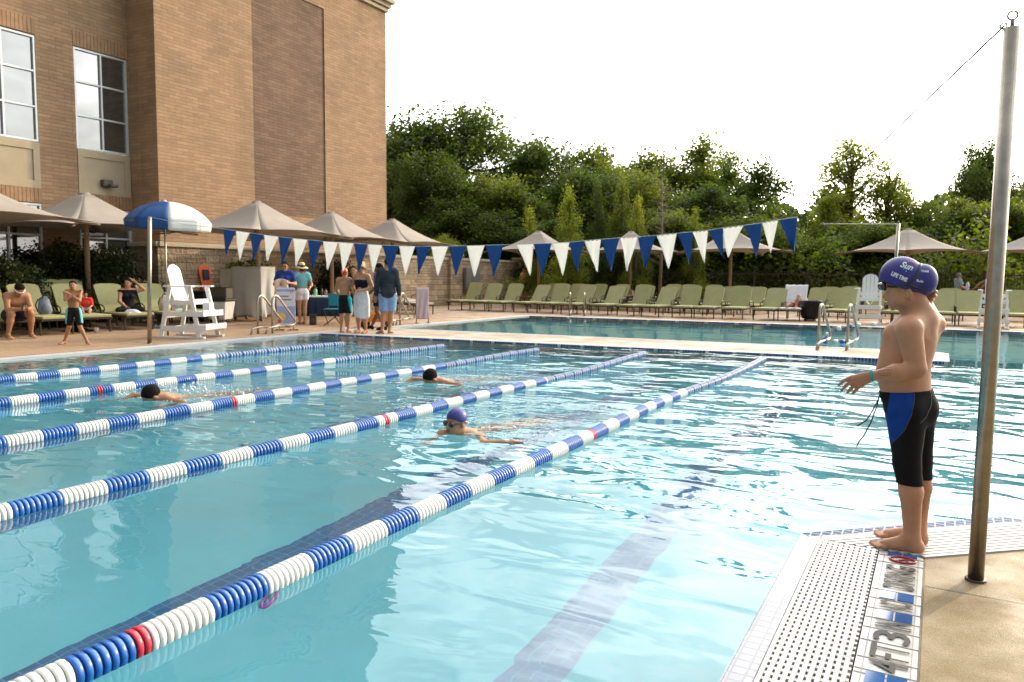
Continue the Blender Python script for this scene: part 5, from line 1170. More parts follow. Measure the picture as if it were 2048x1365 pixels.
# ---- left deck
g0 = G(150, 690)
person('skinny boy in black and aqua jammers walking with his hands crossed at his neck', (g0[0], g0[1]), 236, 1.20, dict(head=(0, .012, .915), knR=(.07, -.01, .28), anR=(.145, -.10, .05), knL=(-.08, .06, .285), anL=(-.17, .10, .055), elR=(.10, .10, .70), wrR=(-.045, .10, .80), elL=(-.09, .12, .68), wrL=(.05, .085, .79), handR=(-.8, .3, .5), handL=(.8, .2, .4), footR=(.6, .8, 0), footL=(-.3, 1, 0)), .92, SK_tan, hair=M_hair, vox=.009,
       garments=[('jammers', ('hips',), .009, M_jammer, (.30, .58), [('thigh', .80)])], extra=side_panel(cloth('aqua_panel', (.15, .48, .55)), .72))
LF0 = LL[0].location
def goggles_x(t, j, hp, S, H, RH):
    mb = MB(); mb.tube([hp(.05*math.cos(a), .056*math.sin(a), .012) for a in np.linspace(0, 2*PI, 20, endpoint=False)], .0055*H, 6, closed=True); mb.build('goggles', mat('white_goggles', (.75, .75, .72), .3), t)
    mb = MB(); c = (j['wrL']+j['wrR'])/2+np.array([0, .04, .05]); mb.box(tuple(c), (.08, .015, .15)); mb.build('phone', M_black, t)
person('shirtless man in striped navy trunks sitting hunched over his phone at the left edge', (LF0.x-.02, LF0.y-.02), 262, 1.76,
       dict(pel=(0, -.02, .27), hiR=(.055, -.01, .255), hiL=(-.055, -.01, .255), waist=(0, .02, .345), chest=(0, .085, .43), shR=(.105, .125, .485), shL=(-.105, .125, .485), neck=(0, .16, .52), head=(0, .215, .56), elR=(.12, .20, .335), wrR=(.03, .30, .34), elL=(-.12, .20, .335), wrL=(-.03, .30, .34), knR=(.10, .235, .285), anR=(.13, .20, .05), knL=(-.10, .235, .285), anL=(-.12, .16, .05)), 1.08, SK_tan, hair=M_hair, hd=(0, -52),
       garments=[('trunks', ('hips',), .016, cloth('navy_trunks', (.02, .03, .06)), None, [('thigh', .60)])], extra=goggles_x)
LF3 = LL[3].location
person('seated woman in a sleeveless black top with one arm raised to her dark hair', (LF3.x-.90, LF3.y+.30), 245, 1.64,
       dict(pel=(0, 0, .30), hiR=(.055, 0, .285), hiL=(-.055, 0, .285), waist=(0, -.01, .375), chest=(0, -.01, .475), shR=(.10, 0, .545), shL=(-.10, 0, .545), neck=(0, 0, .60), head=(0, .015, .67), elR=(.13, .08, .40), wrR=(.05, .18, .31), elL=(-.21, .03, .575), wrL=(-.10, .01, .69), handL=(.7, 0, .4), knR=(.16, .20, .275), anR=(.0, .22, .262), knL=(-.15, .19, .275), anL=(.02, .17, .262)), .95, SK_mid, hair=M_hair, hairlen=.04, fem=True, hd=(-35, -5),
       garments=[('top', ('torso', 'hips'), .010, M_blackc, (.25, .57)), ('leggings', ('hips', 'thigh'), .012, M_blackc, None, [('calf', .8)])])
LF2 = LL[2].location
person('small child with black hair in a coral red top sitting on a lounger', (LF2.x-.98, LF2.y+.36), 240, 1.02,
       dict(pel=(0, 0, .46), hiR=(.05, 0, .45), hiL=(-.05, 0, .45), waist=(0, .01, .53), chest=(0, .02, .62), shR=(.10, .02, .70), shL=(-.10, .02, .70), neck=(0, .03, .75), head=(0, .05, .83), elR=(.13, .06, .57), wrR=(.05, .16, .50), elL=(-.13, .06, .57), wrL=(-.05, .16, .50), knR=(.08, .22, .47), anR=(.06, .42, .45), knL=(-.08, .22, .47), anL=(-.06, .42, .45)), 1.0, SK_mid, hair=M_hair, hd=(10, -30),
       garments=[('top', ('torso',), .012, cloth('coral_top', (.62, .05, .035)), (.46, .75), [('uarm', .8)]), ('shorts', ('hips',), .012, cloth('blue_shorts', (.18, .28, .45)), None, [('thigh', .6)])])
# ---- across the far pool
g0 = at(1036, 600, 36.5)
person('bearded shirtless man in dark trunks standing by the end of the stone wall', (g0[0]+.35, g0[1]), 170, 1.80, dict(elR=(.16, 0, .65), wrR=(.09, .09, .60), elL=(-.17, 0, .65), wrL=(-.16, .06, .52)), 1.25, SK_mid, hair=M_hair, vox=.014, garments=[('trunks', ('hips',), .016, M_blackc, (.36, .58), [('thigh', .5)])])
g0 = at(1914, 600, 30.5)
person('grey-haired woman in a blue patterned blouse standing among the far loungers', (g0[0], g0[1]), 290, 1.66, dict(elR=(.13, .03, .66), wrR=(.06, .16, .64), elL=(-.13, .03, .66), wrL=(-.05, .17, .63)), 1.15, SK_mid, hair=mat('grey_hair', (.20, .19, .19), .6), fem=True, vox=.013, glasses=M_lens,
       garments=[('blouse', ('torso',), .02, mat('patterned_blouse', (.30, .42, .55), .8, var=.75, scale=22), (.55, .85), [('uarm', .6)]), ('skirt', ('hips', 'thigh'), .03, M_blackc, (.24, .58))])
g0 = at(1975, 600, 30.8)
person('shirtless tanned person leaning with one arm out behind the lifeguard chair by the thick pole', (g0[0], g0[1]), 115, 1.68, dict(elR=(.16, .12, .74), wrR=(.20, .22, .62), elL=(-.14, .14, .72), wrL=(-.15, .27, .60)), 1.0, SK_tan, hair=M_hair, vox=.013, garments=[('trunks', ('hips',), .016, cloth('red_trunks', (.45, .03, .03)), (.34, .58), [('thigh', .55)])])
fl = FRONT[13].location
person('sunbather in red trunks lying on a white towel with one knee raised', (fl.x, fl.y+.55), 176, 1.72,
       dict(pel=(0, -.42, .255), hiR=(.05, -.40, .26), hiL=(-.05, -.40, .26), waist=(0, -.49, .31), chest=(0, -.56, .385), shR=(.10, -.60, .45), shL=(-.10, -.60, .45), neck=(0, -.62, .49), head=(0, -.625, .55), elR=(.16, -.50, .36), wrR=(.05, -.42, .345), elL=(-.17, -.48, .36), wrL=(-.06, -.40, .35), knR=(.07, -.16, .29), anR=(.08, .06, .265), knL=(-.07, -.24, .45), anL=(-.07, -.06, .265), footR=(.1, .3, .9), footL=(0, 1, -.1)), 1.05, SK_tan, hair=mat('grey_hair', (.20, .19, .19), .6), hd=(0, -20), vox=.012,
       garments=[('trunks', ('hips',), .018, cloth('red_trunks', (.45, .03, .03)), None, [('thigh', .5)])])
gl_ = at(1237, 600, 31.0)
person('person lying back on a shaded lounger in the back row, only knees and feet showing', (float(onY(1237, 600, 29.3)[0]), 29.3), 178, 1.7,
       dict(pel=(0, -.42, .26), hiR=(.05, -.40, .26), hiL=(-.05, -.40, .26), waist=(0, -.49, .31), chest=(0, -.56, .385), shR=(.10, -.60, .45), shL=(-.10, -.60, .45), neck=(0, -.62, .49), head=(0, -.625, .55), elR=(.16, -.50, .36), wrR=(.05, -.42, .345), elL=(-.17, -.48, .36), wrL=(-.06, -.40, .35), knR=(.07, -.20, .40), anR=(.08, .0, .265), knL=(-.07, -.16, .29), anL=(-.07, .06, .265)), 1.0, SK_mid, hair=M_hair, vox=.014,
       garments=[('trunks', ('hips',), .018, M_blackc, None, [('thigh', .5)])])
# ------------------------------------------------------------------ swimmers
def swimmer(label, c, f, kind):
    c = np.array(c, float); f = unit(f); R = rot2(f); r = R[:, 0]; t = empty('person', (c[0], c[1], 0), 0, label, 'person', 'swimmers in the lanes'); org = (c[0], c[1], 0); S = SDF()
    hf = unit(f+np.array([0, 0, -.05 if kind == 'cap' else -.75])); RH = rot2(hf); s = 1.62
    def hp(x, y, z): return c+RH@(np.array([x, y, z])*s)
    S.ell(hp(0, -.008, .016), (.047*s, .058*s, .052*s), RH, .02, 'head'); S.ell(hp(0, .014, -.022), (.038*s, .042*s, .046*s), RH, .02, 'head'); S.ell(hp(0, .030, -.052), (.022*s, .020*s, .016*s), RH, .02, 'head'); S.cap(hp(0, .052, .006), hp(0, .066, -.014), .006*s, .0085*s, .012, None, 1, 'head')
    for q in (-1, 1): S.ell(hp(q*.047, -.006, -.006), (.006*s, .012*s, .017*s), RH, .008, 'head')
    zb = WZ
    nk = c-f*.06+np.array([0, 0, -.12 if kind == 'cap' else -.03]); S.cap(hp(0, -.02, -.03), nk, .055, .06, .03)
    sh = nk-f*.07; sh[2] = zb-.055 if kind == 'cap' else zb-.02; sR, sL = sh+r*.17, sh-r*.17
    S.cap(sR, sL, .055, .055, .04); hip = sh-f*.5-np.array([0, 0, .12]); S.cap(sh, hip, .12, .10, .05, (0, 0, 1), .7)
    for q in (-1, 1):
        hj = hip+r*q*.08; kn = hj-f*.40-np.array([0, 0, .06]); an = kn-f*.36-np.array([0, 0, .02]); S.cap(hj, kn, .075, .05, .03); S.cap(kn, an, .048, .03, .02); S.cap(an, an-f*.15-np.array([0, 0, .02]), .028, .015, .01)
    def arm(s0, el, wr, hv):
        S.cap(s0, el, .048, .036, .025); S.cap(el, wr, .036, .022, .015); hv = unit(hv); sd_ = unit(np.cross(hv, (0, 0, 1))); S.cap(wr, wr+hv*.07, .02, .03, .012, (0, 0, 1), .5)
        for q, ln in zip((-1.5, -.5, .5, 1.5), (.06, .07, .075, .062)): a = wr+hv*.085+sd_*q*.017; S.cap(a, a+hv*ln+np.array([0, 0, -.008]), .009, .0075, .005)
        a = wr+hv*.03+sd_*.028; S.cap(a, a+unit(hv+sd_*.8)*.055, .010, .008, .006)
    if kind == 'cap':
        e1 = np.array([*G(968, 878)[:2], zb-.022]); w1 = np.array([*G(1008, 879)[:2], zb-.002]); arm(sL if (sL-c)@crt > (sR-c)@crt else sR, e1, w1, w1-e1)
        s2 = sR if (sL-c)@crt > (sR-c)@crt else sL; e2 = np.array([*G(884, 862)[:2], zb-.012]); arm(s2, e2, e2+f*.12+np.array([0, 0, -.16]), f+np.array([0, 0, -.4]))
        S.ell(e2, (.045, .045, .045), None, .02)
    else:
        arm(sR, sR+f*.20+r*.12+np.array([0, 0, .03]), sR+f*.40+r*.10+np.array([0, 0, -.03]), f); arm(sL, sL-f*.05-r*.22, sL+f*.15-r*.26+np.array([0, 0, -.10]), f)
    S.mesh('body', .008, SK_tan if kind != 'cap' else SK_mid, t, org=org)
    K = SDF()
    if kind == 'cap':
        K.ell(hp(0, -.012, .022), (.051*s, .062*s, .058*s), RH, .01, 'c'); K.mesh('swim_cap', .007, mat('purple_cap', (.030, .028, .21), .45, var=.1), t, org=org, clip=lambda X: -((X-c)@RH[:, 2])+((X-c)@RH[:, 1])*.50+.008*s)
        mb = MB()
        for q in (-1, 1): mb.lathe([(0, .010*s), (.013*s, .008*s), (.018*s, 0), (0, -.004*s)], hp(q*.021, .052, .006)-np.array(org), 12, R=Matrix(RH.tolist()) @ Matrix.Rotation(-PI/2, 3, 'X'))
        mb.tube([hp(.0525*math.cos(a), -.008+.064*math.sin(a), .008-.004*math.sin(a))-np.array(org) for a in np.linspace(0, 2*PI, 28, endpoint=False)], .006, 6, closed=True); mb.build('goggles', M_lens, t)
        mb = MB(); mb.tube([hp(-.013, .054, -.034)-np.array(org), hp(0, .058, -.033)-np.array(org), hp(.013, .054, -.034)-np.array(org)], .006, 6); mb.build('mouth', mat('lips', (.30, .10, .08), .4), t)
    else:
        K.ell(hp(0, -.014, .020), (.052*s, .062*s, .058*s), RH, .01, 'c'); K.mesh('hair', .008, M_hair, t, org=org, clip=lambda X: -((X-c)@RH[:, 2])+((X-c)@RH[:, 1])*.8-.012*s)
    return t
p = G(911, 866, WZ); swimmer('breaststroke swimmer in a purple cap and black goggles, arm spread on the water', (p[0], p[1], WZ+.085), (-.20, -1.0, 0), 'cap')
p = G(860, 765, WZ); swimmer('dark-haired swimmer farther out, between the second and middle lane ropes', (p[0], p[1], WZ+.045), (-.35, -1, 0), 'hair')
p = G(302, 799, WZ); swimmer('dark-haired swimmer at left, just beyond the middle lane rope', (p[0], p[1], WZ+.03), (-.25, -1, 0), 'hair')
# ------------------------------------------------------------------ the boy at the pool corner
def Bp(px, py, off=0.0): return onY(px, py, 4.13+off)
c0 = Bp(1820, 1090); ORG = (float(c0[0]), 4.13, 0.0); OA = np.array(ORG)
t = empty('person', ORG, 0, 'boy in a purple swim cap and black and blue jammers standing by the grating', 'person')
S = SDF(); fwd = unit((-.93, .36, 0)); rgt = np.array([.36, .93, 0]); ft = (-.98, .12, 0)
# torso rings: px, py, off, half depth, width ratio
rings = [((1836, 650, .045), .080, 1.45), ((1824, 674, .03), .104, 1.22), ((1813, 705, .03), .108, 1.10), ((1806, 742, .03), .112, 1.06), ((1811, 778, .035), .104, 1.12), ((1820, 812, .045), .104, 1.18)]
for (a, ra, wa), (b2, rb, wb) in zip(rings, rings[1:]):
    wq = (wa+wb)/2; S.cap(Bp(*a), Bp(*b2), ra*wq, rb*wq, .03, fwd, 1/wq, 'torso' if a[1] < 770 else 'hips')
S.ell(Bp(1848, 820, .03), (.058, .075, .075), None, .03, 'hips'); S.ell(Bp(1851, 816, .14), (.052, .07, .07), None, .03, 'hips')
S.ell(Bp(1779, 671, -.01), (.030, .05, .040), None, .035, 'torso'); S.ell(Bp(1783, 668, .12), (.030, .05, .040), None, .035, 'torso')
S.cap(Bp(1846, 640, .03), Bp(1829, 600, .02), .062, .052, .03, None, 1, 'neck')
S.cap(Bp(1842, 634, .03), Bp(1820, 655, -.10), .045, .055, .035, None, 1, 'torso'); S.cap(Bp(1846, 634, .05), Bp(1866, 648, .17), .042, .050, .035, None, 1, 'torso')
S.cap(Bp(1853, 655, .075), Bp(1846, 770, .075), .030, .026, .012, None, 1, 'torso'); S.cap(Bp(1841, 665, .0), Bp(1838, 770, .0), .036, .03, .012, None, 1, 'torso'); S.ell(Bp(1860, 668, .01), (.026, .045, .055), None, .014, 'torso'); S.ell(Bp(1868, 668, .13), (.026, .04, .055), None, .03, 'torso')
S.cap(Bp(1819, 662, -.125), Bp(1833, 738, -.15), .056, .043, .028, None, 1, 'uarm')
S.cap(Bp(1833, 740, -.15), Bp(1792, 745, -.18), .040, .037, .018, None, 1, 'farm'); S.cap(Bp(1792, 745, -.18), Bp(1744, 752, -.205), .036, .0215, .018, None, 1, 'farm')
# left hand, fingers hanging and apart
hn = (0.15, 1, .0)
S.cap(Bp(1742, 752, -.205), Bp(1704, 760, -.215), .021, .022, .012, hn, .62, 'hand'); S.cap(Bp(1738, 757, -.205), Bp(1717, 770, -.205), .019, .019, .012, hn, .62, 'hand'); S.cap(Bp(1730, 755, -.21), Bp(1710, 765, -.212), .023, .022, .012, hn, .6, 'hand')
for k_, m_, e_, o_ in (((1700, 756), (1687, 762), (1678, 771), -.222), ((1703, 763), (1692, 772), (1684, 781), -.22), ((1710, 769), (1702, 778), (1695, 785.5), -.212), ((1718, 773), (1712, 781), (1705.5, 787), -.203)):
    S.cap(Bp(*k_, o_), Bp(*m_, o_-.004), .0098, .0085, .006, None, 1, 'hand'); S.cap(Bp(*m_, o_-.004), Bp(*e_, o_+.006), .0084, .0066, .003, None, 1, 'hand')
S.cap(Bp(1733, 760, -.185), Bp(1722, 770, -.165), .012, .010, .008, None, 1, 'hand'); S.cap(Bp(1722, 770, -.165), Bp(1712, 775, -.155), .0095, .0075, .005, None, 1, 'hand')
# right arm raised behind the head, hand at the nape
S.cap(Bp(1866, 650, .17), Bp(1846, 604, .36), .050, .038, .025, None, 1, 'uarm2'); S.cap(Bp(1846, 604, .36), Bp(1862, 590, .17), .036, .022, .015, None, 1, 'farm2')
S.ell(Bp(1860, 586, .10), (.026, .032, .032), None, .012, 'hand')
for q, (y, xe) in enumerate(((573.5, 1869), (582, 1872), (590.5, 1871.5), (598, 1866))): S.cap(Bp(1857, y-1, .065), Bp(xe-3, y+1, .055), .0098, .0092, .004, None, 1, 'hand'); S.cap(Bp(xe-3, y+1, .055), Bp(xe, y+2, .085), .0092, .0082, .004, None, 1, 'hand')
# legs
def leg(h, k1, cf, an, heel, toe, rr, off):
    S.cap(Bp(*h), Bp(*k1), rr[0], rr[1], .03, None, 1, 'thigh'); S.cap(Bp(*k1), Bp(*cf), rr[1], rr[2], .02, None, 1, 'calf'); S.cap(Bp(*cf), Bp(*an), rr[2]*.97, rr[3], .02, None, 1, 'calf')
    A = Bp(*an); A[2] = .075; he = Bp(*heel); he[2] = .030; tb = Bp(*toe); ba = he+(tb-he)*.66; ba[2] = .022; f = unit((tb-he)*np.array([1, 1, 0])); sx = np.array([-f[1], f[0], 0])
    S.cap(A, he, rr[3]*.98, .030, .02, None, 1, 'foot'); S.cap(A-np.array([0, 0, .02])+f*.01, ba+np.array([0, 0, .004]), .036, .021, .03, None, 1, 'foot'); S.cap(he, ba+sx*.012, .028, .020, .02, None, 1, 'foot'); S.cap(he, ba-sx*.018, .026, .020, .02, None, 1, 'foot')
    L = np.linalg.norm(tb-he)
    for q, (w, e) in enumerate(((-.030, 1.0), (-.012, .985), (.003, .955), (.017, .915), (.029, .865))):
        w = w*off; a = he+f*L*.68+sx*w; b3 = he+f*(L*e-.012)+sx*w; a[2] = .017; b3[2] = .012; m = (a+b3)/2; m[2] = .017; r_ = .0125 if q == 0 else .0092; S.cap(a, m, .0135, r_, .006, None, 1, 'foot'); S.cap(m, b3, r_, r_*.9, .003, None, 1, 'foot')
leg((1812, 822, -.03), (1814, 928, -.03), (1822, 984, -.03), (1824, 1066, -.03), (1834, 1088, -.03), (1739, 1096, -.05), (.088, .054, .0525, .037), 1)
leg((1834, 818, .13), (1838, 920, .12), (1843, 975, .12), (1839, 1046, .13), (1842, 1070, .12), (1745, 1072, .14), (.080, .052, .046, .034), 1)
# head
hf = unit((-.93, .16, -.30)); RH = rot2(hf); hc = Bp(1808, 566, .02)
S.ell(Bp(1812, 560, .02), (.076, .094, .100), RH, .02, 'head'); S.ell(Bp(1800, 588, .018), (.058, .064, .062), RH, .025, 'head'); S.ell(Bp(1787.5, 612.5, .018), (.026, .021, .018), RH, .018, 'head')
S.ell(Bp(1806, 601, -.025), (.026, .044, .030), RH, .022, 'head'); S.cap(Bp(1812, 604, .02), Bp(1822, 612, .02), .045, .05, .03, None, 1, 'head')
S.cap(Bp(1774.5, 582, .018), Bp(1768.5, 594, .018), .0065, .0100, .006, None, 1, 'head'); S.ell(Bp(1774, 596.5, .018), (.016, .012, .006), RH, .004, 'head'); S.cap(Bp(1773, 573, -.02), Bp(1771, 572, .05), .016, .016, .012, None, 1, 'head')
S.ell(Bp(1776.2, 604.2, .018), (.018, .0105, .0062), RH, .003, 'head'); S.ell(Bp(1778.8, 608.8, .018), (.015, .0100, .0062), RH, .003, 'head')
S.ell(Bp(1816, 588, -.050), (.015, .020, .029), RH, .004, 'head'); S.cap(Bp(1812, 584, -.062), Bp(1819, 579.5, -.066), .0045, .0045, .003, None, 1, 'head'); S.cap(Bp(1819, 579.5, -.066), Bp(1822, 590, -.064), .0045, .0045, .003, None, 1, 'head'); S.cap(Bp(1822, 590, -.064), Bp(1815, 596, -.060), .0045, .006, .003, None, 1, 'head')
body = S.mesh('body', .0036, SK_fair, t, org=ORG)
# cap: big lobe, folded second lobe, opening along the goggle strap
K = SDF(); K.ell(Bp(1804, 560, .02), (.086, .104, .114), RH, .010); K.ell(Bp(1846, 561, .025), (.064, .064, .078), None, .010); K.ell(Bp(1834, 562, .02), (.074, .062, .080), None, .012)
pa, pb, pc = Bp(1757, 560)[[0, 2]], Bp(1812, 580)[[0, 2]], Bp(1850, 590)[[0, 2]]
def capclip(X):
    x, z = X[..., 0], X[..., 2]
    l1 = pa[1]+(x-pa[0])*(pb[1]-pa[1])/(pb[0]-pa[0])
    l2 = pb[1]+(x-pb[0])*(pc[1]-pb[1])/(pc[0]-pb[0])+.000
    return np.where(x < pb[0], l1, np.maximum(l2, l2))-z
M_cap2 = mat('purple_cap', (.030, .028, .21), .45, var=.1)
cp = K.mesh('swim_cap', .0042, M_cap2, t, org=ORG, clip=capclip, smooth=2)
M_cap2w = None
H_ = SDF(); H_.ell(Bp(1822, 588, .02), (.072, .072, .045), RH, .01); H_.mesh('hair', .005, mat('blond_hair', (.30, .19, .10), .6, var=.3, scale=60), t, org=ORG, clip=lambda X: np.maximum(Bp(1800, 0, 0)[0]-X[..., 0], X[..., 0]-Bp(1856, 0, 0)[0]))
def bvh(o): me = o.data; return BVHTree.FromPolygons([v.co for v in me.vertices], [tuple(p.vertices) for p in me.polygons])
Bcap, Bbody = bvh(cp), bvh(body)
def surf(px, py, trees, off=.002):
    o_ = Vector(CAM)-Vector(ORG); d = Vector(ray(px, py)).normalized(); best = None
    for tr_ in trees:
        h = tr_.ray_cast(o_, d)
        if h[0] is not None and (best is None or h[3] < best[3]): best = h
    if best is None: return None
    n = best[1] if best[1].dot(d) < 0 else -best[1]; return best[0]+n*off
def stroke(pts, trees, r, name, m, off=.003, step=3.0, par=None, flat=False):
    P = []; 
    for (x0, y0), (x1, y1) in zip(pts, pts[1:]):
        k = max(2, int(math.hypot(x1-x0, y1-y0)/step))
        for i in range(k): q = surf(x0+(x1-x0)*i/k, y0+(y1-y0)*i/k, trees, off); P += [q] if q is not None else []
    if len(P) > 2: mb = MB(); mb.tube(P, r, 8); mb.build(name, m, par or t)
stroke([(1774, 573), (1784, 574), (1798, 573.5), (1812, 570), (1817, 567.5), (1826, 574), (1838, 577.5), (1850, 577)], [Bcap, Bbody], .0055, 'goggle_strap', M_black)
stroke([(1814, 569), (1824, 562), (1834, 548), (1840, 536), (1841.5, 524)], [Bcap], .0055, 'goggle_strap', M_black)
mb = MB(); RL = Matrix(RH.tolist())
for off_, px in ((-.022, 1767), (.05, 1763)):
    K2 = SDF(); K2.ell(Bp(px, 573.5, off_), (.030, .017, .022), RH, .01); K2.mesh('goggle_lens', .004, M_lens, t, org=ORG)
mb.tube([Vector(Bp(1762, 570, q))-Vector(ORG) for q in (-.02, .015, .05)], .005, 6); mb.build('nose_bridge', M_black, t)
# printing on the cap
M_print = mat('white_print', (.75, .76, .80), .5, var=.03); M_printb = mat('light_blue_print', (.03, .38, .62), .5); M_printo = mat('orange_print', (.75, .28, .05), .5)
def print_text(s, cx, cy, w, h, ang, m, trees=(Bcap,), name='print', shear=0.0, bold=0.03, curve=0.0):
    vs, fs = text_mesh(s, 1.0, shear, bold)
    if len(vs) == 0: return
    lo, hi = vs.min(0), vs.max(0); c = (lo+hi)/2; e = hi-lo; ca, sa = math.cos(rad(ang)), math.sin(rad(ang)); P = []
    for v in vs:
        u = (v[0]-c[0])/e[0]*w; q = (v[1]-c[1])/e[1]*h-curve*u*u; P.append(surf(cx+u*ca+q*sa, cy+u*sa-q*ca, trees, .0016))
    ok = [p is not None for p in P]; mb = MB(); mb.add([p if p is not None else Vector((0, 0, -5)) for p in P], [f for f in fs if all(ok[i] for i in f)])
    for p in [0]: pass
    o = mb.build(name, m, t); bmx = bmesh.new(); bmx.from_mesh(o.data); bmesh.ops.delete(bmx, geom=[v for v in bmx.verts if not v.link_faces], context='VERTS'); bmx.to_mesh(o.data); bmx.free()
print_text('LIFE TIME', 1799, 554, 34, 8.5, 24, M_print, name='cap_lettering', bold=.05)
print_text('Sun', 1814, 532.5, 26, 13, 20, M_print, name='cap_logo_word', shear=.35, bold=.03)
print_text('TEAM', 1849, 543, 16, 4.5, 5, M_print, name='cap_lettering')
print_text('Built', 1840, 562.5, 14, 5, 10, M_print, name='cap_lettering')
for (x, y, a) in ((1807.5, 538.5, 25), (1812, 543.5, 5), (1823, 542, -35)): stroke([(x+1.5*math.sin(rad(a)), y-2), (x, y), (x-1.5*math.sin(rad(a)), y+2.2)], [Bcap], .0032, 'cap_drop', M_printb, .001, 1.2)
for k in range(6): a = rad(-70+k*19); x, y = 1820+9.5*math.sin(a+.9), 533-8*math.cos(a+.9); stroke([(x, y), (x+2.0*math.sin(a+.9), y-2.0*math.cos(a+.9)), (x+3.2*math.sin(a+.9), y-3.2*math.cos(a+.9))], [Bcap], .0013, 'cap_ray', M_printo, .001, .9)
# forearm marks and bracelet
M_pen = mat('pen_marks', (.05, .025, .02), .7)
for pts in ([(1755, 738), (1757, 745), (1757.5, 752)], [(1755, 737), (1770, 736), (1784, 735)], [(1754, 747), (1770, 746.5), (1785, 746)]): stroke(pts, [Bbody], .0007, 'pen_line', M_pen, .0004, 2)
print_text('23 M 8 1', 1771, 741, 22, 3.2, -3, M_pen, (Bbody,), 'pen_writing', bold=0); print_text('1 W 2 Y', 1771, 751, 21, 3.2, -2, M_pen, (Bbody,), 'pen_writing', bold=0)
mb = MB(); a, b2 = Vector(Bp(1742, 752, -.205))-Vector(ORG), Vector(Bp(1760, 750, -.195))-Vector(ORG); ax_ = (a-b2).normalized(); R = Vector((0, 0, 1)).rotation_difference(ax_).to_matrix()
for o_ in (0, .007): mb.tube([a+ax_*(.004-o_)+R @ Vector((.0265*math.cos(q), .0265*math.sin(q), 0)) for q in np.linspace(0, 2*PI, 24, endpoint=False)], .0035, 6, closed=True)
mb.build('bracelet', mat('teal_band', (.06, .38, .36), .4), t)
# jammers
zw, zh = float(Bp(1810, 779)[2]), float(Bp(1810, 964)[2])
poly = [Bp(x, y, -.10)[[0, 2]] for x, y in ((1783, 770), (1829, 770), (1828, 800), (1822, 832), (1808, 862), (1790, 882), (1769, 897), (1766, 870), (1768, 845), (1776, 810))]
def in_poly(x, z):
    r = np.zeros(x.shape, bool); n = len(poly)
    for i in range(n):
        (x1, z1), (x2, z2) = poly[i], poly[(i+1) % n]; c = ((z1 > z) != (z2 > z)) & (x < (x2-x1)*(z-z1)/(z2-z1+1e-12)+x1); r ^= c
    return r
def jm(cen): return (in_poly(cen[:, 0]+OA[0], cen[:, 2]) & (cen[:, 1] < .02)).astype(int)
M_jam = mat('jammer_black', (.007, .006, .007), .85, spec=.2, var=.2, scale=20, bump=.004, bscale=14); M_jamb = mat('jammer_blue', (.004, .045, .26), .75, spec=.2, var=.1, scale=20, bump=.004, bscale=14)
jam = S.mesh('jammers', .0042, [M_jam, M_jamb], t, org=ORG, inf=.006, tags=('hips', 'thigh', 'calf', 'torso'), matfn=jm, clip=lambda X: np.maximum(zh+.0-X[..., 2]+(X[..., 1]-4.1)*.0, X[..., 2]-zw-(X[..., 0]-OA[0])*.10))
Bj = bvh(jam); stroke([(1829, 782), (1829, 800), (1823, 832), (1809, 862), (1790, 882), (1770, 897)], [Bj], .0014, 'seam', mat('seam_brown', (.10, .05, .03), .7), .0006); stroke([(1860, 782), (1863, 795), (1862, 812), (1852, 835), (1838, 850)], [Bj], .0012, 'seam', mat('seam_grey', (.22, .19, .15), .7), .0006)
print_text('TYR', 1785, 957, 9, 5, 5, M_print, (Bj,), 'hem_lettering')
for pts in ([(1761, 783, -.02), (1756, 800, -.05), (1745, 822, -.06), (1733, 841, -.06), (1714, 853, -.05)], [(1760, 784, -.02), (1754, 812, -.05), (1742, 845, -.06), (1727, 873, -.06), (1719, 882, -.06), (1713, 894, -.05)]):
    mb = MB(); mb.tube([Vector(Bp(*q))-Vector(ORG) for q in pts], .0032, 6); mb.build('drawstring', M_black, t)
# ------------------------------------------------------------------ small things on the decks
def crumple(nx, ny, w, h, amp, seed, thick=.012):
    r = random.Random(seed); a = [(r.uniform(2, 9), r.uniform(2, 9), r.uniform(0, 6)) for _ in range(4)]
    return lambda u, v: ((u-.5)*w*(1+.06*math.sin(v*7+seed)), (v-.5)*h*(1+.06*math.sin(u*6+seed)), amp*(1.0+sum(math.sin(p*u*2+q*v*2+s) for p, q, s in a)/4)*math.sin(PI*min(1, max(0, u)))**.4*math.sin(PI*v)**.4)
def towel(name, pos, rz, w, h, amp, m, label, seed, cat='towel'):
    mb = grid_mesh(crumple(0, 0, w, h, amp, seed), 18, 14); o = mb.build(name, m); o.location = pos; o.rotation_euler = (0, 0, rz); prop(o, label, cat); md = o.modifiers.new('s', 'SOLIDIFY'); md.thickness = .012; md.offset = 1; return o
M_sheet = mat('white_sheet', (.84, .83, .79), .9, var=.05, scale=4, trans=(.9, .88, .82, .35)); M_terry = mat('white_terry', (.72, .72, .72), .95, var=.05, bump=.002)
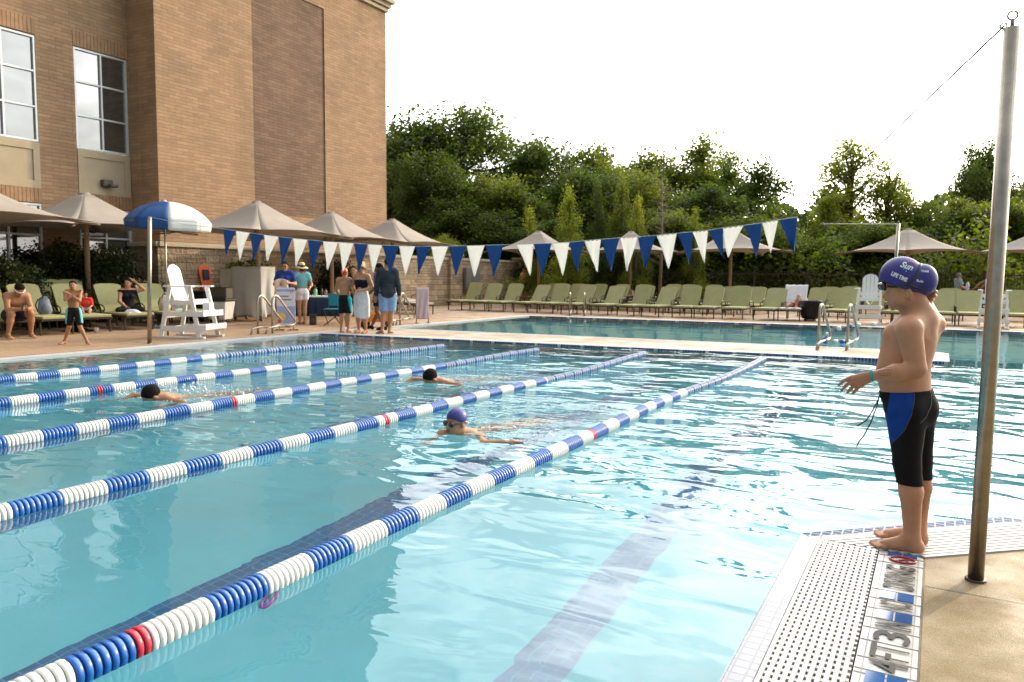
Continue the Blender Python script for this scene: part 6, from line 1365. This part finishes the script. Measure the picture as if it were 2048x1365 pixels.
# sheet covered rack
c = at(522, 628, 21.6); t = empty('covered_rack', (c[0]-.6, c[1]+.28, 0), 0, 'wheeled rack covered with draped off-white sheets before the stone wall', 'rack')
hw, hd_, zt_ = .60, .27, 1.56
def drape(u, v):
    per = [(-hw, hd_), (-hw, -hd_), (hw, -hd_), (hw, hd_)]; s_ = u*4; k = min(3, int(s_)); f = s_-k; a, b = per[k], per[(k+1) % 4]
    x, y = a[0]+(b[0]-a[0])*f, a[1]+(b[1]-a[1])*f; n = (x/hw*.5, y/hd_*.5); fold = .050*math.sin(u*47+2*math.sin(v*3))*v+.035*math.sin(u*19+v)*v+.02*math.sin(u*90)*v*v; hem = .14+.05*math.sin(u*21)+.04*math.sin(u*9+1)
    return (x+n[0]*fold*1.5, y+n[1]*fold*1.5, zt_-(zt_-hem)*v)
mb = grid_mesh(drape, 121, 24); grid_mesh(lambda u, v: ((u-.5)*2*hw, (v-.5)*2*hd_, zt_+.012*math.sin(u*14)*math.sin(v*5)), 20, 8, mb); o = mb.build('sheet', M_sheet, t); md = o.modifiers.new('s', 'SOLIDIFY'); md.thickness = .006
mb = grid_mesh(lambda u, v: (-hw-.62+u*.62, -hd_*.6+.03*math.sin(v*8+u*9)*v, zt_-.02-.03*math.sin(u*PI)-v*(.62+.06*math.sin(u*9))), 24, 14); o = mb.build('side_sheet', M_sheet, t); md = o.modifiers.new('s', 'SOLIDIFY'); md.thickness = .006
mb = MB()
for x in (-hw+.04, hw-.04):
    for y in (-hd_+.04, hd_-.04): mb.bar((x, y, .10), (x, y, zt_-.03), .03, .03, up=(0, 1, 0))
for z in (.14, zt_-.05): mb.bar((-hw, -hd_+.04, z), (hw, -hd_+.04, z), .03, .03); mb.bar((-hw, hd_-.04, z), (hw, hd_-.04, z), .03, .03)
mb.bar((-hw-.62, -hd_*.6, zt_-.04), (-hw, -hd_*.6, zt_-.04), .02, .02); mb.build('rack_frame', M_steel2, t)
for x in (-hw+.06, hw-.06):
    for y in (-hd_+.06, hd_-.06): mb = MB(); mb.lathe([(0, -.015), (.045, -.015), (.05, 0), (.045, .015), (0, .015)], (x, y, .05), 12, R=Matrix.Rotation(PI/2, 3, 'Y')); mb.bar((x, y, .05), (x, y, .12), .02, .04, up=(0, 1, 0)); mb.build('caster', M_black, t)
# laundry cart with a lid and a bin on it
c = at(441, 628, 20.8); t = empty('laundry_cart', (c[0], c[1], 0), rad(20), 'white tapered cart with a black lid beside the sheet-covered rack', 'cart')
mb = MB(); a, b = .24, .30
vs = [(sx*a, sy*a*.9, .10) for sx, sy in ((-1, -1), (1, -1), (1, 1), (-1, 1))]+[(sx*b, sy*b*.9, .60) for sx, sy in ((-1, -1), (1, -1), (1, 1), (-1, 1))]
mb.add(vs, [(3, 2, 1, 0), (4, 5, 6, 7), (0, 1, 5, 4), (1, 2, 6, 5), (2, 3, 7, 6), (3, 0, 4, 7)]); mb.build('tub', mat('cart_white', (.66, .66, .63), .5), t, bevel=.03, seg=3)
mb = MB(); mb.box((0, 0, .635), (.70, .60, .05)); mb.box((0, 0, .67), (.58, .48, .03)); mb.build('lid', M_black, t, bevel=.02, seg=3)
for sx in (-1, 1):
    for sy in (-1, 1): mb = MB(); mb.lathe([(0, -.012), (.04, -.012), (.045, 0), (.04, .012), (0, .012)], (sx*.18, sy*.16, .045), 12, R=Matrix.Rotation(PI/2, 3, 'Y')); mb.bar((sx*.18, sy*.16, .05), (sx*.18, sy*.16, .11), .02, .04, up=(0, 1, 0)); mb.build('caster', M_black, t)
t = empty('storage_bin', (c[0]-.05, c[1]+.05, .685), rad(22), 'dark brown open bin standing on the black lid of the white cart', 'bin')
mb = MB()
for d in ((0, -.18, .14, .52, .02, .28), (0, .18, .14, .52, .02, .28), (-.26, 0, .14, .02, .34, .28), (.26, 0, .14, .02, .34, .28), (0, 0, .012, .50, .34, .02)): mb.box(d[:3], d[3:])
mb.build('bin_walls', mat('dark_brown_plastic', (.06, .045, .03), .5), t, bevel=.006); mb = MB(); mb.box((0, -.18, .285), (.56, .03, .02)); mb.box((0, .18, .285), (.56, .03, .02)); mb.build('rim', M_black, t)
c = at(393, 622, 21.5); t = empty('storage_box', (c[0], c[1], 0), rad(30), 'black lidded storage box behind the left lifeguard chair', 'box')
mb = MB(); mb.box((0, 0, .40), (.62, .5, .78)); mb.build('box_body', M_black, t, bevel=.02); mb = MB(); mb.box((0, 0, .83), (.66, .54, .08)); mb.build('lid', M_black, t, bevel=.02)
# orange rescue board against the wall
c = onX(417, 600, -19.75); t = empty('rescue_board', (c[0], c[1], .62), rad(90), 'orange rescue backboard leaning against the stone wall', 'rescue board')
poly = [(-.08, 0), (.08, 0), (.17, .35), (.22, .85), (.20, .95), (.10, 1.0), (-.10, 1.0), (-.20, .95), (-.22, .85), (-.17, .35)]; n = len(poly); mb = MB()
vs = [(x, z*.16, z) for x, z in poly]+[(x, z*.16+.045, z) for x, z in poly]; mb.add(vs, [tuple(range(n)), tuple(range(n, 2*n))[::-1]]+[(i, n+i, n+(i+1) % n, (i+1) % n) for i in range(n)]); mb.build('board', mat('rescue_orange', (.75, .13, .02), .45), t, bevel=.008)
mb = MB(); mb.box((0, .075, .70), (.22, .03, .32), R=Matrix.Rotation(-.16, 3, 'X')); mb.build('head_pad', mat('pad_navy', (.01, .02, .05), .7), t, bevel=.01)
# banner stand
c = G(573, 661); t = empty('banner_stand', (c[0], c[1], 0), rad(38), 'small white and lavender banner with a red and yellow sun at the bottom', 'banner')
M_ban = mat('banner_white', (.72, .72, .78), .5, var=.03)
mb = MB(); ww, hh_ = .215, .93; rr_ = .06; pts = []
for cx_, cz_, a0 in ((ww-rr_, rr_, -PI/2), (ww-rr_, hh_-rr_, 0), (-ww+rr_, hh_-rr_, PI/2), (-ww+rr_, rr_, PI)): pts += [(cx_+rr_*math.cos(a0+q*PI/8), cz_+rr_*math.sin(a0+q*PI/8)) for q in range(5)]
n = len(pts); vs = [(x, -.012, z+.10) for x, z in pts]+[(x, .012, z+.10) for x, z in pts]; mb.add(vs, [tuple(range(n)), tuple(range(n, 2*n))[::-1]]+[(i, n+i, n+(i+1) % n, (i+1) % n) for i in range(n)]); mb.build('banner_panel', M_ban, t)
def patch(name, x0, x1, z0, z1, m, y=-.0135): mb = MB(); mb.add([(x0, y, z0), (x1, y, z0), (x1, y, z1), (x0, y, z1)], [(0, 1, 2, 3)]); return mb.build(name, m, t)
patch('lavender_field', -.215, .215, .17, .58, mat('lavender', (.33, .40, .66), .5, var=.2, scale=4)); patch('lavender_field', -.215, .215, .93, .99, mat('lavender', (.3, .4, .7), .5))
mb = MB()
for k, z in enumerate((.80, .72)):
    x = -.14
    for q in range(9 if k else 7): w = (.018, .026, .02)[q % 3]; mb.add([(x, -.0145, z), (x+w, -.0145, z), (x+w, -.0145, z+.035), (x, -.0145, z+.035)], [(0, 1, 2, 3)]); x += w+.009
mb.build('printed_lines', mat('print_plum', (.25, .06, .16), .6), t)
mb = MB(); [mb.add([(x, -.0145, z), (x+.02, -.0145, z), (x+.02, -.0145, z+.022), (x, -.0145, z+.022)], [(0, 1, 2, 3)]) for x in (.10, .14) for z in (.89, .93)]; mb.build('red_logo', mat('logo_red', (.6, .05, .08), .5), t)
mb = MB(); mb.lathe([(.0, 0), (.10, 0)], (-.11, -.0145, .33), 20, R=Matrix.Rotation(PI/2, 3, 'X')); mb.build('yellow_disc', mat('sun_yellow', (.80, .52, .16), .5), t)
mb = MB(); mb.lathe([(.0, 0), (.055, 0)], (-.14, -.0155, .22), 16, R=Matrix.Rotation(PI/2, 3, 'X')); mb.build('red_disc', mat('logo_red', (.6, .05, .08), .5), t)
mb = MB()
for sx in (-.16, .16): mb.tube([(sx, 0, .10), (sx, 0, .03)], .009, 6); mb.bar((sx-.12, -.12, .012), (sx+.10, .12, .012), .02, .016); mb.bar((sx-.1, .12, .012), (sx+.12, -.12, .012), .02, .014)
mb.build('foot', M_black, t)
# pink towel over an upright board by the rail
c = G(806, 650); t = empty('towel_stand', (c[0], c[1]+.9, 0), rad(42), 'pale pink towel hung over a low upright frame behind the man in charcoal', 'towel stand')
mb = grid_mesh(lambda u, v: ((u-.5)*.36, -.03-.02*math.sin(u*15+v*4)*v, 1.0-v*.88), 16, 18); grid_mesh(lambda u, v: ((u-.5)*.36, .03+.02*math.sin(u*13+v*4)*v, 1.0-v*.80), 16, 18, mb); grid_mesh(lambda u, v: ((u-.5)*.36, -.03+.06*v, 1.0+.012*math.sin(v*PI)), 16, 4, mb)
o = mb.build('towel', mat('pink_towel', (.60, .44, .44), .95, var=.1), t); md = o.modifiers.new('s', 'SOLIDIFY'); md.thickness = .008
mb = MB(); mb.tube([(-.17, 0, .02), (-.17, 0, .98), (.17, 0, .98), (.17, 0, .02)], .014, 8); mb.bar((-.17, -.22, .015), (-.17, .22, .015), .03, .03); mb.bar((.17, -.22, .015), (.17, .22, .015), .03, .03); mb.build('stand_frame', M_steel2, t)
# drinks table
c = at(663, 622, 21.4); TBL = c; tz = .76; t = empty('folding_table', (c[0], c[1], 0), rad(30), 'long white folding table with a navy cloth front, covered in bottles', 'table')
mb = MB(); mb.box((0, 0, tz-.02), (1.9, .74, .04)); mb.build('table_top', M_white, t, bevel=.01)
mb = grid_mesh(lambda u, v: ((u-.5)*1.86, -.375-.02*math.sin(u*60)*v, tz-.042-v*.52), 90, 6); o = mb.build('cloth_front', mat('navy_cloth', (.012, .03, .075), .85), t); md = o.modifiers.new('s', 'SOLIDIFY'); md.thickness = .006
for sx in (-.8, .8):
    mb = MB(); mb.tube([(sx, -.3, 0), (sx, -.3, tz-.05)], .014, 8); mb.tube([(sx, .3, 0), (sx, .3, tz-.05)], .014, 8); mb.tube([(sx, -.3, .25), (sx, .3, .25)], .010, 6); mb.build('leg', M_steel2, t)
def onT(x, y, z=tz): a = rad(30); return (c[0]+x*math.cos(a)-y*math.sin(a), c[1]+x*math.sin(a)+y*math.cos(a), z)
def bottle(pos, r, h, m, label, capm=None):
    t = empty('bottle', pos, 0, label, 'bottle', 'drink bottles on the folding table'); mb = MB(); mb.lathe([(0, 0), (r*.95, 0), (r, .01), (r, h*.62), (r*.8, h*.74), (r*.42, h*.82), (r*.42, h*.88), (0, h*.88)], n=14); mb.build('bottle_body', m, t)
    mb = MB(); mb.lathe([(r*.5, h*.86), (r*.5, h), (0, h)], n=12); mb.build('cap', capm or M_black, t)
for x, y, r, h, col, nm in ((-.88, -.1, .045, .27, (.02, .35, .40), 'teal water bottle at the left end of the table'), (-.72, .1, .04, .30, (.65, .60, .62), 'tall white water bottle next to the teal one'), (-.64, -.12, .035, .24, (.55, .12, .22), 'pink water bottle among the taller ones on the table'), (-.50, .12, .045, .30, (.02, .02, .03), 'tall black water bottle in the middle of the table'), (-.42, -.1, .05, .24, (.22, .48, .24), 'fat pale green water bottle on the table'), (-.28, .06, .035, .20, (.02, .02, .03), 'short black bottle right of the green one'), (-.14, -.06, .04, .19, (.30, .16, .12), 'short brown bottle on the table'), (.10, .1, .035, .26, (.65, .55, .15), 'yellow topped bottle near the white towels'), (.22, -.02, .035, .22, (.60, .60, .60), 'small white bottle beside the white towels')):
    bottle(onT(x, y), r, h, mat('bottle_'+''.join(str(int(q*100)) for q in col), col, .35), nm)
p = onT(.50, -.33); t2 = mb = grid_mesh(lambda u, v: ((u-.5)*.34+.03*math.sin(v*9), -.05-.03*math.sin(u*14+v*4), .16*math.sin(min(1, v*3)*PI*.5)-max(0, v-.22)*.92), 16, 22); o = mb.build('towel', M_terry); o.location = (p[0], p[1], tz); o.rotation_euler = (0, 0, rad(30)); prop(o, 'white towel hanging over the front edge of the table', 'towel'); md = o.modifiers.new('s', 'SOLIDIFY'); md.thickness = .03
towel('towel', onT(.75, .05), rad(30), .5, .45, .12, M_terry, 'heap of white towels on the right half of the table', 3)
p = onT(.55, .15); t = empty('tote_bag', (p[0], p[1], tz+.10), rad(20), 'yellow bag lying on top of the white towels', 'bag'); K = SDF(); K.ell((0, 0, .09), (.16, .12, .11), None, .02); K.cap((-.10, 0, .06), (.10, 0, .06), .09, .09, .04); K.mesh('bag_body', .015, mat('yellow_bag', (.50, .42, .08), .8), t); mb = MB(); mb.tube([(-.08, -.08, .12), (-.05, -.10, .24), (.05, -.10, .24), (.08, -.08, .12)], .009, 6); mb.build('strap', M_black, t)
c = at(670, 630, 20.2); t = empty('folding_chair', (c[0], c[1], 0), rad(25), 'teal folding camp chair in front of the table', 'chair')
mb = MB(); mb.bar((-.25, -.2, 0), (.25, .2, .45), .02, .02); mb.bar((.25, -.2, 0), (-.25, .2, .45), .02, .02); mb.bar((-.25, .2, 0), (-.25, -.2, .45), .02, .02); mb.bar((.25, .2, 0), (.25, -.2, .45), .02, .02); mb.bar((-.25, .2, .4), (-.25, .26, .85), .02, .02, up=(0, 1, 0)); mb.bar((.25, .2, .4), (.25, .26, .85), .02, .02, up=(0, 1, 0)); mb.build('frame', M_black, t)
M_tealc = mat('teal_canvas', (.02, .25, .33), .8); mb = MB(); mb.box((0, 0, .44), (.50, .42, .015)); mb.build('seat', M_tealc, t); mb = MB(); mb.box((0, .235, .68), (.52, .012, .32)); mb.build('backrest', M_tealc, t)
c = at(626, 634, 20.3); t = empty('loudspeaker', (c[0], c[1], 0), rad(35), 'small black loudspeaker box standing on the deck by the table', 'speaker')
mb = MB(); mb.box((0, 0, .15), (.17, .16, .28)); mb.build('cabinet', M_black, t, bevel=.012); mb = MB(); mb.lathe([(.0, 0), (.03, .003), (.055, .008), (.06, 0)], (0, -.082, .12), 16, R=Matrix.Rotation(PI/2, 3, 'X')); mb.build('cone', mat('speaker_cone', (.06, .06, .06), .6), t); mb = MB(); mb.box((0, 0, .30), (.10, .02, .02)); mb.build('handle', M_black, t)
c = at(752, 626, 19.6); t = empty('wagon', (c[0], c[1], 0), rad(30), 'low orange wagon behind the legs of the man in charcoal', 'wagon')
M_wag = mat('wagon_orange', (.70, .22, .02), .6); mb = MB()
for d in ((0, -.22, .26, .8, .03, .22), (0, .22, .26, .8, .03, .22), (-.4, 0, .26, .03, .44, .22), (.4, 0, .26, .03, .44, .22), (0, 0, .16, .78, .42, .02)): mb.box(d[:3], d[3:])
mb.build('wagon_bed', M_wag, t, bevel=.008)
for sx in (-.28, .28):
    for sy in (-.24, .24): mb = MB(); mb.lathe([(0, -.02), (.085, -.02), (.09, 0), (.085, .02), (0, .02)], (sx, sy, .09), 14, R=Matrix.Rotation(PI/2, 3, 'X')); mb.build('wheel', M_black, t)
# bags, towels and cups on the loungers at left
def bag(name, pos, rz, s, m, label, flap=None):
    t = empty(name, pos, rz, label, 'bag'); K = SDF(); K.cap((0, 0, .10*s), (0, .03*s, .30*s), .15*s, .11*s, .05, (0, 1, 0), .7); K.ell((0, -.09*s, .13*s), (.10*s, .06*s, .10*s), None, .03); K.mesh('bag_body', .012, m, t)
    mb = MB(); mb.tube([(-.07*s, -.05*s, .34*s), (-.04*s, -.05*s, .43*s), (.04*s, -.05*s, .43*s), (.07*s, -.05*s, .34*s)], .010*s, 6); mb.tube([(-.09*s, .10*s, .34*s), (-.12*s, .17*s, .2*s), (-.10*s, .12*s, .05*s)], .013*s, 6); mb.build('strap', M_black, t); return t
l = LL[1].location; bag('backpack', (l.x-.90, l.y+.22, .41), rad(84), 1.0, mat('grey_nylon', (.16, .19, .24), .8, var=.2), 'grey backpack leaning on the lounger behind the walking boy')
l = LL[4].location; bag('handbag', (l.x-.58, l.y+.08, .41), rad(65), .95, mat('cream_canvas', (.55, .47, .36), .8), 'cream canvas bag on the lounger behind the slim steel pole')
l = LL[3].location; towel('towel', (l.x-.40, l.y+.06, .41), rad(68), .30, .6, .05, M_terry, 'crumpled white towel at the foot of the seated woman\'s lounger', 4)
l = LL[4].location; towel('towel', (l.x-.40, l.y+.36, .41), rad(68), .26, .3, .05, mat('aqua_towel', (.35, .60, .62), .95), 'small aqua towel beside the cream canvas bag', 7)
towel('towel', (-18.6, float(onX(62, 590, -20.3)[1])-1.35, .41), rad(70), .35, .55, .05, M_terry, 'folded white towel on the back-row lounger at the far left', 6)
c = G(193, 667); t = empty('paper_cup', (c[0], c[1], 0), 0, 'white paper cup standing on the deck under the loungers', 'cup'); mb = MB(); mb.lathe([(0, .003), (.032, .003), (.045, .12), (.048, .122), (.043, .12), (.030, .01), (0, .01)], n=16); mb.build('cup_body', M_whitec, t)
c = G(165, 664); towel('towel', (c[0]-.15, c[1], .005), .3, .6, .35, .07, M_blackc, 'black towel dropped on the deck under the loungers', 8)
c = G(320, 657); towel('swim_things', (c[0], c[1], .005), .6, .35, .25, .07, mat('patterned_bag', (.16, .20, .20), .8, var=.6, scale=20), 'small patterned bundle on the deck beside the slim steel pole', 9, 'bundle')
lv = Matrix.Rotation(LG.rotation_euler.z, 3, 'Z') @ Vector((.05, .50, .565)); t = empty('carton', (LG.location.x+lv.x, LG.location.y+lv.y, lv.z), LG.rotation_euler.z, 'small white carton on the step of the left lifeguard chair', 'box'); mb = MB(); mb.box((0, 0, .085), (.17, .15, .17)); mb.build('carton_body', mat('carton_white', (.70, .66, .66), .7), t, bevel=.004); mb = MB(); mb.box((0, 0, .172), (.172, .04, .003)); mb.build('tape', mat('tape', (.5, .42, .3), .4), t)
fl = FRONT[13].location
mb = grid_mesh(lambda u, v: ((u-.5)*.72+.01*math.sin(v*20), -.02+v*1.25 if v < .999 else 1.24, .415+.008*math.sin(u*20+v*9)-.10*max(0, abs(u-.5)*2-.93)*6), 24, 20); grid_mesh(lambda u, v: ((u-.5)*.72, 1.22+v*.86*math.cos(rad(57))-.085, .40+v*.86*math.sin(rad(57))+.03+.006*math.sin(u*22)), 20, 14, mb)
o = mb.build('towel', M_terry); o.location = (fl.x, fl.y, 0); o.rotation_euler = (0, 0, FRONT[13].rotation_euler.z); prop(o, 'long white towel spread over the sunbather\'s lounger', 'towel'); md = o.modifiers.new('s', 'SOLIDIFY'); md.thickness = .012
c = G(1617, 643); t = empty('rubbish_tub', (c[0], c[1]+.3, 0), 0, 'round black tub on a small foot between the far loungers, right of the sunbather', 'tub')
mb = MB(); mb.lathe([(0, .08), (.24, .08), (.30, .2), (.34, .62), (.37, .63), (.37, .66), (.33, .66), (.31, .62), (0, .58)], n=22); mb.build('tub_body', M_black, t); mb = MB(); mb.lathe([(0, 0), (.2, 0), (.18, .08), (0, .08)], n=16); mb.build('foot', M_steel2, t)
c = G(1905, 630); t = empty('bottle', (onY(1934, 588, 30.0)[0], 29.9, 1.03), 0, 'pale lavender bottle held out by the woman in the patterned blouse', 'bottle'); mb = MB(); mb.lathe([(0, 0), (.05, 0), (.055, .02), (.05, .2), (.02, .24), (0, .24)], n=12); mb.build('bottle_body', mat('lavender_bottle', (.45, .45, .68), .4), t); mb = MB(); mb.lathe([(.022, .23), (.022, .27), (0, .27)], n=10); mb.build('cap', M_white, t)
# bistro chair backs behind the seated woman
for i, px in enumerate((292, 314)):
    p = onX(px, 580, -18.9 if i else -18.95); t = empty('patio_chair', (p[0], p[1]+.55*i, 0), rad(75), ('left' if i == 0 else 'right')+' one of two dark round-backed patio chairs behind the slim steel pole', 'chair', 'dark patio chairs')
    mb = MB(); mb.tube([(-.28, .2, .42), (-.28, .24, .95), (-.20, .26, 1.06), (0, .27, 1.10), (.20, .26, 1.06), (.28, .24, .95), (.28, .2, .42)], .018, 8); mb.tube([(-.27, .24, .66), (.27, .24, .66)], .012, 6); mb.build('backrest', M_bronze, t)
    mb = MB(); mb.box((0, 0, .44), (.54, .50, .04)); mb.build('seat', M_bronze, t, bevel=.01)
    for sx in (-.25, .25):
        for sy in (-.22, .22): mb = MB(); mb.bar((sx, sy, 0), (sx, sy, .43), .03, .03, up=(0, 1, 0)); mb.build('leg', M_bronze, t)
# coil of lane floats between the rails on the strip
g0 = G(1690, 698); t = empty('float_coil', (g0[0]-.25, g0[1]+.15, 0), 0, 'loose end of blue and white lane floats draped between the strip handrails', 'float line')
Pf = [Vector(at(x, y, 16.0))-Vector((g0[0]-.25, g0[1]+.15, 0)) for x, y in ((1752, 649), (1730, 650), (1704, 652), (1682, 656), (1660, 663), (1651, 676), (1646, 690), (1660, 696), (1680, 699), (1692, 697), (1696, 704))]
for p in Pf: p.z = max(p.z, .03)
mb = MB(); mb.tube(Pf, .008, 5); mb.build('cable', M_cable, t)
for k, (i, f, c_) in enumerate(((0, .2, 'w'), (1, .5, 'w'), (2, .2, 'b'), (3, .2, 'w'), (4, 0, 'b'), (4, .5, 'w'), (5, .3, 'b'), (5, .8, 'b'), (6, .3, 'b'), (7, .5, 'w'), (8, .3, 'b'), (9, .2, 'b'), (9, .7, 'w'))):
    p = Pf[i].lerp(Pf[min(i+1, len(Pf)-1)], f); d = (Pf[min(i+1, len(Pf)-1)]-Pf[i]).normalized(); mb = MB(); mb.lathe([(.02, -.04), (.045, -.036), (.05, 0), (.045, .036), (.02, .04)], p+Vector((0, 0, .0)), 14, R=Vector((0, 0, 1)).rotation_difference(d).to_matrix()); o = mb.build('float', M_floatblue if c_ == 'b' else M_floatwhite, t)
# dive toy on the pool floor
t = empty('dive_ring', (-3.25, 2.98, FZ+.03), rad(20), 'purple and blue dive ring lying on the pool floor near the nearest lane rope', 'pool toy')
mb = MB(); mb.tube([(.022*math.cos(a), .075*math.sin(a), .02*math.sin(a)) for a in np.linspace(0, 2*PI, 24, endpoint=False)], .012, 8, closed=True); mb.build('ring', mat('purple_toy', (.30, .06, .30), .5), t); mb = MB(); mb.tube([(.0, .06, .02), (0, .09, .03)], .015, 8); mb.build('float_tip', mat('toy_blue', (.03, .06, .45), .5), t)
# foam thrown up by the swimmers
def foam(name, cx, cy, rx, ry, n, seed, label):
    rng = np.random.default_rng(seed); mb = MB()
    for k in range(n):
        a = rng.uniform(0, 6.28); r = rng.uniform(0, 1)**.7; x, y = cx+rx*r*math.cos(a), cy+ry*r*math.sin(a); s = rng.uniform(.003, .010)*(1 if k % 5 else 1.7); z = WZ+abs(rng.normal())*.02*(1-r)
        mb.lathe([(0, s*.8), (s*.8, s*.4), (s, 0), (.6*s, -s*.5)], (x, y, z), 6)
    o = mb.build(name, M_foam); prop(o, label, 'foam', kind='stuff')
M_foam = mat('foam_white', (.80, .85, .86), .25, spec=.8)
p = G(350, 793, WZ); foam('splash', p[0]-.2, p[1]+.35, .9, .7, 420, 1, 'small splashes behind the swimmer at left')
p = G(885, 768, WZ); foam('splash', p[0]+.1, p[1]+.5, .5, .6, 160, 2, 'small splashes behind the farther dark-haired swimmer')
p = G(960, 872, WZ); foam('splash', p[0]-.1, p[1]+.35, .6, .5, 160, 3, 'small splashes around the breaststroke swimmer')
